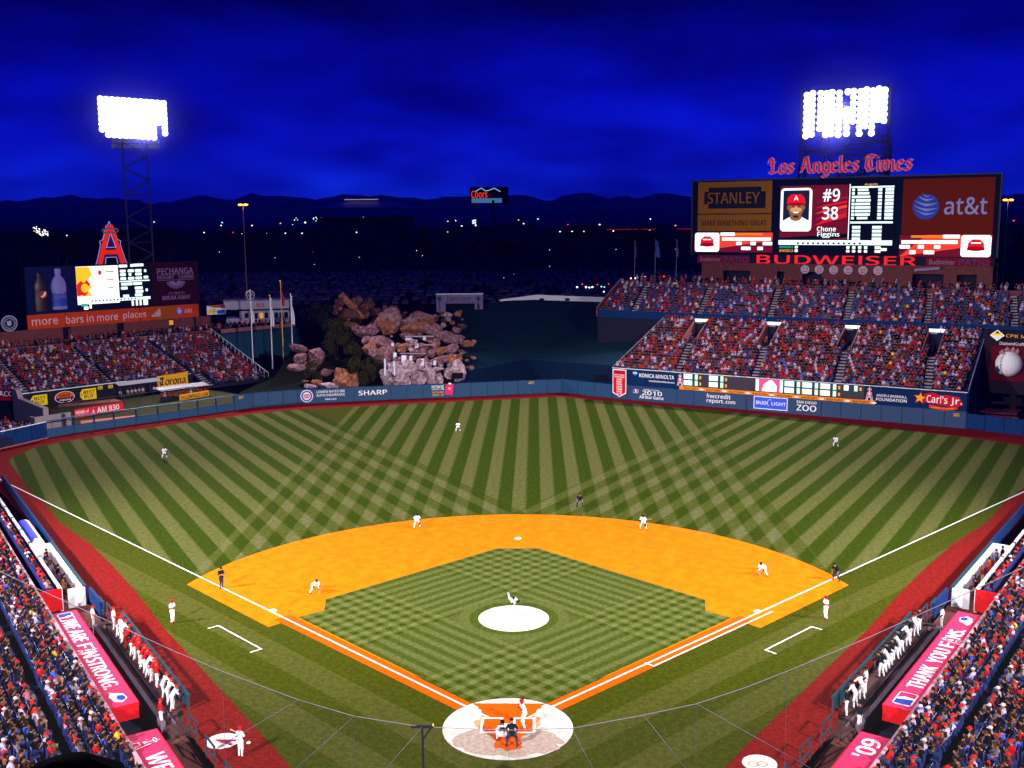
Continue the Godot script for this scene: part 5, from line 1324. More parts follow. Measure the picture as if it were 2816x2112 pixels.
func lattice(m: MB, F: Transform3D, w: float, dpt: float, y0: float, y1: float, bays: int, r: float) -> void:
	for i in 4:
		var sx := -w / 2 if i % 2 == 0 else w / 2; var sz := -dpt / 2 if i < 2 else dpt / 2
		m.bar(F * Vector3(sx, y0, sz), F * Vector3(sx, y1, sz), r, r, 6)
	for b in bays:
		var a := lerpf(y0, y1, float(b) / bays); var c := lerpf(y0, y1, (b + 1.0) / bays)
		for sz in [-dpt / 2, dpt / 2]:
			m.bar(F * Vector3(-w / 2, a, sz), F * Vector3(w / 2, (a + c) / 2, sz), r * 0.55, -1, 5); m.bar(F * Vector3(w / 2, (a + c) / 2, sz), F * Vector3(-w / 2, c, sz), r * 0.55, -1, 5)
		for sx: float in [-w / 2, w / 2]:
			m.bar(F * Vector3(sx, a, -dpt / 2), F * Vector3(sx, c, dpt / 2), r * 0.5, -1, 5)
		if b % 2 == 0: m.bar(F * Vector3(-w / 2, a, dpt / 2), F * Vector3(w / 2, a, dpt / 2), r * 0.5, -1, 5)

func lamp_mesh() -> MB:
	var lm := MB.new()
	lm.lathe([[0.0, 0.1], [0.5, 0.02], [0.6, -0.1]], Transform3D(Basis(Vector3.RIGHT, PI / 2), Vector3.ZERO), 12)
	return lm

func light_towers() -> void:
	var lit := glow("lamp_tower", Color(1, 0.97, 1), 7.0)
	var lm := lamp_mesh().mesh()
	var hood := MB.new(); hood.lathe([[0.62, -0.12], [0.3, -0.5], [0.0, -0.52]], Transform3D(Basis(Vector3.RIGHT, PI / 2), Vector3.ZERO), 10)
	var hm := hood.mesh()
	# left tower
	var F := frame(Vector3(-81.6, 0, -164.1), Vector2(12.0, -4.4))
	var t := thing("light_tower", "left floodlight tower with a full bank of white lamps", "light tower", F, "floodlight towers")
	var m := MB.new(); lattice(m, F.affine_inverse() * F, 4.8, 4.8, 6.0, 47.0, 8, 0.16)
	part("lattice", m.mesh(), mat("tower_steel", Color(0.03, 0.03, 0.07), 0.6), t)
	m = MB.new()
	for i in 8: m.bx(Vector3(0, 48.2 + i * 1.0, -0.8), Vector3(13.0, 0.12, 0.2))
	for i in 6: m.bx(Vector3(-6 + i * 2.4, 51.5, -0.9), Vector3(0.14, 8.4, 0.14))
	m.bx(Vector3(0.3, 46.9, -0.7), Vector3(8.8, 0.12, 1.2)); m.bx(Vector3(0.3, 45.9, -0.7), Vector3(8.8, 0.12, 1.2))
	part("rack", m.mesh(), M.tower_steel, t)
	for r in 8:
		for c in 12:
			if r == 0 and (c < 1 or c > 9): continue
			var x := -6.15 + c * 1.12; var y := 48.6 + r * 1.02 - c * 0.05
			if (r == 1 or r == 2) and c == 10: continue
			part("lamp", lm, lit, t, at3(x, y, 0) * Transform3D(Basis(Vector3.RIGHT, 0.25), Vector3.ZERO))
	for r in 2:
		for c in 11:
			part("dark_lamp", hm, M.steel_grey, t, at3(-4.0 + c * 0.84, 47.3 - r * 1.0, 0) * Transform3D(Basis(Vector3.RIGHT, 0.25), Vector3.ZERO))
	for k in 5: mist(t, Vector3(0, 52.3, 0), Vector3(18 + k * 3.4, 13 + k * 3.4, 6 + k * 2.0))
	tower_light(t, Vector3(0, 52, 0.8), F, 19000.0, Vector3(0, 0, -62))
	# right tower on the scoreboard
	F = frame(v3(A6, 0), RD) * at3(0, 0, -50)
	t = thing("light_tower", "right floodlight tower with ragged rows of lamps above the scoreboard", "light tower", F, "floodlight towers")
	m = MB.new(); lattice(m, at3(25.5, 0, -2.5), 16.6, 3.5, 38.0, 46.6, 3, 0.17)
	for k in 4: lattice(m, at3(19.6 + k * 3.9, 0, -2.5), 3.2, 3.3, 38.0, 46.5, 4, 0.1)
	part("lattice", m.mesh(), M.tower_steel, t)
	m = MB.new()
	for i in 8: m.bx(Vector3(25.5, 46.9 + i * 1.15, -0.9), Vector3(17.2, 0.12, 0.2))
	for sx: float in [17.0, 34.0]:
		m.bx(Vector3(sx, 47.0, -1.0), Vector3(0.35, 18.0, 0.35))
	for i in 8: m.bx(Vector3(17.2 + i * 2.37, 50.5, -1.0), Vector3(0.12, 8.8, 0.12))
	m.bx(Vector3(25.5, 46.3, -1.2), Vector3(17.2, 0.2, 1.6))
	part("rack", m.mesh(), M.tower_steel, t)
	var cols := [[18.3, 8], [19.45, 8], [21.0, 7], [22.15, 8], [23.2, 8], [24.6, 8], [26.2, 8], [27.3, 6], [28.6, 8], [29.7, 7], [30.9, 8], [32.0, 6], [33.1, 6]]
	for c in cols:
		for r in int(c[1]):
			var y := 54.6 - r * 1.12
			if c[0] == 26.2 and (r == 1 or r == 2): continue
			part("lamp", lm, lit, t, at3(c[0], y + sin(c[0] * 3.0) * 0.15, 0) * Transform3D(Basis(Vector3.RIGHT, 0.25), Vector3.ZERO))
	for k in 5: mist(t, Vector3(25.5, 50.8, 0), Vector3(21 + k * 3.4, 14 + k * 3.4, 6 + k * 2.0))
	tower_light(t, Vector3(25.5, 51, 0.8), F, 14000.0, Vector3(0, 0, -62))

func mist(t: Node3D, at: Vector3, size: Vector3) -> void:
	var f := FogVolume.new(); f.name = "lamp_mist"; f.shape = RenderingServer.FOG_VOLUME_SHAPE_ELLIPSOID; f.size = size; f.position = at
	if not M.has("mist"):
		var m := FogMaterial.new(); m.density = 0.008; m.albedo = Color(0.42, 0.42, 1.0); M["mist"] = m
	f.material = M.mist; t.add_child(f, true)

func tower_light(t: Node3D, at: Vector3, F: Transform3D, e: float, aim: Vector3) -> void:
	var l := SpotLight3D.new(); l.name = "flood"
	l.light_energy = e; l.light_color = Color(1, 0.96, 0.97); l.spot_angle = 40; l.spot_angle_attenuation = 0.8; l.spot_range = 600; l.spot_attenuation = 2; l.light_size = 2.5; l.shadow_enabled = true
	var la := F.affine_inverse() * aim
	l.transform = Transform3D(Basis.looking_at(la - at), at)
	t.add_child(l)
const ROCK_R := [[-25.1, 2.4, -129.5, 2.0, 3.7], [-22.8, 3.5, -130.0, 3.2, 3.2], [-21.1, 4.0, -130.5, 3.2, 2.9], [-22.2, 1.8, -129.2, 3.4, 2.0], [-19.3, 2.4, -129.5, 2.6, 2.6], [-17.3, 2.9, -129.5, 2.3, 3.1], [-15.8, 2.1, -129.5, 2.0, 2.6], [-17.3, 3.9, -129.8, 4.3, 0.7], [-14.3, 3.1, -130.5, 1.7, 2.3], [-12.5, 3.6, -130.5, 2.7, 3.2], [-19.2, 4.5, -131.0, 2.0, 2.0], [-24.4, 4.5, -131.0, 2.3, 1.4], [-15.3, 5.5, -132.5, 4.3, 1.0], [-13.4, 5.6, -133.0, 3.8, 1.5], [-26.2, 5.3, -134.0, 2.4, 2.1], [-27.5, 6.0, -135.0, 2.7, 2.7], [-25.9, 6.2, -136.0, 3.0, 2.7], [-29.0, 6.7, -137.0, 2.4, 2.1], [-23.1, 5.1, -134.0, 2.9, 1.2], [-20.0, 6.2, -136.0, 2.4, 1.2], [-17.8, 6.2, -136.0, 2.1, 1.0], [-16.2, 6.3, -137.0, 2.4, 1.2], [-14.7, 6.6, -138.0, 3.3, 1.5], [-27.7, 7.5, -141.0, 5.2, 2.1], [-30.3, 7.6, -142.0, 3.4, 1.8], [-23.3, 7.0, -139.0, 3.6, 1.2], [-20.6, 7.1, -139.0, 3.3, 1.2], [-17.1, 7.6, -139.0, 1.8, 1.8], [-32.1, 9.2, -147.0, 4.1, 2.2], [-34.6, 9.9, -150.0, 3.2, 1.6], [-30.4, 9.5, -147.0, 2.5, 1.9], [-26.7, 11.1, -150.0, 4.7, 3.8], [-28.8, 10.3, -149.0, 2.8, 2.2], [-27.5, 10.1, -148.5, 4.7, 2.8], [-23.2, 10.5, -149.0, 4.7, 2.8], [-23.4, 8.5, -145.0, 2.8, 1.2], [-19.7, 8.0, -145.0, 3.1, 1.2], [-22.1, 9.7, -148.0, 5.9, 2.5], [-18.9, 9.2, -147.0, 4.4, 1.9], [-16.7, 8.3, -146.0, 4.6, 1.9], [-14.1, 7.8, -145.0, 4.3, 1.5], [-11.7, 7.0, -145.0, 3.4, 1.2], [-10.1, 7.2, -145.0, 0.9, 0.9], [-17.5, 9.5, -150.0, 1.9, 1.3], [-21.4, 11.3, -153.0, 5.1, 2.2], [-19.6, 10.5, -153.0, 2.9, 1.6], [-27.3, 12.5, -157.0, 2.4, 2.0], [-29.2, 12.7, -157.0, 1.6, 1.6], [-30.9, 12.1, -157.0, 2.9, 2.0], [-33.3, 13.0, -158.0, 3.0, 2.3], [-35.9, 14.0, -160.0, 2.7, 2.0], [-32.9, 13.6, -160.0, 2.3, 1.7], [-36.7, 11.7, -156.0, 3.6, 2.0], [-39.3, 13.6, -159.0, 1.3, 2.3], [-39.7, 12.7, -158.0, 1.3, 1.7], [-38.7, 14.2, -159.0, 1.7, 1.7], [-11.7, 6.0, -138.0, 0.9, 0.4], [-9.7, 5.2, -136.0, 1.0, 0.6], [-10.9, 4.9, -135.0, 0.9, 0.4], [-10.1, 3.7, -133.0, 1.5, 0.7]]
const ROCK_P := [[-42.3, 4.0, -133.0, 3.0, 1.3], [-42.6, 5.0, -138.0, 2.7, 1.8], [-39.9, 5.4, -140.0, 3.7, 2.8], [-44.0, 6.3, -143.0, 3.4, 1.6], [-40.6, 3.9, -136.0, 2.7, 2.1], [-37.1, 2.9, -134.0, 2.4, 1.2], [-34.2, 2.9, -131.5, 2.3, 2.0], [-32.5, 1.8, -130.0, 4.1, 2.9], [-31.3, 2.0, -130.0, 1.7, 2.3], [-35.7, 1.0, -129.5, 4.1, 1.3], [-38.9, 0.7, -129.5, 2.6, 1.2], [-38.5, 1.5, -131.0, 2.1, 0.9], [-40.5, 1.7, -131.0, 1.3, 0.4]]
const ROCK_B := [[-36.0, 8.7, -146.0, 6.3, 5.9], [-39.0, 10.5, -150.0, 4.8, 3.8], [-32.3, 5.7, -138.0, 3.0, 3.9], [-28.4, 4.2, -133.0, 3.8, 4.4], [-29.9, 3.1, -131.0, 4.4, 3.8], [-39.5, 3.0, -134.0, 3.3, 3.9], [-42.2, 12.0, -155.0, 5.6, 3.6], [-32.4, 3.5, -134.0, 3.5, 3.5], [-36.9, 6.6, -143.0, 4.0, 4.0]]

func rock_mesh(sd: int) -> ArrayMesh:
	var r := RandomNumberGenerator.new(); r.seed = sd
	var f := FastNoiseLite.new(); f.seed = sd; f.frequency = 1.1; f.fractal_octaves = 3
	var planes := []
	for i in 15:
		var d := Vector3(r.randf_range(-1, 1), r.randf_range(-0.8, 1), r.randf_range(-1, 1)).normalized()
		planes.append([d, r.randf_range(0.5, 0.86)])
	var U := 22; var V := 14
	var p := []
	for j in V + 1:
		for i in U:
			var a := TAU * i / U; var b := PI * j / V - PI / 2
			var d := Vector3(cos(a) * cos(b), sin(b), sin(a) * cos(b))
			var q := d * (1.0 + 0.24 * f.get_noise_3dv(d * 1.2))
			for pl in planes:
				var e: float = q.dot(pl[0])
				if e > pl[1]: q -= pl[0] * (e - pl[1]) * 0.92
			q += d * 0.13 * f.get_noise_3dv(d * 4.0)
			p.append(q * 0.56)
	var m := MB.new()
	for j in V:
		for i in U:
			var k := (i + 1) % U
			m.quad(p[j * U + k], p[j * U + i], p[(j + 1) * U + i], p[(j + 1) * U + k])
	return m.mesh()

func leaf_clump(n: int, rx: float, ry: float, rz: float, leaf: float, sd: int) -> ArrayMesh:
	var r := RandomNumberGenerator.new(); r.seed = sd
	var m := MB.new()
	var lobes := []
	for i in 9: lobes.append([Vector3(r.randf_range(-0.7, 0.7), r.randf_range(-0.6, 0.7), r.randf_range(-0.7, 0.7)), r.randf_range(0.3, 0.55)])
	for i in n:
		var lb: Array = lobes[r.randi() % 9]
		var d: Vector3 = Vector3(r.randfn(), r.randfn(), r.randfn()).normalized() * lb[1] * pow(r.randf(), 0.3)
		var c: Vector3 = (lb[0] + d) * Vector3(rx, ry, rz)
		var a := Vector3(r.randfn(), r.randfn(), r.randfn()).normalized() * leaf
		var b := a.cross(Vector3(r.randfn(), r.randfn(), r.randfn())).normalized() * leaf * 0.6
		m.quad(c - a * 0.5, c + b * 0.5, c + a * 0.5, c - b * 0.5)
	return m.mesh()

func centre() -> void:
	# green batter's eye slope with its dark front wall
	var m := MB.new()
	var P := {"A": Vector3(-12.5, 3.1, -130.5), "B": Vector3(0, 4.3, -141), "C": Vector3(15.1, 5.3, -124), "D": Vector3(25.0, 8.6, -137), "E": Vector3(18.0, 12.4, -174), "F": Vector3(2.1, 13.0, -176), "G": Vector3(-16, 12.0, -176), "H": Vector3(-16, 5.6, -140)}
	for q in ["BFE", "BEC", "CED", "BGF", "BHG", "BAH"]:
		m.tri(P[q[0]], P[q[1]], P[q[2]])
	struct("green_slope", m.mesh(), M.eye_green)
	var w := thing("batters_eye_wall", "dark green wall with a deep corner behind the centre field fence", "wall")
	for q in [["A", "B"], ["B", "C"]]:
		m = MB.new()
		var a: Vector3 = P[q[0]]; var b: Vector3 = P[q[1]]
		m.quad(Vector3(a.x, 0, a.z), Vector3(b.x, 0, b.z), b, a)
		part("wall_face", m.mesh(), M.eye_dark, w)
		m = MB.new(); m.bar(a, b, 0.07, -1, 4); part("coping", m.mesh(), M.pad_navy, w)
	m = MB.new(); m.bx(Vector3(-12.3, 2.9, -128.9), Vector3(2.0, 1.0, 0.3)); m.bx(Vector3(13.5, 3.0, -125.0), Vector3(2.6, 1.0, 0.3))
	part("vent", m.mesh(), M.black, w)
	w = thing("white_parapet", "long pale parapet wall on top of the green slope", "wall")
	m = MB.new(); m.prism(PackedVector2Array([Vector2(2.1, 12.9), Vector2(17.0, 12.4), Vector2(18.2, 13.4), Vector2(2.1, 14.1)]), at3(0, 0, -177), 0.3)
	part("right_wall", m.mesh(), M.wall_white, w)
	m = MB.new(); m.prism(PackedVector2Array([Vector2(0, 12.9), Vector2(8.6, 13.0), Vector2(8.6, 14.1), Vector2(0, 13.2)]), frame(Vector3(-6.2, 0, -174.6), Vector2(8.3, -2.4)), 0.3)
	part("left_wall", m.mesh(), M.wall_white, w)
	m = MB.new()
	for x in [3.2, 8.9]: m.bx(Vector3(x, 13.05, -176.4), Vector3(1.0, 0.5, 0.5))
	part("lamp_box", m.mesh(), M.near_black, w)
	var bx2 := MB.new(); bx2.bx(Vector3(-6.2, 11.4, -175.5), Vector3(2.3, 0.8, 0.3))
	tag(part("planter", bx2.mesh(), M.salmon, self), "small salmon wall block on the left of the green slope", "wall")
	# artificial rock pile
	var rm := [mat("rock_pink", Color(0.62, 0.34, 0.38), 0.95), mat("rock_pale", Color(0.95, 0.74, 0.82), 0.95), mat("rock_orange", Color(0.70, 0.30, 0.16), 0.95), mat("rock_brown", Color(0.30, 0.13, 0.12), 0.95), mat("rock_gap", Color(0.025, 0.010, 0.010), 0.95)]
	var rn := noise_tex(256, 0.03, 6, Color(0.36, 0.28, 0.30), Color(1, 1, 1), 21, FastNoiseLite.TYPE_SIMPLEX)
	for q in rm: grain(q, rn, 0.13)
	var vs := []
	for i in 7: vs.append(rock_mesh(100 + i))
	var t := thing("rock_waterfall", "tall pile of pink artificial rocks with waterfalls behind centre field", "rock pile")
	var k := 0
	for q in ROCK_R:
		var sc := Vector3(q[3], q[4], (q[3] + q[4]) * 0.5) * 1.22
		var mi := 1 if q[2] > -132.0 else (3 if q[2] < -154.5 else (2 if k % 4 == 1 else 0))
		var lean := rng.randf_range(-0.25, 0.25) if q[4] > 0.9 else 0.0
		part("boulder", vs[k % 7], rm[mi], t, Transform3D(Basis(Vector3.BACK, lean + (-0.18 if q[0] > -20 and q[2] < -138 else 0.0)) * Basis(Vector3.UP, rng.randf() * 0.8 + (PI if k % 2 else 0.0)) * Basis.from_scale(sc), Vector3(q[0], q[1], q[2])))
		k += 1
	m = MB.new(); m.bar(Vector3(-38.5, 15.6, -158.6), Vector3(-33.4, 10.3, -158.4), 0.75, 0.95, 8)
	part("fallen_log", m.mesh(), rm[2], t)
	m = MB.new(); m.bar(Vector3(-38.6, 14.4, -159.2), Vector3(-39.1, 9.5, -159.2), 0.45, 0.5, 7)
	part("prop_log", m.mesh(), rm[2], t)
	# the slope of rock under the boulders
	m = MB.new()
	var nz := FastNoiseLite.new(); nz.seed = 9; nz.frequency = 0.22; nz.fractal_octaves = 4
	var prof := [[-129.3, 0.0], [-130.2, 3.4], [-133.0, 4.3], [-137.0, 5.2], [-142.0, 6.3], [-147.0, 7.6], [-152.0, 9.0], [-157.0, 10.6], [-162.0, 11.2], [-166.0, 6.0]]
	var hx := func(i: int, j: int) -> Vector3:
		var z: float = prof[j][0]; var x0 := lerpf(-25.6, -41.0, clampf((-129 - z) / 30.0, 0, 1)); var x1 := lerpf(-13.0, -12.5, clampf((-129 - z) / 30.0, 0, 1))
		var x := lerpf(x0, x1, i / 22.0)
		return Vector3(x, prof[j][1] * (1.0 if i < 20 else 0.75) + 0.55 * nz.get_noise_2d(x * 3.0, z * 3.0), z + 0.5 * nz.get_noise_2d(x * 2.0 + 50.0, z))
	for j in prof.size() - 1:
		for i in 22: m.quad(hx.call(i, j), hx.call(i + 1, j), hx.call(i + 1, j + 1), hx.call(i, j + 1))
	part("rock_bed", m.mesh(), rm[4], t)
	# stepped pools and falling water
	var wet := mat("water_fall", Color(0.7, 0.72, 0.9), 0.25)
	for q in [[-25.0, 7.0, -137.6, 0.5, 2.0], [-24.2, 5.9, -134.6, 0.6, 1.2], [-22.3, 5.6, -132.5, 0.9, 1.3], [-21.0, 5.6, -132.4, 0.5, 1.2], [-20.6, 7.2, -138.6, 0.7, 1.0], [-25.3, 4.6, -129.0, 0.35, 3.0], [-23.6, 4.4, -128.9, 0.3, 2.6], [-18.8, 5.2, -131.2, 0.6, 1.2], [-16.6, 5.0, -131.8, 0.5, 0.9], [-19.5, 8.3, -142.3, 0.6, 0.7], [-22.5, 8.2, -142.0, 1.2, 0.5]]:
		m = MB.new()
		for i in 5:
			var u := float(i) / 5.0
			m.quad(Vector3(-q[3] / 2, q[4] * (0.5 - u - 0.2), 0.25 * (u + 0.2)), Vector3(q[3] / 2, q[4] * (0.5 - u - 0.2), 0.22 * (u + 0.2)), Vector3(q[3] / 2, q[4] * (0.5 - u), 0.22 * u), Vector3(-q[3] / 2, q[4] * (0.5 - u), 0.25 * u))
		part("falling_water", m.mesh(), wet, t, at3(q[0], q[1], q[2] + 0.8))
	for q in [[-20.6, 8.55, -142.6, 5.6], [-20.2, 7.35, -138.9, 6.4], [-21.0, 6.15, -135.6, 5.0]]:
		m = MB.new(); m.bx(Vector3.ZERO, Vector3(q[3], 0.1, 1.6))
		part("pool_ledge", m.mesh(), mat("pool_ledge", Color(0.42, 0.33, 0.42), 0.4), t, at3(q[0], q[1], q[2]))
	for i in 110:
		var u := rng.randf(); var w2 := rng.randf()
		var zz := lerpf(-129.6, -160.0, u)
		var px := lerpf(lerpf(-25.0, -40.0, u), -12.0, w2)
		var py := lerpf(3.6, 11.4, u) + 0.4 if u > 0.03 else rng.randf_range(0.4, 3.4)
		var sc := rng.randf_range(0.5, 1.5)
		part("small_boulder", vs[i % 7], rm[1] if u < 0.08 else rm[[0, 3, 0, 2, 1][i % 5]], t, Transform3D(Basis(Vector3.UP, rng.randf() * 6.0) * Basis.from_scale(Vector3(1.5, 0.9, 1.1) * sc), Vector3(px, py, zz)))
	for i in 22:
		var z := -133.0 - (i % 3) * 3.2
		var sc := rng.randf_range(0.6, 1.3)
		part("pool_stone", vs[i % 7], rm[i % 4], t, Transform3D(Basis(Vector3.UP, rng.randf() * 6.0) * Basis.from_scale(Vector3(1.3, 0.8, 1.0) * sc), Vector3(rng.randf_range(-24.0, -17.2), 5.5 + (i % 3) * 1.2, z)))
	t = thing("rock_outcrop", "lower outcrop of pink and orange boulders left of the waterfall", "rock pile")
	for q in ROCK_P:
		var sc := Vector3(q[3], q[4], (q[3] + q[4]) * 0.5) * 1.2
		part("boulder", vs[k % 7], rm[1] if q[4] < 1.4 and q[2] > -131 else (rm[2] if q[2] > -132 else rm[0]), t, Transform3D(Basis(Vector3.BACK, rng.randf_range(-0.3, 0.1)) * Basis(Vector3.UP, rng.randf() * 0.8) * Basis.from_scale(sc), Vector3(q[0], q[1], q[2])))
		k += 1
	m = MB.new(); m.quad(Vector3(-47, 0.2, -127.6), Vector3(-25, 0.2, -127.6), Vector3(-24, 3.5, -150), Vector3(-47, 5.5, -150))
	struct("planted_bank", m.mesh(), mat("bank_earth", Color(0.006, 0.005, 0.003), 0.95))
	var lf := [mat("leaf_olive", Color(0.045, 0.042, 0.004), 0.8), mat("leaf_dark", Color(0.018, 0.020, 0.004), 0.8)]
	var lab := ["large olive bush above the gap in the rocks", "dark bush at the back of the rock pile", "olive bush below the middle boulders", "olive bush hugging the left edge of the waterfall rocks", "low olive bush at the foot of the waterfall rocks", "small bush between the left outcrop boulders", "black bush behind the flagpoles", "dark bush in the hollow left of the waterfall", "olive bush halfway up left of the waterfall"]
	for i in ROCK_B.size():
		var q: Array = ROCK_B[i]
		var o := thing("bush", lab[i], "bush", at3(q[0], q[1] - q[4] * 0.5, q[2]), "bushes beside the rocks")
		part("foliage", leaf_clump(950, q[3] * 0.62, q[4] * 0.62, q[3] * 0.5, 0.34, 40 + i), lf[1] if i in [1, 6, 7] else lf[0], o, at3(0, q[4] * 0.5, 0))
		var sm := MB.new()
		for s in 4: sm.bar(Vector3(rng.randf_range(-0.4, 0.4), -0.6, 0), Vector3(rng.randf_range(-0.25, 0.25) * q[3], q[4] * 0.6, rng.randf_range(-0.5, 0.5)), 0.09, 0.04, 5)
		part("stem", sm.mesh(), mat("bark", Color(0.05, 0.03, 0.02), 0.95), o)
	# flagpoles
	var fl := [[-54.15, 2.6, 17.2, -146.9, 0, "white flagpole with a round silver ornament, leftmost of four"], [-50.5, 3.0, 16.1, -147.7, 1, "white flagpole with a white flag, left of the gold pole"], [-48.4, 2.0, 18.9, -148.2, 2, "tall gold flagpole with a hanging red flag"], [-46.6, 3.0, 16.4, -148.6, 1, "white flagpole with a white flag, right of the gold pole"]]
	for q in fl:
		var o := thing("flagpole", q[5], "flagpole", at3(q[0], q[1], q[3]), "flagpoles by the rocks")
		var h: float = q[2] - q[1]
		m = MB.new(); m.bar(Vector3(0, -1.5, 0), Vector3(0, h, 0), 0.13, 0.07, 8)
		part("pole", m.mesh(), M.gold if q[4] == 2 else M.wall_white, o)
		m = MB.new(); m.lathe([[0.0, -0.2], [0.18, 0.0], [0.0, 0.2]], at3(0, h + 0.1, 0), 8)
		part("finial", m.mesh(), M.gold, o)
		if q[4] == 0:
			m = MB.new()
			for i in 10:
				var a := TAU * i / 10.0
				m.bar(Vector3(cos(a) * 0.85, h - 0.9 + sin(a) * 0.95, 0), Vector3(cos(a + 0.63) * 0.85, h - 0.9 + sin(a + 0.63) * 0.95, 0.1), 0.12, 0.12, 5)
				m.bar(Vector3(0, h - 0.9, 0), Vector3(cos(a) * 0.85, h - 0.9 + sin(a) * 0.95, 0), 0.05, 0.05, 4)
			part("ornament", m.mesh(), M.steel_grey, o)
			flag_cloth(o, h - 2.0, 4.2, 0.5, M.wall_white)
		else: flag_cloth(o, h - 0.3, 5.6 if q[4] == 1 else 4.4, 0.62, M.wall_white if q[4] == 1 else mat("flag_red", Color(0.4, 0.03, 0.02), 0.9))
	fl = [[23.5, 17.6, 26.3, -173.1, "dark flag on a pole behind the upper right section, left of three"], [27.9, 17.6, 26.3, -172.7, "blue flag blown out on the middle pole of three behind the upper section"], [32.4, 17.6, 26.2, -172.1, "blue flag hanging on the right pole of three behind the upper section"]]
	for i in 3:
		var q: Array = fl[i]
		var o := thing("flagpole", q[4], "flagpole", at3(q[0], q[1], q[3]), "flagpoles behind the upper section")
		m = MB.new(); m.bar(Vector3(0, -1.0, 0), Vector3(0, 8.7, 0), 0.08, 0.05, 6)
		part("pole", m.mesh(), M.steel_grey, o)
		flag_cloth(o, 8.5, 3.6, 0.45 if i != 1 else 1.1, [mat("flag_navy", Color(0.05, 0.05, 0.15), 0.9), mat("flag_blue", Color(0.08, 0.12, 0.4), 0.9), M.flag_blue][i])
	# small stage with a beer sign
	t = thing("picnic_stage", "small white stage front with a beer sign and dark opening behind the rocks", "stage")
	m = MB.new(); m.bx(Vector3(-14.8, 13.6, -172), Vector3(10.2, 2.0, 0.3)); m.bx(Vector3(-18.9, 11.7, -172), Vector3(2.0, 2.0, 0.3)); m.bx(Vector3(-10.6, 12.0, -172), Vector3(1.8, 1.4, 0.3))
	part("front", m.mesh(), mat("stage_lilac", Color(0.20, 0.17, 0.32), 0.8), t)
	m = MB.new(); m.bx(Vector3(-14.8, 14.7, -171.9), Vector3(10.4, 0.22, 0.6)); part("cornice", m.mesh(), M.wall_white, t)
	letters("Coors", t, at3(-16.3, 13.7, -171.82), 2.4, 0.95, mat("stage_maroon", Color(0.12, 0.01, 0.02), 0.8), "serif")
	letters("LIGHT", t, at3(-13.6, 13.65, -171.82), 2.6, 0.7, M.near_black)
	for i in 9:
		plate("star_mark", t, at3(-17.6 + i * 0.7, 12.95, -171.83), ellipse(0.17, 0.12, 8), M.stage_maroon)
	letter_a(t, at3(-10.7, 12.2, -171.83), 0.9, 1.7, M.stage_maroon, M.pad_navy, 0.04)
	for sx: float in [-19.2, -10.7]:
		var pm := MB.new()
		for i in 6: stroke(pm, Vector2(sx, 13.7), Vector2(sx + cos(i * 1.05) * 0.7, 13.7 + sin(i * 1.05) * 0.6), 0.18, Transform3D(), -171.84, -171.8)
		stroke(pm, Vector2(sx, 11.2), Vector2(sx, 13.7), 0.16, Transform3D(), -171.85, -171.82)
		part("palm_print", pm.mesh(), M.pad_navy, t)
	m = MB.new(); m.bx(Vector3(-14.8, 11.0, -174.5), Vector3(10.4, 5.0, 0.2)); m.bx(Vector3(-14.8, 8.5, -172.5), Vector3(10.4, 0.3, 4)); part("interior", m.mesh(), M.black, t)
	m = MB.new(); m.bx(Vector3(-17.2, 9.7, -171.0), Vector3(3.9, 0.7, 0.3)); part("counter", m.mesh(), mat("counter_blue", Color(0.25, 0.3, 0.7), 0.7), t)
	m = MB.new(); m.bx(Vector3(-12.4, 9.2, -171.0), Vector3(0.3, 1.2, 0.3)); m.bx(Vector3(-9.6, 8.9, -171.0), Vector3(0.12, 1.6, 0.12)); part("post", m.mesh(), M.trim_white, t)
	var sh := thing("shrub", "small green shrub in front of the white stage", "shrub", at3(-17.5, 8.4, -169.5))
	part("foliage", leaf_clump(220, 0.8, 0.6, 0.6, 0.22, 77), mat("leaf_green", Color(0.02, 0.10, 0.04), 0.8), sh, at3(0, 0.6, 0))
	var I := Transform3D(Basis(), Vector3(0, 0, 0))
	for i in 12: SP.append([I * Transform3D(Basis(Vector3.UP, PI + rng.randf_range(-1, 1)), Vector3(rng.randf_range(-23, -10), 8.4, rng.randf_range(-171.5, -169.5))), 2, "stage", 0, 0])
	# pale building left of the rocks
	t = thing("white_building", "low pale building with dark window bands left of the rocks", "building", frame(Vector3(-71.6, 0, -188.4), Vector2(14.5, -3.8)))
	m = MB.new(); m.bx(Vector3(7.5, 11.2, -1), Vector3(15, 1.9, 6)); m.bx(Vector3(9.2, 8.4, -1.6), Vector3(11.6, 3.0, 5)); m.bx(Vector3(3.0, 7.6, -0.8), Vector3(5.2, 1.1, 6))
	part("wall", m.mesh(), mat("bldg_lilac", Color(0.50, 0.45, 0.60), 0.8), t)
	m = MB.new(); m.bx(Vector3(7.5, 12.3, -1), Vector3(15.4, 0.2, 6.4)); part("roof", m.mesh(), M.steel_grey, t)
	for i in 9:
		m = MB.new(); m.bx(Vector3(5.0 + i * 1.15, 8.6, 0.95), Vector3(0.8, 1.3, 0.12))
		part("window", m.mesh(), M.near_black if i != 3 else M.window_amber, t)
	m = MB.new(); m.bx(Vector3(7.5, 10.05, 2.02), Vector3(15, 0.3, 0.1)); part("band", m.mesh(), M.near_black, t)
	letters("MLB", t, at3(8.3, 11.2, 2.03), 1.8, 1.0, M.roof_red_dark)

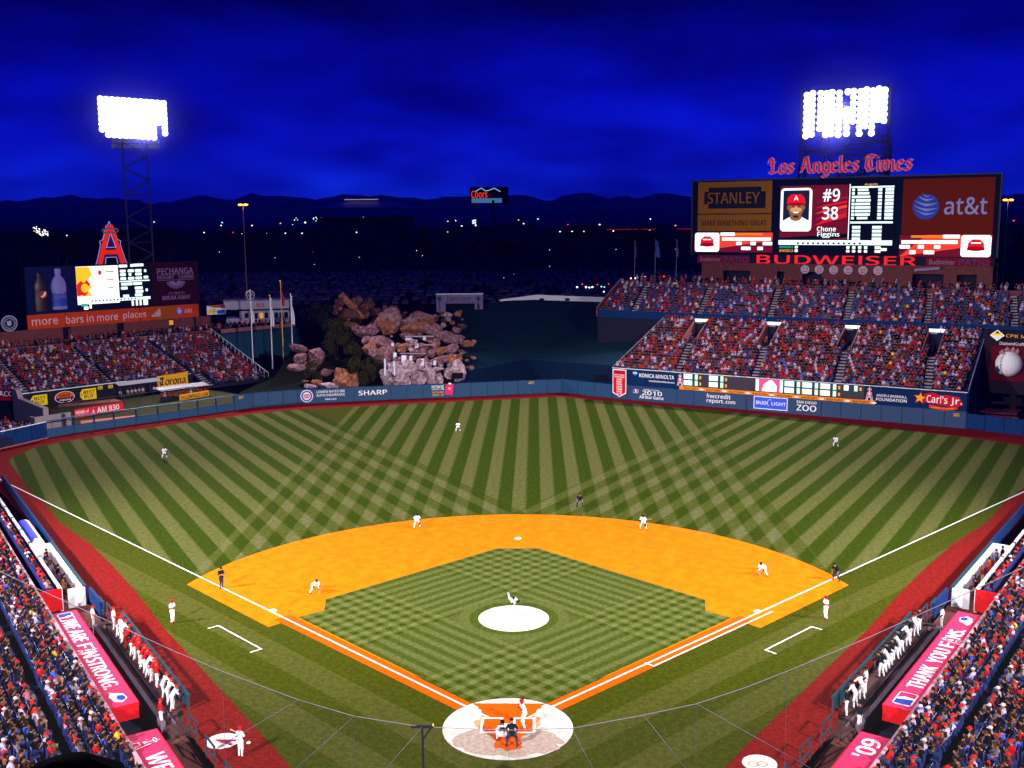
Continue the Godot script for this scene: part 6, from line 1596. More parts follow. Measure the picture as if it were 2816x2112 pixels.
func flag_cloth(o: Node3D, y: float, h: float, w: float, m: Material) -> void:
	var b := MB.new()
	var p := func(i: int, j: int) -> Vector3:
		var v := j / 10.0; var u := i / 4.0
		return Vector3(u * w * (0.55 + 0.5 * v) + 0.1 * sin(v * 7.0 + u * 3.0), y - h * v - u * w * 0.3, 0.22 * w * sin(u * 7.0 + v * 4.0))
	for j in 10:
		for i in 4: b.quad(p.call(i, j + 1), p.call(i + 1, j + 1), p.call(i + 1, j), p.call(i, j))
	part("flag", b.mesh(), m, o)

func side_x(sg: float, s: float, n: float, y: float) -> Transform3D:   # x along the wall, y up, z towards the seats
	var u := Vector3(-sg * 0.562, 0, 0.827) if sg > 0 else Vector3(0.562, 0, 0.827)
	if sg > 0: u = -u
	return Transform3D(Basis(u, Vector3.UP, u.cross(Vector3.UP)), side_w(sg, s, n, y))

func sbox(m: MB, sg: float, s0: float, s1: float, n0: float, n1: float, y0: float, y1: float) -> void:
	m.box(side_x(sg, (s0 + s1) / 2, (n0 + n1) / 2, (y0 + y1) / 2), Vector3(absf(s1 - s0), absf(y1 - y0), absf(n1 - n0)))

func dugouts() -> void:
	for sg: float in [-1.0, 1.0]:
		var sd := "left" if sg < 0 else "right"
		var m := MB.new()
		var pit := thing("dugout", sd + " dugout pit with steps under the red roof", "dugout", Transform3D(), "dugouts")
		sbox(m, sg, -20, 60, -5.6, 0, -2.0, -1.3); part("floor", m.mesh(), M.concrete_dark, pit)
		m = MB.new(); sbox(m, sg, 5.0, 27.0, -5.15, -3.4, -1.3, -0.35); part("front_step", m.mesh(), mat("dugout_brown", Color(0.10, 0.05, 0.05), 0.9), pit)
		m = MB.new(); sbox(m, sg, 6.0, 25.5, -3.45, -3.15, -1.3, -0.05); part("bench_back", m.mesh(), mat("bench_grey", Color(0.16, 0.12, 0.17), 0.8), pit)
		m = MB.new(); sbox(m, sg, 6.0, 25.5, -4.05, -3.95, -0.35, -0.24); part("step_edge", m.mesh(), M.bench_grey, pit)
		m = MB.new(); sbox(m, sg, 6.2, 25.0, -0.45, -0.2, -1.3, 1.25); part("back_wall", m.mesh(), M.black, pit)
		for q in [[-20.0, 5.0, -0.6], [27.0, 52.0, -0.5]]:
			m = MB.new(); sbox(m, sg, q[0], q[1], -4.2, -0.2, -1.3, q[2]); part("well_floor", m.mesh(), mat("well_brown", Color(0.16, 0.06, 0.05), 0.9), pit)
		for q in [[25.0, 29.0, -2.0], [3.0, 6.2, -2.0]]:
			m = MB.new(); sbox(m, sg, q[0], q[1], q[2], -0.2, -0.5, -0.2); part("camera_step", m.mesh(), M.concrete_dark, pit)
		# roofs
		for rf in 2:
			var s0 := 6.2 if rf == 0 else 29.2; var s1 := 25.0 if rf == 0 else 56.0
			var r := thing("dugout_roof", ["red %s dugout roof with white %s lettering" % [sd, "FAN STRONG" if sg < 0 else "THANK YOU"], "red near %s roof beside the cut-off white lettering at the bottom edge" % sd][rf], "roof", Transform3D(), "red dugout roofs")
			m = MB.new(); sbox(m, sg, s0, s1, -2.0, -0.2, 1.32, 1.45); part("top", m.mesh(), M.roof_red, r)
			m = MB.new(); sbox(m, sg, s0 - 0.06, s0, -2.0, -0.2, 0.55, 1.44); sbox(m, sg, s1, s1 + 0.06, -2.0, -0.2, 0.45, 1.44); part("end_panel", m.mesh(), M.roof_red_dark, r)
			m = MB.new(); sbox(m, sg, s0, s1, -2.06, -2.0, 1.2, 1.45); part("fascia", m.mesh(), M.roof_red_dark, r)
			var up := side_w(sg, 0, -1, 0) - side_w(sg, 0, 0, 0)
			var tx := Transform3D()
			var lay := func(s: float, n: float) -> Transform3D:
				var u := side_w(sg, 1, 0, 0) - side_w(sg, 0, 0, 0)
				if sg > 0: u = -u
				return Transform3D(Basis(u.normalized(), up.normalized(), Vector3.UP), side_w(sg, s, n, 1.452))
			if rf == 0:
				if sg < 0:
					logo_badge(r, lay.call(7.35, -1.1), 1.7, 1.05)
					for q in [["WE", 9.25, 1.75], ["ARE", 11.75, 2.4], ["F", 14.0, 0.75], ["N", 15.75, 0.95], ["STRONG.", 19.35, 5.6]]: letters(q[0], r, lay.call(q[1], -1.1), q[2], 1.0, M.line_white)
					letter_a(r, lay.call(14.9, -1.1), 0.95, 1.35, M.roof_red, M.line_white, 0.04, M.line_white)
				else:
					logo_badge(r, lay.call(23.5, -1.1), 1.9, 1.15)
					for q in [["THANK", 19.6, 4.0], ["YOU", 15.6, 2.7], ["F", 13.3, 0.8], ["NS.", 10.9, 1.9]]: letters(q[0], r, lay.call(q[1], -1.1), q[2], 1.0, M.line_white)
					letter_a(r, lay.call(12.35, -1.1), 0.95, 1.35, M.roof_red, M.line_white, 0.04, M.line_white)
				var bx := lay.call(23.6 if sg < 0 else 7.9, -1.1) as Transform3D
				plate("mascot_blob", r, bx, PackedVector2Array([Vector2(-0.9, -0.3), Vector2(-0.2, -0.5), Vector2(0.6, -0.35), Vector2(0.9, 0.1), Vector2(0.4, 0.5), Vector2(-0.3, 0.4), Vector2(-0.6, 0.05)]), M.line_white, 0.02)
				plate("mascot_cap", r, bx * at3(0.25, 0.15, 0.021), ellipse(0.4, 0.25, 14), M.badge_blue, 0.01)
			elif sg < 0:
				letter_a(r, lay.call(30.6, -1.1), 1.1, 1.5, M.roof_red, M.line_white, 0.04, M.line_white)
				letters("WE", r, lay.call(33.2, -1.1), 2.1, 1.05, M.line_white)
				letters("BELIEVE", r, lay.call(38.6, -1.1), 6.5, 1.05, M.line_white)
			else:
				letters("'09", r, lay.call(31.0, -1.1), 2.3, 1.05, M.line_white)
				letters("APRIL", r, lay.call(36.0, -1.1), 4.6, 1.05, M.line_white)
		# wall in front of the seats
		var w := thing("seat_wall", "pale wall along the front of the %s lower seats" % sd, "wall", Transform3D(), "seat walls")
		for i in 33:
			m = MB.new(); sbox(m, sg, -42.0 + i * 3.0, -39.03 + i * 3.0, -0.22, 0.0, -1.0, 1.72)
			part("panel", m.mesh(), mat("seat_wall_pink", Color(0.66, 0.36, 0.44), 0.8), w)
		m = MB.new(); sbox(m, sg, -48, 0.6, -2.05, -1.85, -0.4, 1.5); part("white_face", m.mesh(), M.wall_white, w)
		m = MB.new(); sbox(m, sg, -48, 0.5, -1.85, -0.2, 0.9, 1.2); part("ledge", m.mesh(), M.concrete_dark, w)
		m = MB.new(); sbox(m, sg, 0.5, 0.62, -2.0, 0.0, -0.3, 1.5); part("red_end", m.mesh(), M.roof_red_dark, w)
		for i in 7:
			m = MB.new(); sbox(m, sg, -9.6 - i * 5.0, -9.3 - i * 5.0, -2.08, -1.84, 0.9, 1.52); part("gap", m.mesh(), M.near_black, w)
		# camera well
		var c := thing("camera_well", "white walled camera pit with a teal rail on the %s side" % sd, "camera pit", Transform3D(), "camera pits")
		m = MB.new(); sbox(m, sg, -14.8, -0.5, -3.95, -3.8, -0.6, 1.0); sbox(m, sg, -14.95, -14.8, -3.95, -2.1, -0.6, 1.0); sbox(m, sg, -0.5, -0.35, -3.95, -2.6, -0.6, 1.0)
		part("walls", m.mesh(), M.wall_white, c)
		m = MB.new(); sbox(m, sg, -15, -0.3, -4.05, -3.78, 1.0, 1.12); part("rail", m.mesh(), mat("teal_rail", Color(0.012, 0.05, 0.075), 0.6), c)
		m = MB.new(); sbox(m, sg, -15, -0.3, -4.12, -3.96, -0.3, 1.0); part("pads", m.mesh(), M.pad_navy, c)
		for q in [[-13.6, 0], [-12.4, 1], [-11.2, 0], [-9.5, 1], [-8.2, 0], [-6.9, 1], [-5.5, 0], [-4.0, 1], [-3.0, 0]]:
			if rng.randf() < 0.8:
				var st := side_x(sg, q[0], -2.7 - 0.3 * q[1], -0.6)
				SP.append([st * Transform3D(Basis(Vector3.UP, rng.randf_range(-0.5, 0.5)), Vector3.ZERO), 2, sd + " camera pit", 0, 0])
		# field fence and dugout rail
		var f := thing("field_fence", "low dark fence along the %s warning track" % sd, "fence", Transform3D(), "track fences")
		for q in [[-48.0, -15.2, -4.1], [-0.2, 4.0, -4.3]]:
			m = MB.new(); sbox(m, sg, q[0], q[1], q[2] - 0.1, q[2] + 0.1, -0.3, 0.95); part("pads", m.mesh(), M.pad_navy, f)
		for q in [[3.2, -4.3], [5.0, -4.5], [27.5, -4.3], [31.0, -4.3], [34.5, -4.3]]:
			for k in 2:
				m = MB.new(); sbox(m, sg, q[0] + k * 1.6, q[0] + 0.1 + k * 1.6, q[1] - 0.05, q[1] + 0.05, -0.4, 1.2); part("post", m.mesh(), M.steel_dark, f)
			m = MB.new(); sbox(m, sg, q[0], q[0] + 1.7, q[1] - 0.04, q[1] + 0.04, 1.1, 1.2); sbox(m, sg, q[0], q[0] + 1.7, q[1] - 0.04, q[1] + 0.04, 0.3, 0.38); part("bar", m.mesh(), M.teal_rail, f)
		var rl := thing("dugout_rail", "padded rail with screens in front of the %s dugout" % sd, "railing", Transform3D(), "dugout rails")
		for i in 7:
			var s := 7.4 + i * 2.9
			m = MB.new(); sbox(m, sg, s, s + 0.09, -5.15, -5.05, -0.4, 1.0); part("post", m.mesh(), M.steel_dark, rl)
			if i in [0, 1, 5]:
				m = MB.new(); sbox(m, sg, s, s + 2.6, -5.13, -5.09, -0.1, 0.95); part("screen", m.mesh(), M.teal_rail, rl)
		m = MB.new(); sbox(m, sg, 7.3, 25.0, -5.2, -5.02, 0.95, 1.08); part("top_rail", m.mesh(), M.teal_rail, rl)
		# lower stand
		var st2 := thing("lower_stand", "steep %s lower stand full of spectators in blue seats" % sd, "stand", Transform3D(), "lower stands")
		var rows := 12
		for i in rows:
			m = MB.new()
			var nn := 0.05 + i * 0.78 + (0.55 if i >= 4 else 0.0)
			sbox(m, sg, -48, 62, nn, nn + 0.78 + (0.55 if i == 3 else 0.0), -1.0, 1.25 + i * 0.30)
			part("tier", m.mesh(), M.concrete_dark, st2)
			var k := 0
			var s := -46.0
			while s < 52.0:
				s += 0.54
				k += 1
				var ai := fposmod(s + 2.0, 11.5)
				if ai < 1.1 and i < 11: continue
				var x := side_x(sg, s, nn + 0.42, 1.25 + i * 0.30)
				SE.append([x, sd + " lower stand", i, k])
				var occ := 0.62 if (i < 2 and s > 10) else 0.84
				if rng.randf() < occ:
					var sc := rng.randf_range(0.9, 1.06)
					SP.append([(x * Transform3D(Basis(Vector3.UP, rng.randf_range(-0.4, 0.4)), Vector3(rng.randf_range(-0.05, 0.05), 0, 0))).scaled_local(Vector3(sc, sc, sc)), 1 if rng.randf() < 0.3 else 0, sd + " lower stand", i, k])
		# front row along the white wall
		var k2 := 0
		var s2 := -46.0
		while s2 < -0.4:
			s2 += 0.56; k2 += 1
			var x2 := side_x(sg, s2, -1.0, 1.0)
			SE.append([x2, sd + " lower stand", 12, k2])
			if rng.randf() < 0.8: SP.append([x2, 0, sd + " lower stand", 12, k2])
		for i in 10:
			for j in 10:
				var sc := MB.new()
				var s3 := -45.4 + j * 11.5 + 0.0
				var nn := 0.05 + i * 0.78 + (0.55 if i >= 4 else 0.0)
				sbox(sc, sg, s3 - 2.0 + 0.45, s3 - 2.0 + 1.35, nn, nn + 0.3, 1.25 + i * 0.30 - 0.3, 1.25 + i * 0.30 - 0.13)
				part("aisle_step", sc.mesh(), M.concrete, st2)
	# rolled tarpaulin by the left wall
	var tp := thing("tarp_roll", "long white and blue tarpaulin roll against the left wall", "tarpaulin")
	var m := MB.new(); m.bar(side_w(-1, -24.5, -3.0, 0.55), side_w(-1, -16.6, -3.0, 0.55), 0.55, 0.55, 14)
	part("roll", m.mesh(), M.wall_white, tp)
	m = MB.new(); m.bar(side_w(-1, -24.0, -2.75, 0.75), side_w(-1, -17.0, -2.75, 0.75), 0.5, 0.5, 12)
	part("cover", m.mesh(), mat("tarp_blue", Color(0.05, 0.06, 0.6), 0.6), tp)

# ---------- people: one smooth surface round a skeleton ----------
# joints: 0 pelvis 1 chest 2 head 3 shR 4 elR 5 haR 6 shL 7 elL 8 haL 9 hipR 10 knR 11 anR 12 hipL 13 knL 14 anL ; facing -z, x to the person's right
const POSES := {
	"stand": [0, 0.98, 0, 0, 1.42, 0, 0, 1.70, -0.03, 0.19, 1.47, 0, 0.26, 1.18, 0.02, 0.2, 0.98, -0.16, -0.19, 1.47, 0, -0.26, 1.18, 0.02, -0.2, 0.98, -0.16, 0.1, 0.95, 0, 0.12, 0.52, -0.02, 0.13, 0.08, 0.03, -0.1, 0.95, 0, -0.12, 0.52, -0.02, -0.13, 0.08, 0.03],
	"folded": [0, 0.98, 0, 0, 1.42, 0, 0, 1.70, -0.03, 0.19, 1.47, 0, 0.27, 1.2, -0.04, 0.02, 1.22, -0.2, -0.19, 1.47, 0, -0.27, 1.2, -0.04, -0.04, 1.18, -0.2, 0.1, 0.95, 0, 0.1, 0.52, -0.02, 0.1, 0.08, 0.03, -0.1, 0.95, 0, -0.1, 0.52, -0.02, -0.1, 0.08, 0.03],
	"ready": [0, 0.86, 0.2, 0, 1.22, -0.12, 0, 1.46, -0.28, 0.2, 1.24, -0.12, 0.34, 0.98, -0.14, 0.26, 0.66, -0.2, -0.2, 1.24, -0.12, -0.34, 0.98, -0.14, -0.26, 0.66, -0.2, 0.11, 0.84, 0.18, 0.26, 0.48, -0.12, 0.31, 0.08, 0.06, -0.11, 0.84, 0.18, -0.26, 0.48, -0.12, -0.31, 0.08, 0.06],
	"low": [0, 0.68, 0.28, 0, 0.95, -0.18, 0, 1.14, -0.36, 0.2, 0.95, -0.17, 0.28, 0.66, -0.32, 0.14, 0.44, -0.5, -0.2, 0.95, -0.17, -0.28, 0.62, -0.32, -0.14, 0.32, -0.55, 0.12, 0.66, 0.26, 0.34, 0.44, -0.1, 0.42, 0.08, 0.12, -0.12, 0.66, 0.26, -0.34, 0.44, -0.1, -0.42, 0.08, 0.12],
	"squat": [0, 0.38, 0.2, 0, 0.78, -0.02, 0, 1.03, -0.12, 0.2, 0.8, 0.0, 0.3, 0.55, 0.02, 0.24, 0.42, -0.2, -0.2, 0.8, 0.0, -0.3, 0.58, -0.22, -0.14, 0.62, -0.5, 0.13, 0.38, 0.18, 0.34, 0.52, -0.2, 0.3, 0.09, 0.1, -0.13, 0.38, 0.18, -0.34, 0.52, -0.2, -0.3, 0.09, 0.1],
	"bat": [0, 0.88, 0.08, 0.02, 1.30, -0.08, 0.1, 1.56, -0.12, 0.2, 1.34, -0.1, 0.2, 1.14, -0.32, -0.1, 1.32, -0.32, -0.18, 1.38, -0.02, -0.4, 1.24, -0.14, -0.14, 1.38, -0.3, 0.12, 0.86, 0.06, 0.3, 0.48, -0.1, 0.34, 0.08, 0.0, -0.12, 0.86, 0.06, -0.28, 0.48, -0.1, -0.34, 0.08, 0.05],
	"pitch": [0, 0.80, 0.0, -0.05, 1.05, -0.38, -0.08, 1.16, -0.6, 0.12, 1.0, -0.48, 0.0, 0.75, -0.58, -0.22, 0.6, -0.52, -0.22, 1.08, -0.35, -0.42, 0.9, -0.35, -0.45, 0.95, -0.58, -0.1, 0.78, 0, -0.14, 0.45, -0.22, -0.12, 0.08, -0.1, 0.1, 0.82, 0.05, 0.24, 0.75, 0.42, 0.36, 1.05, 0.78],
	"lean": [0, 0.97, 0.12, 0, 1.36, -0.12, 0, 1.60, -0.22, 0.2, 1.38, -0.12, 0.32, 1.12, -0.38, 0.1, 1.13, -0.52, -0.2, 1.38, -0.12, -0.32, 1.12, -0.38, -0.1, 1.13, -0.52, 0.1, 0.94, 0.12, 0.12, 0.52, 0.12, 0.14, 0.08, 0.24, -0.1, 0.94, 0.12, -0.14, 0.52, 0.02, -0.16, 0.08, 0.06],
	"sit": [0, 0.52, 0.02, 0, 0.93, 0.06, 0, 1.22, 0.02, 0.18, 0.97, 0.05, 0.25, 0.72, -0.02, 0.12, 0.62, -0.26, -0.18, 0.97, 0.05, -0.25, 0.72, -0.02, -0.12, 0.62, -0.26, 0.1, 0.5, 0, 0.13, 0.53, -0.42, 0.13, 0.08, -0.4, -0.1, 0.5, 0, -0.13, 0.53, -0.42, -0.13, 0.08, -0.4],
	"sit_lean": [0, 0.52, 0.02, 0, 0.90, -0.1, 0, 1.17, -0.18, 0.18, 0.94, -0.1, 0.25, 0.66, -0.25, 0.06, 0.76, -0.42, -0.18, 0.94, -0.1, -0.25, 0.66, -0.25, -0.05, 0.77, -0.43, 0.1, 0.5, 0, 0.14, 0.53, -0.42, 0.12, 0.08, -0.42, -0.1, 0.5, 0, -0.14, 0.53, -0.42, -0.12, 0.08, -0.36]}

func bones_of(pose: String, S: Color, P: Color, K: Color, Fc: Color, U: Color, thick := 1.0) -> Array:
	var a: Array = POSES[pose]
	var j: Array[Vector3] = []
	for i in 15: j.append(Vector3(a[i * 3], a[i * 3 + 1], a[i * 3 + 2]))
	var b := []
	var q := thick
	b.append([j[9], j[12], 0.115 * q, 0.115 * q, P])
	b.append([j[0] + Vector3(0, 0.04, 0), j[0].lerp(j[1], 0.5), 0.13 * q, 0.135 * q, S])
	b.append([j[0].lerp(j[1], 0.5), j[1] - (j[1] - j[0]).normalized() * 0.06, 0.14 * q, 0.145 * q, S])
	b.append([j[3] - Vector3(0.03, 0, 0), j[6] + Vector3(0.03, 0, 0), 0.085, 0.085, S])
	b.append([(j[3] + j[6]) * 0.5, j[2] - (j[2] - j[1]).normalized() * 0.07, 0.062, 0.058, K])
	b.append([j[2] - Vector3(0, 0.035, 0.01), j[2] + Vector3(0, 0.045, 0.012), 0.088, 0.098, K])
	b.append([j[2] + Vector3(0, -0.02, -0.085), j[2] + Vector3(0, -0.03, -0.105), 0.018, 0.016, K])
	for s in 2:
		var o := s * 3
		var m := j[3 + o].lerp(j[4 + o], 0.62)
		b.append([j[3 + o], m, 0.068, 0.062, S]); b.append([m, j[4 + o], 0.052, 0.045, U])
		b.append([j[4 + o], j[5 + o], 0.045, 0.032, U if U != S else K])
		var d := (j[5 + o] - j[4 + o]).normalized()
		b.append([j[5 + o], j[5 + o] + d * 0.06, 0.038, 0.032, K])
	for s in 2:
		var o := s * 3
		b.append([j[9 + o], j[10 + o], 0.105 * q, 0.075, P]); b.append([j[10 + o], j[11 + o] + Vector3(0, 0.03, 0), 0.072, 0.052, P])
		var sh := j[11 + o] - j[10 + o]
		var fd := Vector3(0.25 if s == 0 else -0.25, 0, -1).normalized()
		if absf(sh.normalized().y) < 0.6: fd = Vector3(0, -0.9, 0.3)
		b.append([j[11 + o] + Vector3(0, -0.035, 0) - fd * 0.05, j[11 + o] + Vector3(0, -0.045, 0) + fd * 0.17, 0.046, 0.038, Fc])
	return b

func skin_mesh(bones: Array, cell: float) -> MB:
	var lo := Vector3.ONE * 99; var hi := -lo
	for b in bones:
		for e in 2:
			var r: float = b[2 + e] + cell * 2.2
			var p: Vector3 = b[e]
			lo = lo.min(p - Vector3.ONE * r); hi = hi.max(p + Vector3.ONE * r)
	var nx := int((hi.x - lo.x) / cell) + 2; var ny := int((hi.y - lo.y) / cell) + 2; var nz := int((hi.z - lo.z) / cell) + 2
	var acc := PackedFloat32Array(); acc.resize(nx * ny * nz)
	var sm := 0.02; var inv := 1.0 / sm
	for b in bones:
		var A: Vector3 = b[0]; var B: Vector3 = b[1]; var r0: float = b[2]; var r1: float = b[3]
		var R := maxf(r0, r1) + cell * 2.0
		var p0 := A.min(B) - Vector3.ONE * R - lo; var p1 := A.max(B) + Vector3.ONE * R - lo
		var x0 := maxi(0, int(p0.x / cell)); var x1 := mini(nx - 1, int(p1.x / cell) + 1)
		var y0 := maxi(0, int(p0.y / cell)); var y1 := mini(ny - 1, int(p1.y / cell) + 1)
		var z0 := maxi(0, int(p0.z / cell)); var z1 := mini(nz - 1, int(p1.z / cell) + 1)
		var AB := B - A; var L2 := maxf(AB.length_squared(), 1e-8)
		for z in range(z0, z1 + 1):
			for y in range(y0, y1 + 1):
				var row := (z * ny + y) * nx
				for x in range(x0, x1 + 1):
					var p := lo + Vector3(x, y, z) * cell - A
					var t := clampf(p.dot(AB) / L2, 0.0, 1.0)
					var d := (p - AB * t).length() - lerpf(r0, r1, t)
					if d < 0.08: acc[row + x] += exp(-maxf(d, -0.1) * inv)
	var id := PackedInt32Array(); id.resize(nx * ny * nz); id.fill(-1)
	var vs: Array[Vector3] = []
	var cs: Array[Color] = []
	for z in nz - 1:
		for y in ny - 1:
			for x in nx - 1:
				var i := (z * ny + y) * nx + x
				var k := 0
				for c in 8:
					if acc[i + (c & 1) + (nx if c & 2 else 0) + (nx * ny if c & 4 else 0)] > 1.0: k += 1
				if k == 0 or k == 8: continue
				var s := Vector3.ZERO; var w := 0.0
				for c in 8:
					for ax in 3:
						if c & (1 << ax): continue
						var c2 := c | (1 << ax)
						var va := acc[i + (c & 1) + (nx if c & 2 else 0) + (nx * ny if c & 4 else 0)]
						var vb := acc[i + (c2 & 1) + (nx if c2 & 2 else 0) + (nx * ny if c2 & 4 else 0)]
						if (va > 1.0) == (vb > 1.0): continue
						var fa := log(maxf(va, 0.02)); var fb := log(maxf(vb, 0.02))
						var u := clampf(fa / (fa - fb), 0.0, 1.0)
						var pa := Vector3(c & 1, (c >> 1) & 1, (c >> 2) & 1); var pb := Vector3(c2 & 1, (c2 >> 1) & 1, (c2 >> 2) & 1)
						s += pa.lerp(pb, u); w += 1.0
				var pos := lo + (Vector3(x, y, z) + s / w) * cell
				id[i] = vs.size(); vs.append(pos)
				var best := 9.0; var col := Color.WHITE
				for b in bones:
					var AB: Vector3 = b[1] - b[0]
					var t := clampf((pos - b[0]).dot(AB) / maxf(AB.length_squared(), 1e-8), 0.0, 1.0)
					var d: float = (pos - b[0] - AB * t).length() - lerpf(b[2], b[3], t)
					if d < best: best = d; col = b[4]
				cs.append(col)
	var m := MB.new()
	var ns: Array[Vector3] = []
	ns.resize(vs.size()); ns.fill(Vector3.ZERO)
	var faces := []
	var strides := [1, nx, nx * ny]
	for z in range(1, nz - 1):
		for y in range(1, ny - 1):
			for x in range(1, nx - 1):
				var i := (z * ny + y) * nx + x
				var ins := acc[i] > 1.0
				for ax in 3:
					var o := acc[i + strides[ax]] > 1.0
					if ins == o: continue
					var u: int = strides[(ax + 1) % 3]; var v: int = strides[(ax + 2) % 3]
					var q := [id[i], id[i - u], id[i - u - v], id[i - v]]
					if q.min() < 0: continue
					if not ins: q.reverse()
					faces.append(q)
					var nn: Vector3 = (vs[q[1]] - vs[q[0]]).cross(vs[q[2]] - vs[q[0]]) + (vs[q[2]] - vs[q[0]]).cross(vs[q[3]] - vs[q[0]])
					for e in q: ns[e] += nn
	for q in faces:
		for e in [0, 2, 1, 0, 3, 2]:
			m.v.append(vs[q[e]]); m.n.append(ns[q[e]].normalized()); m.c.append(cs[q[e]]); m.t.append(Vector2.ZERO)
	return m

func hand_fingers(m: MB, at: Vector3, d: Vector3, up: Vector3, right: bool, K: Color) -> void:
	m.col = K
	var side := d.cross(up).normalized()
	for i in 4:
		var o := side * (i - 1.5) * 0.02
		var a := at + d * 0.05 + o; var k := a + d * (0.035 if i in [1, 2] else 0.028) - up * 0.012
		m.bar(a, k, 0.010, 0.009, 4); m.bar(k, k + (d * 0.6 - up * 0.8).normalized() * (0.035 if i != 3 else 0.026), 0.009, 0.007, 4)
	var s := side * (-0.035 if right else 0.035)
	m.bar(at + s * 0.6, at + s * 1.5 + d * 0.045, 0.012, 0.009, 4)
	m.col = Color(1, 1, 1)

const WHITE_KIT := Color(0.80, 0.80, 0.84)
const GREY_KIT := Color(0.72, 0.70, 0.76)
const RED := Color(0.52, 0.010, 0.012)
const DARKC := Color(0.010, 0.012, 0.022)
const SKIN := Color(0.33, 0.13, 0.07)
const SKIN_D := Color(0.16, 0.06, 0.03)

var body_cache := {}
func body(pose: String, S: Color, P: Color, K: Color, Fc: Color, U: Color, cell: float, thick := 1.0, fine := true) -> ArrayMesh:
	var key := "%s%s%s%s%s%s%f%f" % [pose, S, P, K, Fc, U, cell, thick]
	if body_cache.has(key): return body_cache[key]
	var m := skin_mesh(bones_of(pose, S, P, K, Fc, U, thick), cell)
	if fine:
		var a: Array = POSES[pose]
		for s in 2:
			var e := Vector3(a[12 + s * 9], a[13 + s * 9], a[14 + s * 9]); var h := Vector3(a[15 + s * 9], a[16 + s * 9], a[17 + s * 9])
			var d := (h - e).normalized()
			hand_fingers(m, h, d, Vector3(0, 0, -1) if absf(d.y) > 0.7 else Vector3.UP, s == 0, K)
		var hd := Vector3(a[6], a[7], a[8])
		m.col = Color(0.02, 0.015, 0.01)
		for sx: float in [-0.035, 0.035]: m.bx(hd + Vector3(sx, 0.005, -0.094), Vector3(0.022, 0.010, 0.012))
		m.col = K * 0.6
		m.bx(hd + Vector3(0, -0.065, -0.088), Vector3(0.045, 0.010, 0.012))
		m.col = K
		for sx: float in [-0.1, 0.1]: m.bx(hd + Vector3(sx, -0.01, 0.01), Vector3(0.016, 0.05, 0.035))
	body_cache[key] = m.mesh()
	return body_cache[key]

func cap_mesh(helmet := false) -> ArrayMesh:
	var m := MB.new()
	m.lathe([[0.118, -0.01], [0.12, 0.03], [0.105, 0.075], [0.06, 0.108], [0.0, 0.118]] if not helmet else [[0.13, -0.06], [0.135, 0.02], [0.118, 0.08], [0.065, 0.12], [0.0, 0.13]], Transform3D(), 14)
	m.prism(PackedVector2Array([Vector2(-0.085, 0.06), Vector2(-0.075, 0.16), Vector2(0.0, 0.2), Vector2(0.075, 0.16), Vector2(0.085, 0.06)]), Transform3D(Basis(Vector3(1, 0, 0), Vector3(0, -0.12, -1).normalized(), Vector3(0, 1, -0.12).normalized()), Vector3(0, -0.005, 0)), 0.012)
	return m.mesh()

func hair_mesh(long: bool) -> ArrayMesh:
	var m := MB.new()
	m.lathe([[0.106, -0.02], [0.112, 0.03], [0.098, 0.08], [0.055, 0.108], [0.0, 0.116]], at3(0, 0.0, 0.014), 10)
	m.lathe([[0.09, -0.2 if long else -0.1], [0.105, -0.06], [0.104, 0.03]], Transform3D(Basis(Vector3.RIGHT, 0.0) * Basis.from_scale(Vector3(1, 1, 0.62)), Vector3(0, 0, 0.055)), 10)
	return m.mesh()

func head_at(pose: String) -> Transform3D:
	var a: Array = POSES[pose]
	return at3(a[6], a[7] + 0.045, a[8])

func glove(parent: Node3D, pose: String, m: Material) -> void:
	var a: Array = POSES[pose]
	var h := Vector3(a[24], a[25], a[26]); var e := Vector3(a[21], a[22], a[23])
	var d := (h - e).normalized()
	var b := MB.new()
	b.lathe([[0.0, -0.05], [0.09, -0.03], [0.11, 0.03], [0.06, 0.07], [0.0, 0.075]], Transform3D(Basis(Quaternion(Vector3.UP, Vector3(0, 0.2, -1).normalized())), h + d * 0.09), 9)
	for i in 4: b.bar(h + d * 0.12 + Vector3(0.06 - i * 0.04, 0, 0), h + d * 0.24 + Vector3(0.08 - i * 0.055, -0.02, -0.02), 0.026, 0.018, 5)
	b.bar(h + d * 0.06 + Vector3(0.09, 0, 0), h + d * 0.17 + Vector3(0.13, 0, -0.02), 0.026, 0.018, 5)
	part("glove", b.mesh(), m, parent)

func yaw_to(p: Vector3, q: Vector3) -> float:
	return atan2(-(q.x - p.x), -(q.z - p.z))

func player(pos: Vector3, yaw: float, pose: String, kit: Array, label: String, cap: Material, gl := false, group := "", cell := 0.026, thick := 1.0, helmet := false) -> Node3D:
	var o := thing("person", label, "person", Transform3D(Basis(Vector3.UP, yaw), pos), group)
	part("body", body(pose, kit[0], kit[1], kit[2], kit[3], kit[4], cell, thick), M.people, o)
	if not M.has("cap_shape"): M["cap_shape"] = cap_mesh(); M["helmet_shape"] = cap_mesh(true)
	part("helmet" if helmet else "cap", M["helmet_shape"] if helmet else M["cap_shape"], cap, o, head_at(pose))
	if gl: glove(o, pose, mat("glove_tan", Color(0.55, 0.2, 0.03), 0.8) if pose == "low" else mat("glove_black", Color(0.02, 0.015, 0.015), 0.8))
	if kit[0] != DARKC:
		var a: Array = POSES[pose]
		var c := Vector3(a[0], a[1], a[2]); var top := Vector3(a[3], a[4], a[5])
		var up := (top - c).normalized()
		var b := MB.new()
		b.lathe([[0.150, -0.018], [0.152, 0.0], [0.150, 0.018]], Transform3D(Basis(Quaternion(Vector3.UP, up)) * Basis.from_scale(Vector3(1.12 * thick, 1, 0.98 * thick)), c + up * 0.06), 14)
		part("belt", b.mesh(), M.near_black, o)
	return o

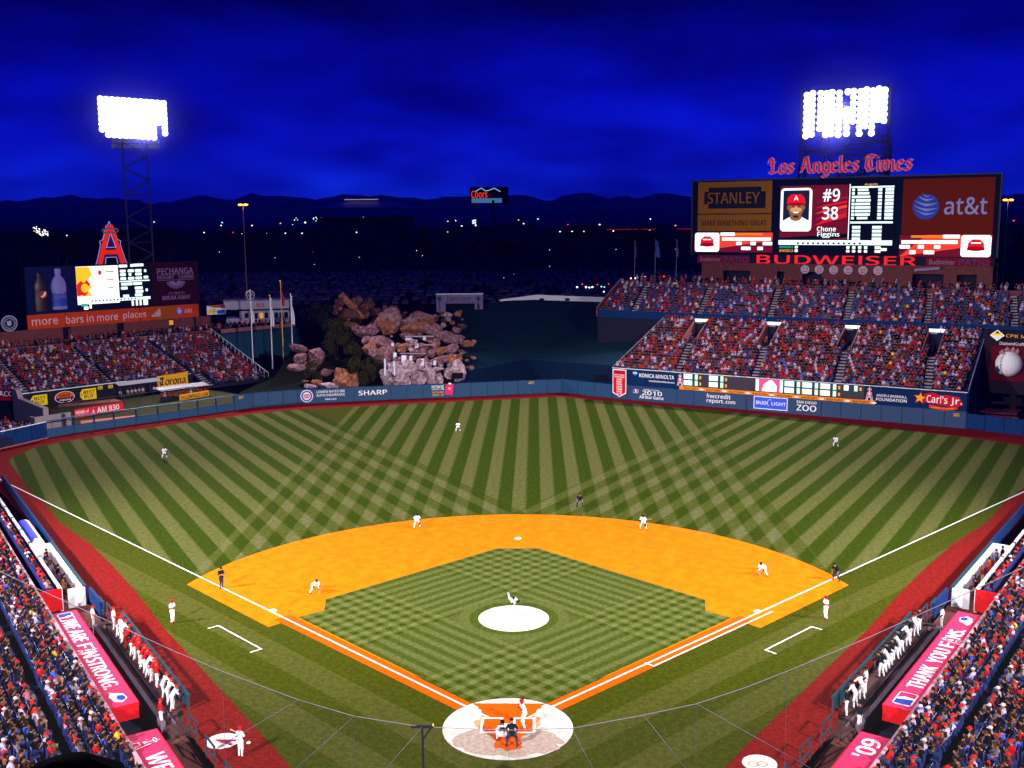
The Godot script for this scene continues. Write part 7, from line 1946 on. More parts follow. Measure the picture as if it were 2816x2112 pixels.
func people_on_field() -> void:
	var vis := [WHITE_KIT, WHITE_KIT, SKIN, DARKC, DARKC]
	var visd := [WHITE_KIT, WHITE_KIT, SKIN_D, DARKC, DARKC]
	var home := [WHITE_KIT, WHITE_KIT, SKIN_D, RED, RED]
	var ump := [DARKC, Color(0.03, 0.035, 0.07), SKIN, DARKC, DARKC]
	var capv := mat("cap_dark", Color(0.006, 0.014, 0.012), 0.8)
	var capr := mat("cap_red", RED, 0.6)
	var g := "fielders in white kit and dark caps"
	var H := Vector3(0, 0, 0)
	var f := [[Vector3(-46.87, 0, -74.38), "ready", vis, "left fielder in white crouching alone on the striped grass"], [Vector3(-9.59, 0, -91.63), "ready", vis, "centre fielder in white bending with hands on knees on the far grass"], [Vector3(42.24, 0, -80.66), "ready", visd, "right fielder in white bent forward below the zoo lettering"], [Vector3(-10.19, 0, -42.37), "ready", vis, "infielder in white at the back edge of the dirt left of the middle base"], [Vector3(12.44, 0, -41.89), "ready", visd, "infielder in white at the back edge of the dirt right of the middle base"], [Vector3(-16.61, 0, -23.57), "low", vis, "third baseman in white crouching low with a tan glove beside the infield grass"], [Vector3(21.34, 0, -28.1), "low", visd, "first baseman in white crouching low with a glove on the right dirt"]]
	for q in f:
		var p: Vector3 = q[0]
		player(p + Vector3(0, 0.012, 0), yaw_to(p, H), q[1], q[2], q[3], capv, true, g)
	player(Vector3(-0.1, 0.17, -19.35), yaw_to(Vector3(0, 0, -19), H), "pitch", vis, "pitcher in white following through on the pale mound with his back leg raised", capv, true, g)
	g = "umpires in black"
	player(Vector3(6.47, 0.012, -50.25), yaw_to(Vector3(6.47, 0, -50.25), H), "ready", ump, "umpire in black bending on the grass behind the middle base", mat("cap_umpire", DARKC, 0.7), false, g)
	player(Vector3(-24.8, 0.02, -24.74), yaw_to(Vector3(-24.8, 0, -24.74), H), "folded", ump, "umpire in black standing on the left foul line", M.cap_umpire, false, g, 0.026, 1.1)
	player(Vector3(27.3, 0.02, -26.75), yaw_to(Vector3(27.3, 0, -26.75), Vector3(0, 0, -6)), "ready", ump, "umpire in black bending on the right foul line at the dirt corner", M.cap_umpire, false, g, 0.026, 1.08)
	player(Vector3(0.30, 0.02, 2.35), 0.05, "ready", ump, "plate umpire in black crouching behind the catcher", M.cap_umpire, false, g, 0.024, 1.2)
	var ct := player(Vector3(-0.28, 0.02, 1.55), 0.0, "squat", vis, "catcher in white squatting behind home plate with his mitt out", capv, true, "", 0.024, 1.05, true)
	var pads_m := MB.new(); pads_m.lathe([[0.16, -0.16], [0.175, 0.0], [0.15, 0.16]], Transform3D(Basis(Vector3.RIGHT, -0.25) * Basis.from_scale(Vector3(1.05, 1.0, 1.0)), Vector3(0, 0.66, 0.06)), 12)
	part("chest_pad", pads_m.mesh(), mat("pad_dark", Color(0.01, 0.02, 0.05), 0.7), ct)
	for sx: float in [-0.33, 0.33]:
		var sg := MB.new(); sg.bar(Vector3(sx, 0.5, -0.25), Vector3(sx * 0.92, 0.12, 0.02), 0.075, 0.06, 8)
		part("shin_guard", sg.mesh(), M.pad_dark, ct)
	# coaches
	g = "base coaches in white with red helmets"
	player(Vector3(-26.32, 0.012, -16.97), yaw_to(Vector3(-26.3, 0, -17), Vector3(-4, 0, -6)), "folded", home, "third base coach in white and red cap standing on the left foul grass", capr, false, g, 0.026, 1.0, true)
	player(Vector3(24.06, 0.012, -17.96), yaw_to(Vector3(24, 0, -18), Vector3(4, 0, -10)), "folded", home, "first base coach in white and red cap standing on the right foul grass", capr, false, g, 0.026, 1.0, true)
	# batter and the man on deck, with their bats
	var bp := Vector3(0.98, 0.05, -0.05)
	player(bp, PI / 2, "bat", home, "left-handed batter in white with a red helmet waiting at home plate", capr, false, "", 0.022, 1.0, true)
	var bm := MB.new(); bm.lathe([[0.0, -0.07], [0.022, -0.06], [0.014, -0.03], [0.014, 0.25], [0.033, 0.6], [0.034, 0.76], [0.0, 0.79]], Transform3D(), 9)
	var bx := Transform3D(Basis(Vector3.UP, PI / 2), bp) * Transform3D(Basis(Quaternion(Vector3.UP, Vector3(-0.12, 0.72, 0.32).normalized())), Vector3(-0.12, 1.35, -0.31))
	tag(part("bat", bm.mesh(), mat("bat_black", Color(0.015, 0.012, 0.012), 0.4), self, bx), "black bat raised by the batter at home plate", "bat", "baseball bats")
	var dp := Vector3(-15.35, 0.0, 3.7)
	player(dp, yaw_to(dp, Vector3(0, 0, -18)) + 0.3, "folded", [WHITE_KIT, WHITE_KIT, SKIN, RED, DARKC], "next batter in white and red cap standing beside the on-deck mat", capr, false, "", 0.024, 1.0, true)
	bx = Transform3D(Basis(Vector3.UP, yaw_to(dp, Vector3(0, 0, -18)) + 0.3), dp) * Transform3D(Basis(Quaternion(Vector3.UP, Vector3(-0.75, 0.3, 0.1).normalized())), Vector3(0.0, 1.22, -0.22))
	tag(part("bat", bm.mesh(), mat("bat_pale", Color(0.7, 0.5, 0.35), 0.4), self, bx), "pale bat held by the next batter beside the on-deck mat", "bat", "baseball bats")
	# dugout rails
	var kits := {"r": [RED, WHITE_KIT, SKIN, RED, RED, "red jacket and white trousers", capr], "w": [WHITE_KIT, WHITE_KIT, SKIN, RED, RED, "all white with a red cap", capr], "d": [RED, RED * 0.5, SKIN_D, DARKC, RED, "red with dark trousers", capr], "k": [DARKC, GREY_KIT, SKIN, DARKC, DARKC, "black jacket and grey trousers", capv], "g": [GREY_KIT, GREY_KIT, SKIN_D, DARKC, DARKC, "all grey with a dark cap", capv]}
	var lists := {-1.0: [["w", 5.6], ["w", 7.2], ["r", 8.9], ["w", 9.6], ["w", 10.3], ["d", 11.5], ["r", 13.2], ["r", 14.0], ["r", 14.9], ["r", 15.8], ["r", 16.6], ["w", 17.5], ["r", 18.5], ["r", 19.5], ["w", 21.4], ["w", 22.5], ["w", 23.6], ["r", 25.0]], 1.0: [["g", 5.4], ["k", 7.2], ["g", 8.4], ["k", 9.6], ["g", 10.6], ["k", 12.2], ["g", 12.9], ["k", 13.6], ["k", 14.3], ["k", 15.0], ["g", 15.7], ["k", 16.4], ["k", 17.0], ["g", 20.2], ["g", 21.2], ["g", 22.6], ["k", 24.0], ["k", 25.2]]}
	for sg: float in [-1.0, 1.0]:
		var sd := "left" if sg < 0 else "right"
		var lst: Array = lists[sg]
		for i in lst.size():
			var kt: Array = kits[lst[i][0]]
			var s: float = lst[i][1]
			var x := side_x(sg, s, -4.5 if s > 7 and s < 24.5 else -3.3, -0.35 if s > 7 and s < 24.5 else -0.5)
			var pose := "lean" if s > 8 and s < 24 and i % 5 != 3 else "stand"
			var o := player(x.origin, atan2(x.basis.z.x, x.basis.z.z) + rng.randf_range(-0.35, 0.35), pose, kt, "player in %s, %s dugout rail, %s from outfield" % [kt[5], sd, ordinal(i + 1)], kt[6], false, "players along the %s dugout rail" % sd, 0.034)

func ordinal(n: int) -> String:
	var w := ["zeroth", "first", "second", "third", "fourth", "fifth", "sixth", "seventh", "eighth", "ninth", "tenth", "eleventh", "twelfth", "thirteenth", "fourteenth", "fifteenth", "sixteenth", "seventeenth", "eighteenth", "nineteenth"]
	if n < 20: return w[n]
	var t := ["", "", "twenty", "thirty", "forty", "fifty", "sixty", "seventy", "eighty", "ninety"]
	var t0 := ["", "", "twentieth", "thirtieth", "fortieth", "fiftieth", "sixtieth", "seventieth", "eightieth", "ninetieth"]
	if n < 100: return t0[n / 10] if n % 10 == 0 else t[n / 10] + "-" + w[n % 10]
	return "hundred and " + ordinal(n - 100) if n > 100 else "hundredth"

# ---------- crowd ----------
func in_view(p: Vector3) -> float:     # distance if the point is in the frame, else -1
	var q := cam_inv * p
	if q.z > -1: return -1.0
	var ty := tan(deg_to_rad(39.7) / 2); var tx := ty * 4.0 / 3.0
	if absf(q.x / -q.z) > tx * 1.01 or absf(q.y / -q.z) > ty * 1.01: return -1.0
	return q.length()

func crowd() -> void:
	var B := Color(0.03, 0.05, 0.16); var KH := Color(0.3, 0.22, 0.14); var DK := Color(0.02, 0.02, 0.03)
	var pal := [["red shirt", Color(0.4, 0.008, 0.01), B, 0, SKIN], ["white shirt", Color(0.42, 0.36, 0.54), B, 3, SKIN], ["dark jacket", Color(0.012, 0.012, 0.03), DK, 0, SKIN], ["red jacket", Color(0.34, 0.006, 0.012), DK, 1, SKIN], ["grey sweater", Color(0.16, 0.14, 0.22), B, 2, SKIN], ["blue shirt", Color(0.04, 0.10, 0.5), KH, 0, SKIN], ["white jersey", Color(0.46, 0.39, 0.57), KH, 1, SKIN], ["navy coat", Color(0.015, 0.02, 0.09), B, 2, SKIN], ["red jersey", Color(0.5, 0.012, 0.012), B, 1, SKIN_D], ["black shirt", Color(0.006, 0.006, 0.01), B, 0, SKIN], ["brown coat", Color(0.14, 0.06, 0.03), DK, 0, SKIN], ["pink top", Color(0.7, 0.22, 0.36), B, 2, SKIN], ["yellow jacket", Color(0.85, 0.42, 0.02), DK, 0, SKIN], ["maroon shirt", Color(0.20, 0.008, 0.02), KH, 1, SKIN_D]]
	var weight := [9, 11, 22, 7, 6, 5, 8, 14, 5, 20, 4, 2, 1, 7]
	var bag := []
	for i in pal.size():
		for k in weight[i]: bag.append(i)
	var hair := [["dark hair", hair_mesh(false), mat("hair_dark", Color(0.012, 0.007, 0.005), 0.8)], ["red cap", cap_mesh(), M.cap_red], ["long brown hair", hair_mesh(true), mat("hair_fair", Color(0.03, 0.014, 0.008), 0.8)], ["white cap", cap_mesh(), mat("cap_white", Color(0.55, 0.5, 0.62), 0.8)]]
	# seats
	var sm := MB.new()
	sm.bx(Vector3(0, 0.42, -0.02), Vector3(0.44, 0.06, 0.4)); sm.box(Transform3D(Basis(Vector3.RIGHT, -0.15), Vector3(0, 0.68, 0.21)), Vector3(0.46, 0.46, 0.05)); sm.bx(Vector3(0, 0.2, 0.1), Vector3(0.08, 0.4, 0.2))
	var seat_m := sm.mesh()
	var near_seat := []; var far_seat := []
	for q in SE:
		var d: float = in_view(q[0].origin + Vector3(0, 0.5, 0))
		near_seat.append([d if d > 0 else 1e6, q])
	near_seat.sort_custom(func(a, b): return a[0] < b[0])
	for i in near_seat.size():
		var q: Array = near_seat[i][1]
		if i < 300 and near_seat[i][0] < 1e5:
			var sd: String = q[1].split(" ")[0]
			var o := part("seat", seat_m, M.seat_blue, self, q[0])
			tag(o, "blue folding seat, " + place_words(q[1], q[2], q[3]), "seat", "nearest blue seats of the %s lower stand" % sd)
		else: far_seat.append(q[0])
	var ss := MultiMeshInstance3D.new(); ss.name = "blue_seats"
	ss.multimesh = mm(seat_m, far_seat); ss.material_override = M.seat_blue
	ss.set_meta("kind", "stuff"); tag(ss, "rows of blue seats filling the stands behind the spectators", "seats")
	add_child(ss)
	# spectators
	var order := []
	for q in SP:
		var d: float = in_view(q[0].origin + Vector3(0, 0.8, 0))
		order.append([d if d > 0 and q[1] < 3 else 1e6, q])
	order.sort_custom(func(a, b): return a[0] < b[0])
	var poses := ["sit", "sit_lean", "stand", "", "sit", "sit"]
	var piles := {}
	var solo := 0
	for e in order:
		var q: Array = e[1]
		var ps: String = poses[q[1]]
		var pi: int = bag[rng.randi() % bag.size()]
		if q[1] == 4: pi = 3 if rng.randf() < 0.8 else 1
		if q[1] == 5: pi = 6 if rng.randf() < 0.7 else 9
		var pl: Array = pal[pi]
		if solo < 300 and e[0] < 1e5:
			solo += 1
			var lab: String
			if q[1] == 2: lab = "standing spectator, %s and %s, in the %s, %s from outfield" % [pl[0], hair[pl[3]][0], q[2], ordinal(solo)]
			else: lab = "%s, %s, %s" % [pl[0], hair[pl[3]][0], place_words(q[2], q[3], q[4])]
			var o := thing("person", lab, "person", q[0], "spectators in the " + q[2])
			part("body", body(ps, pl[1], pl[2], pl[4], DK, pl[1] if pi % 2 else pl[4], 0.04, 1.1, false), M.people, o)
			var hd: Array = hair[pl[3]]
			part("cap" if pl[3] % 2 else "hair", hd[1], hd[2], o, head_at(ps))
		else:
			var key := "%s|%d" % [ps, pi]
			if not piles.has(key): piles[key] = []
			piles[key].append(q[0])
	var root := Node3D.new(); root.name = "crowd"; add_child(root)
	root.set_meta("kind", "stuff"); tag(root, "thousands of spectators in red, white and dark clothes filling the far stands", "crowd")
	for key in piles:
		var a: PackedStringArray = key.split("|")
		var pl: Array = pal[int(a[1])]
		var c := MB.new()
		c.add(skin_mesh(bones_of(a[0], pl[1], pl[2], pl[4], DK, pl[1] if int(a[1]) % 2 else pl[4], 1.12), 0.06))
		var hm: ArrayMesh = hair[pl[3]][1]
		var arr := hm.surface_get_arrays(0)
		var hx := head_at(a[0])
		var hc: Color = [Color(0.012, 0.007, 0.005), RED, Color(0.03, 0.014, 0.008), Color(0.55, 0.5, 0.62)][pl[3]]
		for i in arr[Mesh.ARRAY_VERTEX].size():
			c.v.append(hx * arr[Mesh.ARRAY_VERTEX][i]); c.n.append(arr[Mesh.ARRAY_NORMAL][i]); c.c.append(hc); c.t.append(Vector2.ZERO)
		var o := MultiMeshInstance3D.new(); o.name = "spectators"
		o.multimesh = mm(c.mesh(), piles[key]); o.material_override = M.people
		o.set_meta("kind", "stuff")
		root.add_child(o, true)
	print("spectators ", SP.size(), " seats ", SE.size(), " solo ", solo)

func place_words(zone: String, row: int, k: int) -> String:     # seats are counted in blocks between the aisles
	var words := ["front", "second", "third", "fourth", "fifth", "sixth", "seventh", "eighth", "ninth", "tenth", "eleventh", "twelfth", "wall-side"]
	var s := -44.0 + 0.54 * k
	return "%s, %s block from outfield, %s row, %s seat" % [zone, ordinal(int(floor(s / 11.5)) + 5), words[row], ordinal(int(fposmod(s, 11.5) / 0.54) + 1)]

func mm(m: Mesh, xs: Array) -> MultiMesh:
	var o := MultiMesh.new()
	o.transform_format = MultiMesh.TRANSFORM_3D
	o.mesh = m; o.instance_count = xs.size()
	for i in xs.size(): o.set_instance_transform(i, xs[i])
	return o

func whereabouts(x: float, z: float) -> String:
	var a := x / -z
	var far := "near the car park" if z > -700 else ("midway to the hills" if z > -1400 else "near the hills")
	var side := "behind the left scoreboard" if a < -0.2 else ("left of the billboard" if a < -0.05 else ("right of the billboard" if a < 0.11 else "behind the right stand"))
	if z > -300: far = "nearest rows"
	elif z > -350: far = "middle rows"
	elif z > -450: far = "far rows"
	return far + " " + side

func background() -> void:
	var asphalt := mat("asphalt", Color(0.010, 0.010, 0.012), 0.8); grain(asphalt, M.coarse_noise, 0.02)
	var m := MB.new()
	m.quad(Vector3(-4500, 6, -190), Vector3(4500, 6, -190), Vector3(7000, 6, -8000), Vector3(-7000, 6, -8000))
	m.quad(Vector3(-4500, -2, -190), Vector3(4500, -2, -190), Vector3(4500, 6, -190), Vector3(-4500, 6, -190))
	struct("parking_ground", m.mesh(), asphalt)
	# far hills
	var nz := FastNoiseLite.new(); nz.seed = 3; nz.frequency = 0.0016; nz.fractal_octaves = 5
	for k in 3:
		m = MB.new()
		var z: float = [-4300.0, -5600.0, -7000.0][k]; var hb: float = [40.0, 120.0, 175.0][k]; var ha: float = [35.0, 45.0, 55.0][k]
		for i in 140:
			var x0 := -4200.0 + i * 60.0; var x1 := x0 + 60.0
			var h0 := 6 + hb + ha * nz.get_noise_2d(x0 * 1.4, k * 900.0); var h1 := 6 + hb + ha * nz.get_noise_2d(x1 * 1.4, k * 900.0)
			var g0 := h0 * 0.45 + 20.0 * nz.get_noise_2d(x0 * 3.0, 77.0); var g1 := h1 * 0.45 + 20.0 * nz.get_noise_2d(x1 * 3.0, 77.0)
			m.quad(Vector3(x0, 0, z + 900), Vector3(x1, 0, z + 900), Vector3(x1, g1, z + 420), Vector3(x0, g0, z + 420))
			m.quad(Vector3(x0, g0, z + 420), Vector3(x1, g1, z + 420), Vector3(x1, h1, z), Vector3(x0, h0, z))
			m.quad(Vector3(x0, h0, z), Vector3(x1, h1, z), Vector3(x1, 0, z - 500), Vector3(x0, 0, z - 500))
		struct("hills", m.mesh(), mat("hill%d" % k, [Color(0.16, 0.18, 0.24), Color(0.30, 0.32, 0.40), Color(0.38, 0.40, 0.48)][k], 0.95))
	# arena with a low domed roof
	var ar := thing("arena", "wide building with a shallow pale domed roof below the hills", "building", at3(-232, 6, -1420))
	m = MB.new(); m.lathe([[66.0, 0.0], [66.0, 30.0]], Transform3D(Basis.from_scale(Vector3(1, 1, 0.6)), Vector3.ZERO), 40); part("wall", m.mesh(), M.near_black, ar)
	m = MB.new(); m.lathe([[82.0, 42.0], [64.0, 46.0], [40.0, 51.0], [18.0, 53.5], [0.0, 54.0]], Transform3D(Basis.from_scale(Vector3(1, 1, 0.6)), Vector3.ZERO), 48); part("roof", m.mesh(), mat("arena_roof", Color(0.55, 0.58, 0.7), 0.5), ar)
	m = MB.new()
	for i in 16: m.bx(Vector3(-22 + i * 2.9, 53.5, 30), Vector3(0.9, 0.8, 0.8))
	part("roof_light", m.mesh(), glow("dot_warm", Color(1.0, 0.75, 0.45), 1.2), ar)
	# billboard on a tall pole
	var bb := thing("billboard", "lit beer billboard on a tall pole below the hills", "billboard", at3(-24.5, 6, -558.5))
	m = MB.new(); m.bx(Vector3(0, 38.7, -0.6), Vector3(22.2, 9.6, 1.0)); part("panel", m.mesh(), mat("billboard_dark", Color(0.012, 0.012, 0.03), 0.7), bb)
	m = MB.new(); m.bar(Vector3(2.3, 0, -0.8), Vector3(2.3, 36, -0.8), 1.1, 1.1, 12); part("pole", m.mesh(), mat("pole_blue", Color(0.10, 0.10, 0.14), 0.6), bb)
	letters("Coors", bb, at3(-5.6, 39.4, 0.05), 9.2, 4.0, glow("neon_coral", Color(1.0, 0.03, 0.01), 1.1), "serif")
	letters("LIGHT", bb, at3(3.6, 39.0, 0.05), 8.0, 2.6, mat("billboard_grey", Color(0.06, 0.06, 0.12), 0.6), "sans")
	var ms := MB.new()
	var pk := [[-8.0, 40.8], [-4.5, 42.9], [-2.0, 41.2], [0.0, 41.6], [3.0, 42.8], [6.5, 40.8]]
	for i in 5: stroke(ms, Vector2(pk[i][0], pk[i][1]), Vector2(pk[i + 1][0], pk[i + 1][1]), 0.35, at3(0, 0, 0), 0.02, 0.12)
	part("lit_outline", ms.mesh(), glow("outline_ice", Color(0.4, 0.7, 1.0), 0.9), bb)
	plate("lit_panel", bb, at3(-1.4, 35.8, -0.05), rrect(17.4, 2.6, 0.05), glow("billboard_screen", Color(0.05, 0.14, 0.32), 1.0))
	# street lamps and other points of light: [pixel-free world places], kinds: 0 white 1 orange 2 red 3 teal
	var lamps := []
	for q in [[-330, 1150, 0], [-305, 1160, 0], [-282, 1155, 0], [-262, 1150, 0], [-210, 1210, 0], [-130, 1200, 0], [-100, 1190, 3], [-40, 1100, 0], [-18, 1110, 0], [30, 1150, 0], [44, 1160, 0], [57, 1155, 3], [92, 1180, 0], [140, 1240, 0], [152, 1230, 3], [200, 1180, 0], [232, 1210, 3], [260, 1190, 0], [300, 1220, 0], [-420, 1300, 0], [-380, 1290, 2], [-160, 1400, 0], [330, 1300, 0], [370, 1280, 0], [-460, 1100, 0], [-500, 1080, 0]]:
		lamps.append([Vector3(q[0], 6, -q[1]), 11.0, q[2], 1.0])
	for i in 26: lamps.append([Vector3(rng.randf_range(-900, 900), 6, rng.randf_range(-2600, -1700)), rng.randf_range(10, 26), [0, 0, 1, 0, 3, 2][i % 6], rng.randf_range(0.9, 1.5)])
	for i in 22: lamps.append([Vector3(rng.randf_range(-620, -420), rng.randf_range(10, 30), -2700 + rng.randf_range(-60, 60)), 12.0, [0, 3][i % 2], 1.1])
	for i in 14: lamps.append([Vector3(-330 + i * 48 + rng.randf_range(-12, 12), 6, -715 + rng.randf_range(-5, 5)), 3.0, 0 if i % 3 else 1, 0.55])
	for q in [[-100, 430, 0], [-140, 520, 0], [-94, 520, 0], [-62, 545, 0], [8, 395, 0], [-9, 305, 0], [-6, 330, 1], [-140, 620, 2]]: lamps.append([Vector3(q[0], 6, -q[1]), 5.0, q[2], 0.45])
	var gm := [glow("dot_white", Color(1, 1, 0.95), 3.0), glow("dot_orange", Color(1.0, 0.4, 0.08), 2.5), glow("dot_red", Color(1.0, 0.05, 0.03), 2.0), glow("dot_teal", Color(0.3, 0.9, 0.85), 2.2)]
	var nm := ["white", "amber", "red", "pale green"]
	var hd := MB.new(); hd.lathe([[0.0, -0.5], [0.5, 0.0], [0.0, 0.5]], Transform3D(), 8)
	var head := hd.mesh()
	for i in lamps.size():
		var q: Array = lamps[i]
		var o := thing("street_lamp", "small distant %s lamp on a pole, %s" % [nm[q[2]], whereabouts(q[0].x, q[0].z)], "street lamp", at3(q[0].x, q[0].y, q[0].z), "distant %s lamps in the city" % nm[q[2]])
		var s: float = q[3] * clampf(-q[0].z / 900.0, 0.35, 2.2)
		m = MB.new(); m.bar(Vector3.ZERO, Vector3(0, q[1], 0), 0.12, 0.1, 5, false); part("pole", m.mesh(), M.near_black, o)
		part("lamp_head", head, gm[q[2]], o, Transform3D(Basis.from_scale(Vector3(s * 1.3, s, s)), Vector3(0, q[1] + s * 0.4, 0)))
	# two near sodium lamps
	for q in [[Vector3(-84.9, 6, -257.6), 29.5, "tall orange lot lamp glowing left of the arena"], [Vector3(133.2, 6, -241.8), 29.1, "tall orange lot lamp glowing at the right edge"]]:
		var o := thing("lot_lamp", q[2], "street lamp", at3(q[0].x, q[0].y, q[0].z), "tall orange lot lamps")
		var h: float = q[1]
		m = MB.new(); m.bar(Vector3.ZERO, Vector3(0, h, 0), 0.22, 0.12, 8); m.bx(Vector3(0, h, 0), Vector3(2.4, 0.12, 0.12)); part("pole", m.mesh(), mat("pole_tan", Color(0.30, 0.2, 0.12), 0.7), o)
		for sx: float in [-0.8, 0.8]:
			m = MB.new(); m.lathe([[0.0, -0.3], [0.42, -0.26], [0.6, 0.0], [0.35, 0.22], [0.0, 0.25]], Transform3D(Basis.from_scale(Vector3(1.25, 1, 1)), Vector3(sx, h + 0.15, 0)), 10)
			part("lamp_head", m.mesh(), glow("sodium", Color(1.0, 0.42, 0.04), 5.0), o)
		var l := OmniLight3D.new(); l.name = "lamp_glow"; l.light_energy = 18.0; l.light_color = Color(1.0, 0.55, 0.2); l.omni_range = 120; l.omni_attenuation = 2; l.light_size = 0.6; l.shadow_enabled = true; l.position = Vector3(0, h - 0.6, 0)
		o.add_child(l)
	# clusters: fairground lights at left, white lamps behind the upper section
	var fw := thing("light_cluster", "tilted cluster of white and red fairground lights far left", "lights", at3(-452, 6, -906))
	for i in 60:
		var u := rng.randf(); var v := rng.randf()
		m = MB.new(); m.lathe([[0.0, -0.45], [0.45, 0.0], [0.0, 0.45]], at3(u * 13.5 - 2.0, 22.0 - u * 4.5 - v * 5.5 + 2.5 * sin(u * 9.0) * 0.3, 0), 6)
		part("bulb", m.mesh(), gm[1] if v > 0.75 and i % 2 else gm[0], fw)
	for sx: float in [0.0, 9.0]:
		m = MB.new(); m.bar(Vector3(sx, 0, 0.5), Vector3(sx, 17, 0.5), 0.25); part("support", m.mesh(), M.near_black, fw)
	var wl := [[11.6, 14.9, 0, 0.5], [12.8, 15.6, 2, 0.4], [13.7, 14.9, 0, 0.55], [14.5, 14.8, 0, 0.45], [15.2, 14.9, 0, 0.5], [16.4, 15.5, 2, 0.4], [17.3, 15.0, 3, 0.4], [18.0, 14.9, 3, 0.35], [19.0, 15.6, 2, 0.35], [17.9, 13.8, 0, 0.4], [24.2, 16.9, 0, 0.4], [25.2, 16.9, 0, 0.45], [27.0, 16.6, 0, 0.4], [27.6, 17.3, 0, 0.35], [31.0, 17.3, 2, 0.5], [31.9, 17.3, 2, 0.5]]
	for q in wl:
		var o := thing("yard_lamp", "bright %s lamp in the yard behind the upper right section" % nm[q[2]], "lamp", at3(q[0], 6, -190), "%s yard lamps behind the upper section" % nm[q[2]])
		m = MB.new(); m.bar(Vector3.ZERO, Vector3(0, q[1] - 6, 0), 0.06); part("pole", m.mesh(), M.near_black, o)
		part("lamp_head", head, gm[q[2]], o, Transform3D(Basis.from_scale(Vector3.ONE * q[3]), Vector3(0, q[1] - 6, 0)))
	var blue := thing("blue_tower", "slim building lit blue below the right end of the hills", "building", at3(205, 6, -1300))
	m = MB.new(); m.bx(Vector3(0, 14, 0), Vector3(5, 28, 5)); part("wall", m.mesh(), M.near_black, blue)
	m = MB.new(); m.bx(Vector3(0.5, 17, 2.6), Vector3(1.6, 20, 0.2)); part("lit_strip", m.mesh(), glow("strip_blue_light", Color(0.03, 0.25, 0.9), 0.8), blue)
	for q in [[90, 1260, 60], [178, 1280, 42], [262, 1290, 26]]:
		var o := thing("red_sign", "thin red lit strip on a distant roof", "sign", at3(q[0], 6, -q[1]), "distant red strips")
		m = MB.new(); m.bx(Vector3(q[2] * 0.5, 12.5, 0), Vector3(q[2], 0.5, 0.4)); part("lit_strip", m.mesh(), glow("strip_red_light", Color(0.6, 0.01, 0.02), 0.8), o)
		m = MB.new(); m.bx(Vector3(q[2] * 0.5, 6.0, -4), Vector3(q[2] + 6, 12, 8)); part("wall", m.mesh(), M.near_black, o)
	var ls := thing("lit_sign", "small bright blue-white lit sign below the billboard", "sign", at3(-52, 6, -890))
	for q in [[-0.9, 24.2], [0.9, 24.6], [-0.9, 22.4], [0.8, 22.6], [1.3, 20.4]]: plate("lit_block", ls, at3(q[0], q[1], 0), rrect(1.5, 1.5, 0.2), glow("sign_ice_light", Color(0.7, 0.95, 1.0), 1.4))
	m = MB.new(); m.bar(Vector3(0, 0, -0.3), Vector3(0, 22, -0.3), 0.3); part("pole", m.mesh(), M.near_black, ls)
	# dark low buildings of the city
	var bmats := [mat("city_grey", Color(0.03, 0.03, 0.04), 0.9), mat("city_dark", Color(0.012, 0.012, 0.02), 0.9), mat("city_pale", Color(0.07, 0.07, 0.09), 0.9)]
	for i in 46:
		var z := -rng.randf_range(760, 2400); var x := rng.randf_range(-0.55, 0.55) * -z
		var w := rng.randf_range(22, 90); var h := rng.randf_range(7, 17)
		var o := thing("city_building", "%s flat-roofed building, %d windows wide, %s" % [["grey", "black", "pale"][i % 3], int(w / 9.0), whereabouts(x, z)], "building", at3(x, 6, z), "dark city buildings")
		m = MB.new(); m.bx(Vector3(0, h / 2, 0), Vector3(w, h, 26)); part("wall", m.mesh(), bmats[i % 3], o)
		m = MB.new(); m.bx(Vector3(0, h + 0.3, 0), Vector3(w + 0.8, 0.6, 26.8)); part("roof", m.mesh(), bmats[(i + 1) % 3], o)
		for k in int(w / 9.0):
			m = MB.new(); m.bx(Vector3(-w / 2 + 5 + k * 9.0, h * 0.5, 13.1), Vector3(3.0, 1.6, 0.2)); part("window", m.mesh(), M.black, o)
	# trees and palms: a dark belt between the lot and the city
	var trunk := mat("bark", Color(0.05, 0.03, 0.02), 0.95)
	var crown := [leaf_clump(520, 5.0, 5.2, 4.5, 1.0, 301), leaf_clump(460, 4.0, 6.4, 4.0, 0.9, 302), leaf_clump(520, 6.6, 4.4, 5.0, 1.1, 303)]
	for i in 120:
		var z := -rng.randf_range(470, 1100); var x := rng.randf_range(-0.5, 0.5) * -z
		var s := rng.randf_range(0.7, 1.35)
		var o := thing("tree", "dark %s tree %s" % [["round", "tall", "spreading"][i % 3], whereabouts(x, z)], "tree", Transform3D(Basis(Vector3.UP, rng.randf() * TAU) * Basis.from_scale(Vector3.ONE * s), Vector3(x, 6, z)), "dark trees beyond the car park")
		m = MB.new(); m.bar(Vector3.ZERO, Vector3(0.3, 6.0, 0), 0.4, 0.22, 6); m.bar(Vector3(0.2, 4.5, 0), Vector3(2.2, 8, 0.6), 0.2, 0.08, 5); m.bar(Vector3(0.2, 4.2, 0), Vector3(-2.0, 8, -0.5), 0.2, 0.08, 5); part("trunk", m.mesh(), trunk, o)
		part("crown", crown[i % 3], M.leaf_dark, o, at3(0, 9.0, 0))
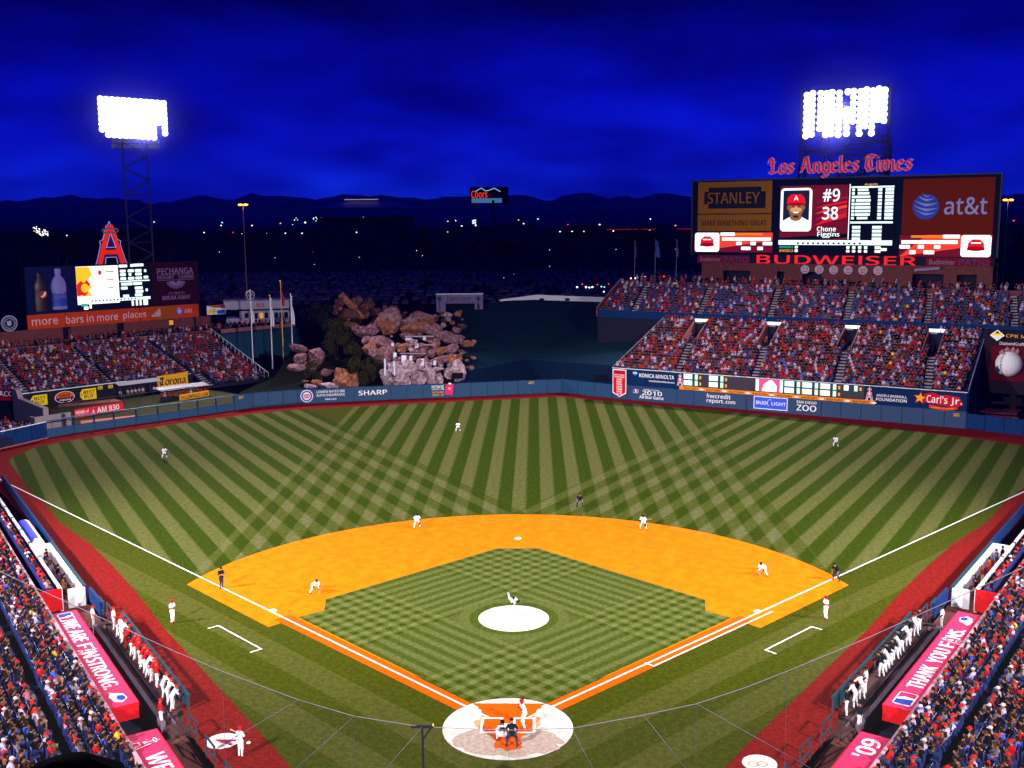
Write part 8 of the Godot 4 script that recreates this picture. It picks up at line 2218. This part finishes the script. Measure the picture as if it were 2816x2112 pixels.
	for i in 9:
		var o := thing("palm_tree", "tall dark palm behind the left scoreboard", "palm tree", at3(-190 + i * 7.0 + rng.randf_range(-2, 2), 6, -330 - rng.randf_range(0, 30)), "palms behind the left scoreboard")
		var h := rng.randf_range(13, 17)
		m = MB.new(); m.bar(Vector3.ZERO, Vector3(0.4, h, 0), 0.28, 0.18, 7); part("trunk", m.mesh(), trunk, o)
		m = MB.new()
		for k in 16:
			var a := TAU * k / 16.0; var d := Vector3(cos(a), 0, sin(a)); var sdv := Vector3(-sin(a), 0, cos(a)) * 0.35
			var p0 := Vector3(0.4, h, 0); var p1 := p0 + d * 1.6 + Vector3(0, 0.9 - (k % 3) * 0.4, 0); var p2 := p0 + d * 3.0 + Vector3(0, -0.5 - (k % 3) * 0.7, 0)
			m.quad(p0 - sdv * 0.3, p0 + sdv * 0.3, p1 + sdv, p1 - sdv); m.quad(p1 - sdv, p1 + sdv, p2 + sdv * 0.1, p2 - sdv * 0.1)
		part("fronds", m.mesh(), M.leaf_dark, o)
	# parked cars
	var cm := MB.new()
	cm.col = Color(1, 1, 1)
	var body_p := PackedVector2Array([Vector2(-2.2, 0.35), Vector2(2.2, 0.35), Vector2(2.25, 0.75), Vector2(2.1, 0.92), Vector2(1.1, 1.0), Vector2(0.5, 1.42), Vector2(-0.9, 1.45), Vector2(-1.5, 1.02), Vector2(-2.2, 0.95)])
	cm.prism(body_p, Transform3D(Basis(), Vector3(0, 0, -0.85)), 1.7)
	cm.col = Color(0.05, 0.05, 0.06)
	cm.prism(PackedVector2Array([Vector2(-1.3, 1.03), Vector2(0.95, 1.03), Vector2(0.45, 1.36), Vector2(-0.85, 1.38)]), Transform3D(Basis(), Vector3(0, 0, -0.87)), 1.74)
	for sx: float in [-1.4, 1.4]:
		for sz in [-0.8, 0.8]: cm.bar(Vector3(sx, 0.33, sz - 0.1), Vector3(sx, 0.33, sz + 0.1), 0.33, 0.33, 9)
	var car := cm.mesh()
	var cols := [[Color(0.05, 0.05, 0.07), "pale"], [Color(0.02, 0.02, 0.03), "black"], [Color(0.04, 0.04, 0.05), "grey"], [Color(0.012, 0.02, 0.06), "blue"], [Color(0.05, 0.004, 0.004), "red"], [Color(0.07, 0.07, 0.08), "silver"]]
	var cmats := []
	for i in 6:
		var q := mat("car_paint%d" % i, cols[i][0], 0.22, 0.0, true); q.clearcoat_enabled = true; q.clearcoat = 0.8; cmats.append(q)
	var spots := []
	for r in 22:
		var z := -255.0 - r * 8.6 - (6.0 if r % 2 else 0.0)
		var x := -0.52 * -z
		while x < 0.42 * -z:
			x += 2.9 + (6.0 if rng.randf() < 0.04 else 0.0)
			if rng.randf() < 0.72: spots.append([Vector3(x, 6.01, z), PI / 2 + (PI if rng.randf() < 0.5 else 0.0) + rng.randf_range(-0.04, 0.04), rng.randi() % 6])
	var vis := []; var rest := [[], [], [], [], [], []]
	for q in spots:
		var d: float = in_view(q[0])
		var hidden: bool = d < 0 or (q[0].x > 0.09 * -q[0].z and q[0].z > -420) or q[0].x < -0.29 * -q[0].z
		var x := Transform3D(Basis(Vector3.UP, q[1]), q[0])
		if not hidden and vis.size() < 300: vis.append([x, q[2]])
		else: rest[q[2]].append(x)
	for q in vis:
		var o := part("parked_car", car, cmats[q[1]], self, q[0])
		tag(o, "%s car parked in the dark lot, %s" % [cols[q[1]][1], whereabouts(q[0].origin.x, q[0].origin.z)], "car", "%s cars parked in the dark lot" % cols[q[1]][1])
	var lot := Node3D.new(); lot.name = "far_parked_cars"; add_child(lot)
	lot.set_meta("kind", "stuff"); tag(lot, "far rows of parked cars filling the dark lot", "cars")
	for i in 6:
		var o := MultiMeshInstance3D.new(); o.name = "cars"
		o.multimesh = mm(car, rest[i]); o.material_override = cmats[i]; o.set_meta("kind", "stuff")
		lot.add_child(o, true)

func netting() -> void:
	var t := thing("backstop_net", "thin backstop net hung from cables behind home plate", "net")
	var cab := mat("cable_grey", Color(0.16, 0.14, 0.18), 0.6)
	var top := [Vector3(-24.5, 16.5, 16), Vector3(-14.5, 11.63, 16), Vector3(-12.33, 10.66, 16), Vector3(-8.94, 9.31, 16), Vector3(-6.46, 8.54, 16), Vector3(-3.4, 8.04, 16), Vector3(0.5, 7.9, 16), Vector3(3.33, 8.0, 16), Vector3(6.53, 8.64, 16), Vector3(8.89, 9.19, 16), Vector3(11.03, 9.96, 16), Vector3(12.85, 10.73, 16), Vector3(16.24, 12.25, 16), Vector3(25.5, 16.8, 16)]
	for i in top.size() - 1:
		var m := MB.new(); m.bar(top[i], top[i + 1], 0.016, -1, 6); part("top_cable", m.mesh(), cab, t)
	for q in [[4, Vector3(-3.33, 19.14, 40)], [3, Vector3(-4.98, 19.6, 40)], [5, Vector3(-1.42, 19.15, 40)], [7, Vector3(2.92, 19.18, 40)], [8, Vector3(4.86, 19.19, 40)], [9, Vector3(7.46, 19.2, 40)]]:
		var m := MB.new(); m.bar(top[q[0]], q[1], 0.009, -1, 6); part("stay_cable", m.mesh(), cab, t)
	for q in [2, 4, 6, 9, 11]:
		var m := MB.new(); m.bar(top[q], Vector3(top[q].x, 0.5, 16.4), 0.010, -1, 5); part("drop_line", m.mesh(), M.steel_dark, t)
	var m := MB.new(); m.bar(Vector3(-3.4, 8.0, 16), Vector3(-3.3, 0.0, 16), 0.05, 0.055, 10); part("post", m.mesh(), M.near_black, t)
	m = MB.new(); m.bx(Vector3(-3.4, 8.05, 16), Vector3(1.0, 0.09, 0.14)); m.bar(Vector3(-3.4, 7.4, 16), Vector3(-3.0, 8.0, 16), 0.04); part("bracket", m.mesh(), M.near_black, t)
	m = MB.new(); m.bx(Vector3(-2.9, 8.14, 16), Vector3(0.06, 0.12, 0.06)); part("bracket_pin", m.mesh(), M.gold, t)
	var net := StandardMaterial3D.new(); net.resource_name = "net_mesh"
	net.albedo_color = Color(0.02, 0.02, 0.03, 0.16); net.transparency = BaseMaterial3D.TRANSPARENCY_ALPHA; net.roughness = 0.9; net.cull_mode = BaseMaterial3D.CULL_DISABLED
	m = MB.new()
	for i in top.size() - 1:
		var a: Vector3 = top[i]; var b: Vector3 = top[i + 1]
		m.quad(Vector3(a.x, 0.4, 16.3), Vector3(b.x, 0.4, 16.3), b, a)
	part("net_fabric", m.mesh(), net, t)

func nearby() -> void:
	# the spectator sitting just below the camera, seen from behind in the dark
	var o := thing("person", "dark silhouette of a near spectator's head and shoulder at the bottom left", "person", Transform3D(Basis(Vector3.UP, 0.1), Vector3(0.33, 27.965, 57.97)))
	var bl := mat("silhouette_dark", Color(0.004, 0.004, 0.008), 0.95)
	var b := [[Vector3(0.02, 0.86, 0), Vector3(0.05, 0.90, 0.02), 0.105, 0.11, Color(0.004, 0.004, 0.008)], [Vector3(0.03, 0.65, 0.0), Vector3(0.03, 0.8, 0.0), 0.06, 0.06, Color(0.03, 0.012, 0.008)], [Vector3(-0.42, 0.86, 0.05), Vector3(-0.16, 0.84, 0.0), 0.10, 0.09, Color(0.004, 0.004, 0.008)], [Vector3(-0.22, 0.62, 0.0), Vector3(0.24, 0.6, 0.0), 0.09, 0.09, Color(0.006, 0.006, 0.012)], [Vector3(0, 0.2, 0), Vector3(0, 0.55, 0), 0.16, 0.17, Color(0.006, 0.006, 0.012)], [Vector3(0.25, 0.6, 0), Vector3(0.3, 0.3, -0.05), 0.07, 0.055, Color(0.006, 0.006, 0.012)], [Vector3(-0.24, 0.6, 0), Vector3(-0.3, 0.3, -0.05), 0.07, 0.055, Color(0.006, 0.006, 0.012)]]
	var sk := skin_mesh(b, 0.02)
	part("body", sk.mesh(), M.people, o)
	var hm := MB.new(); hm.lathe([[0.11, -0.12], [0.135, -0.02], [0.128, 0.06], [0.07, 0.125], [0.0, 0.14]], Transform3D(Basis(Vector3.BACK, 0.2) * Basis.from_scale(Vector3(1.45, 1.0, 1.1)), Vector3(0.03, 0.89, 0.02)), 14)
	part("hair", hm.mesh(), bl, o)
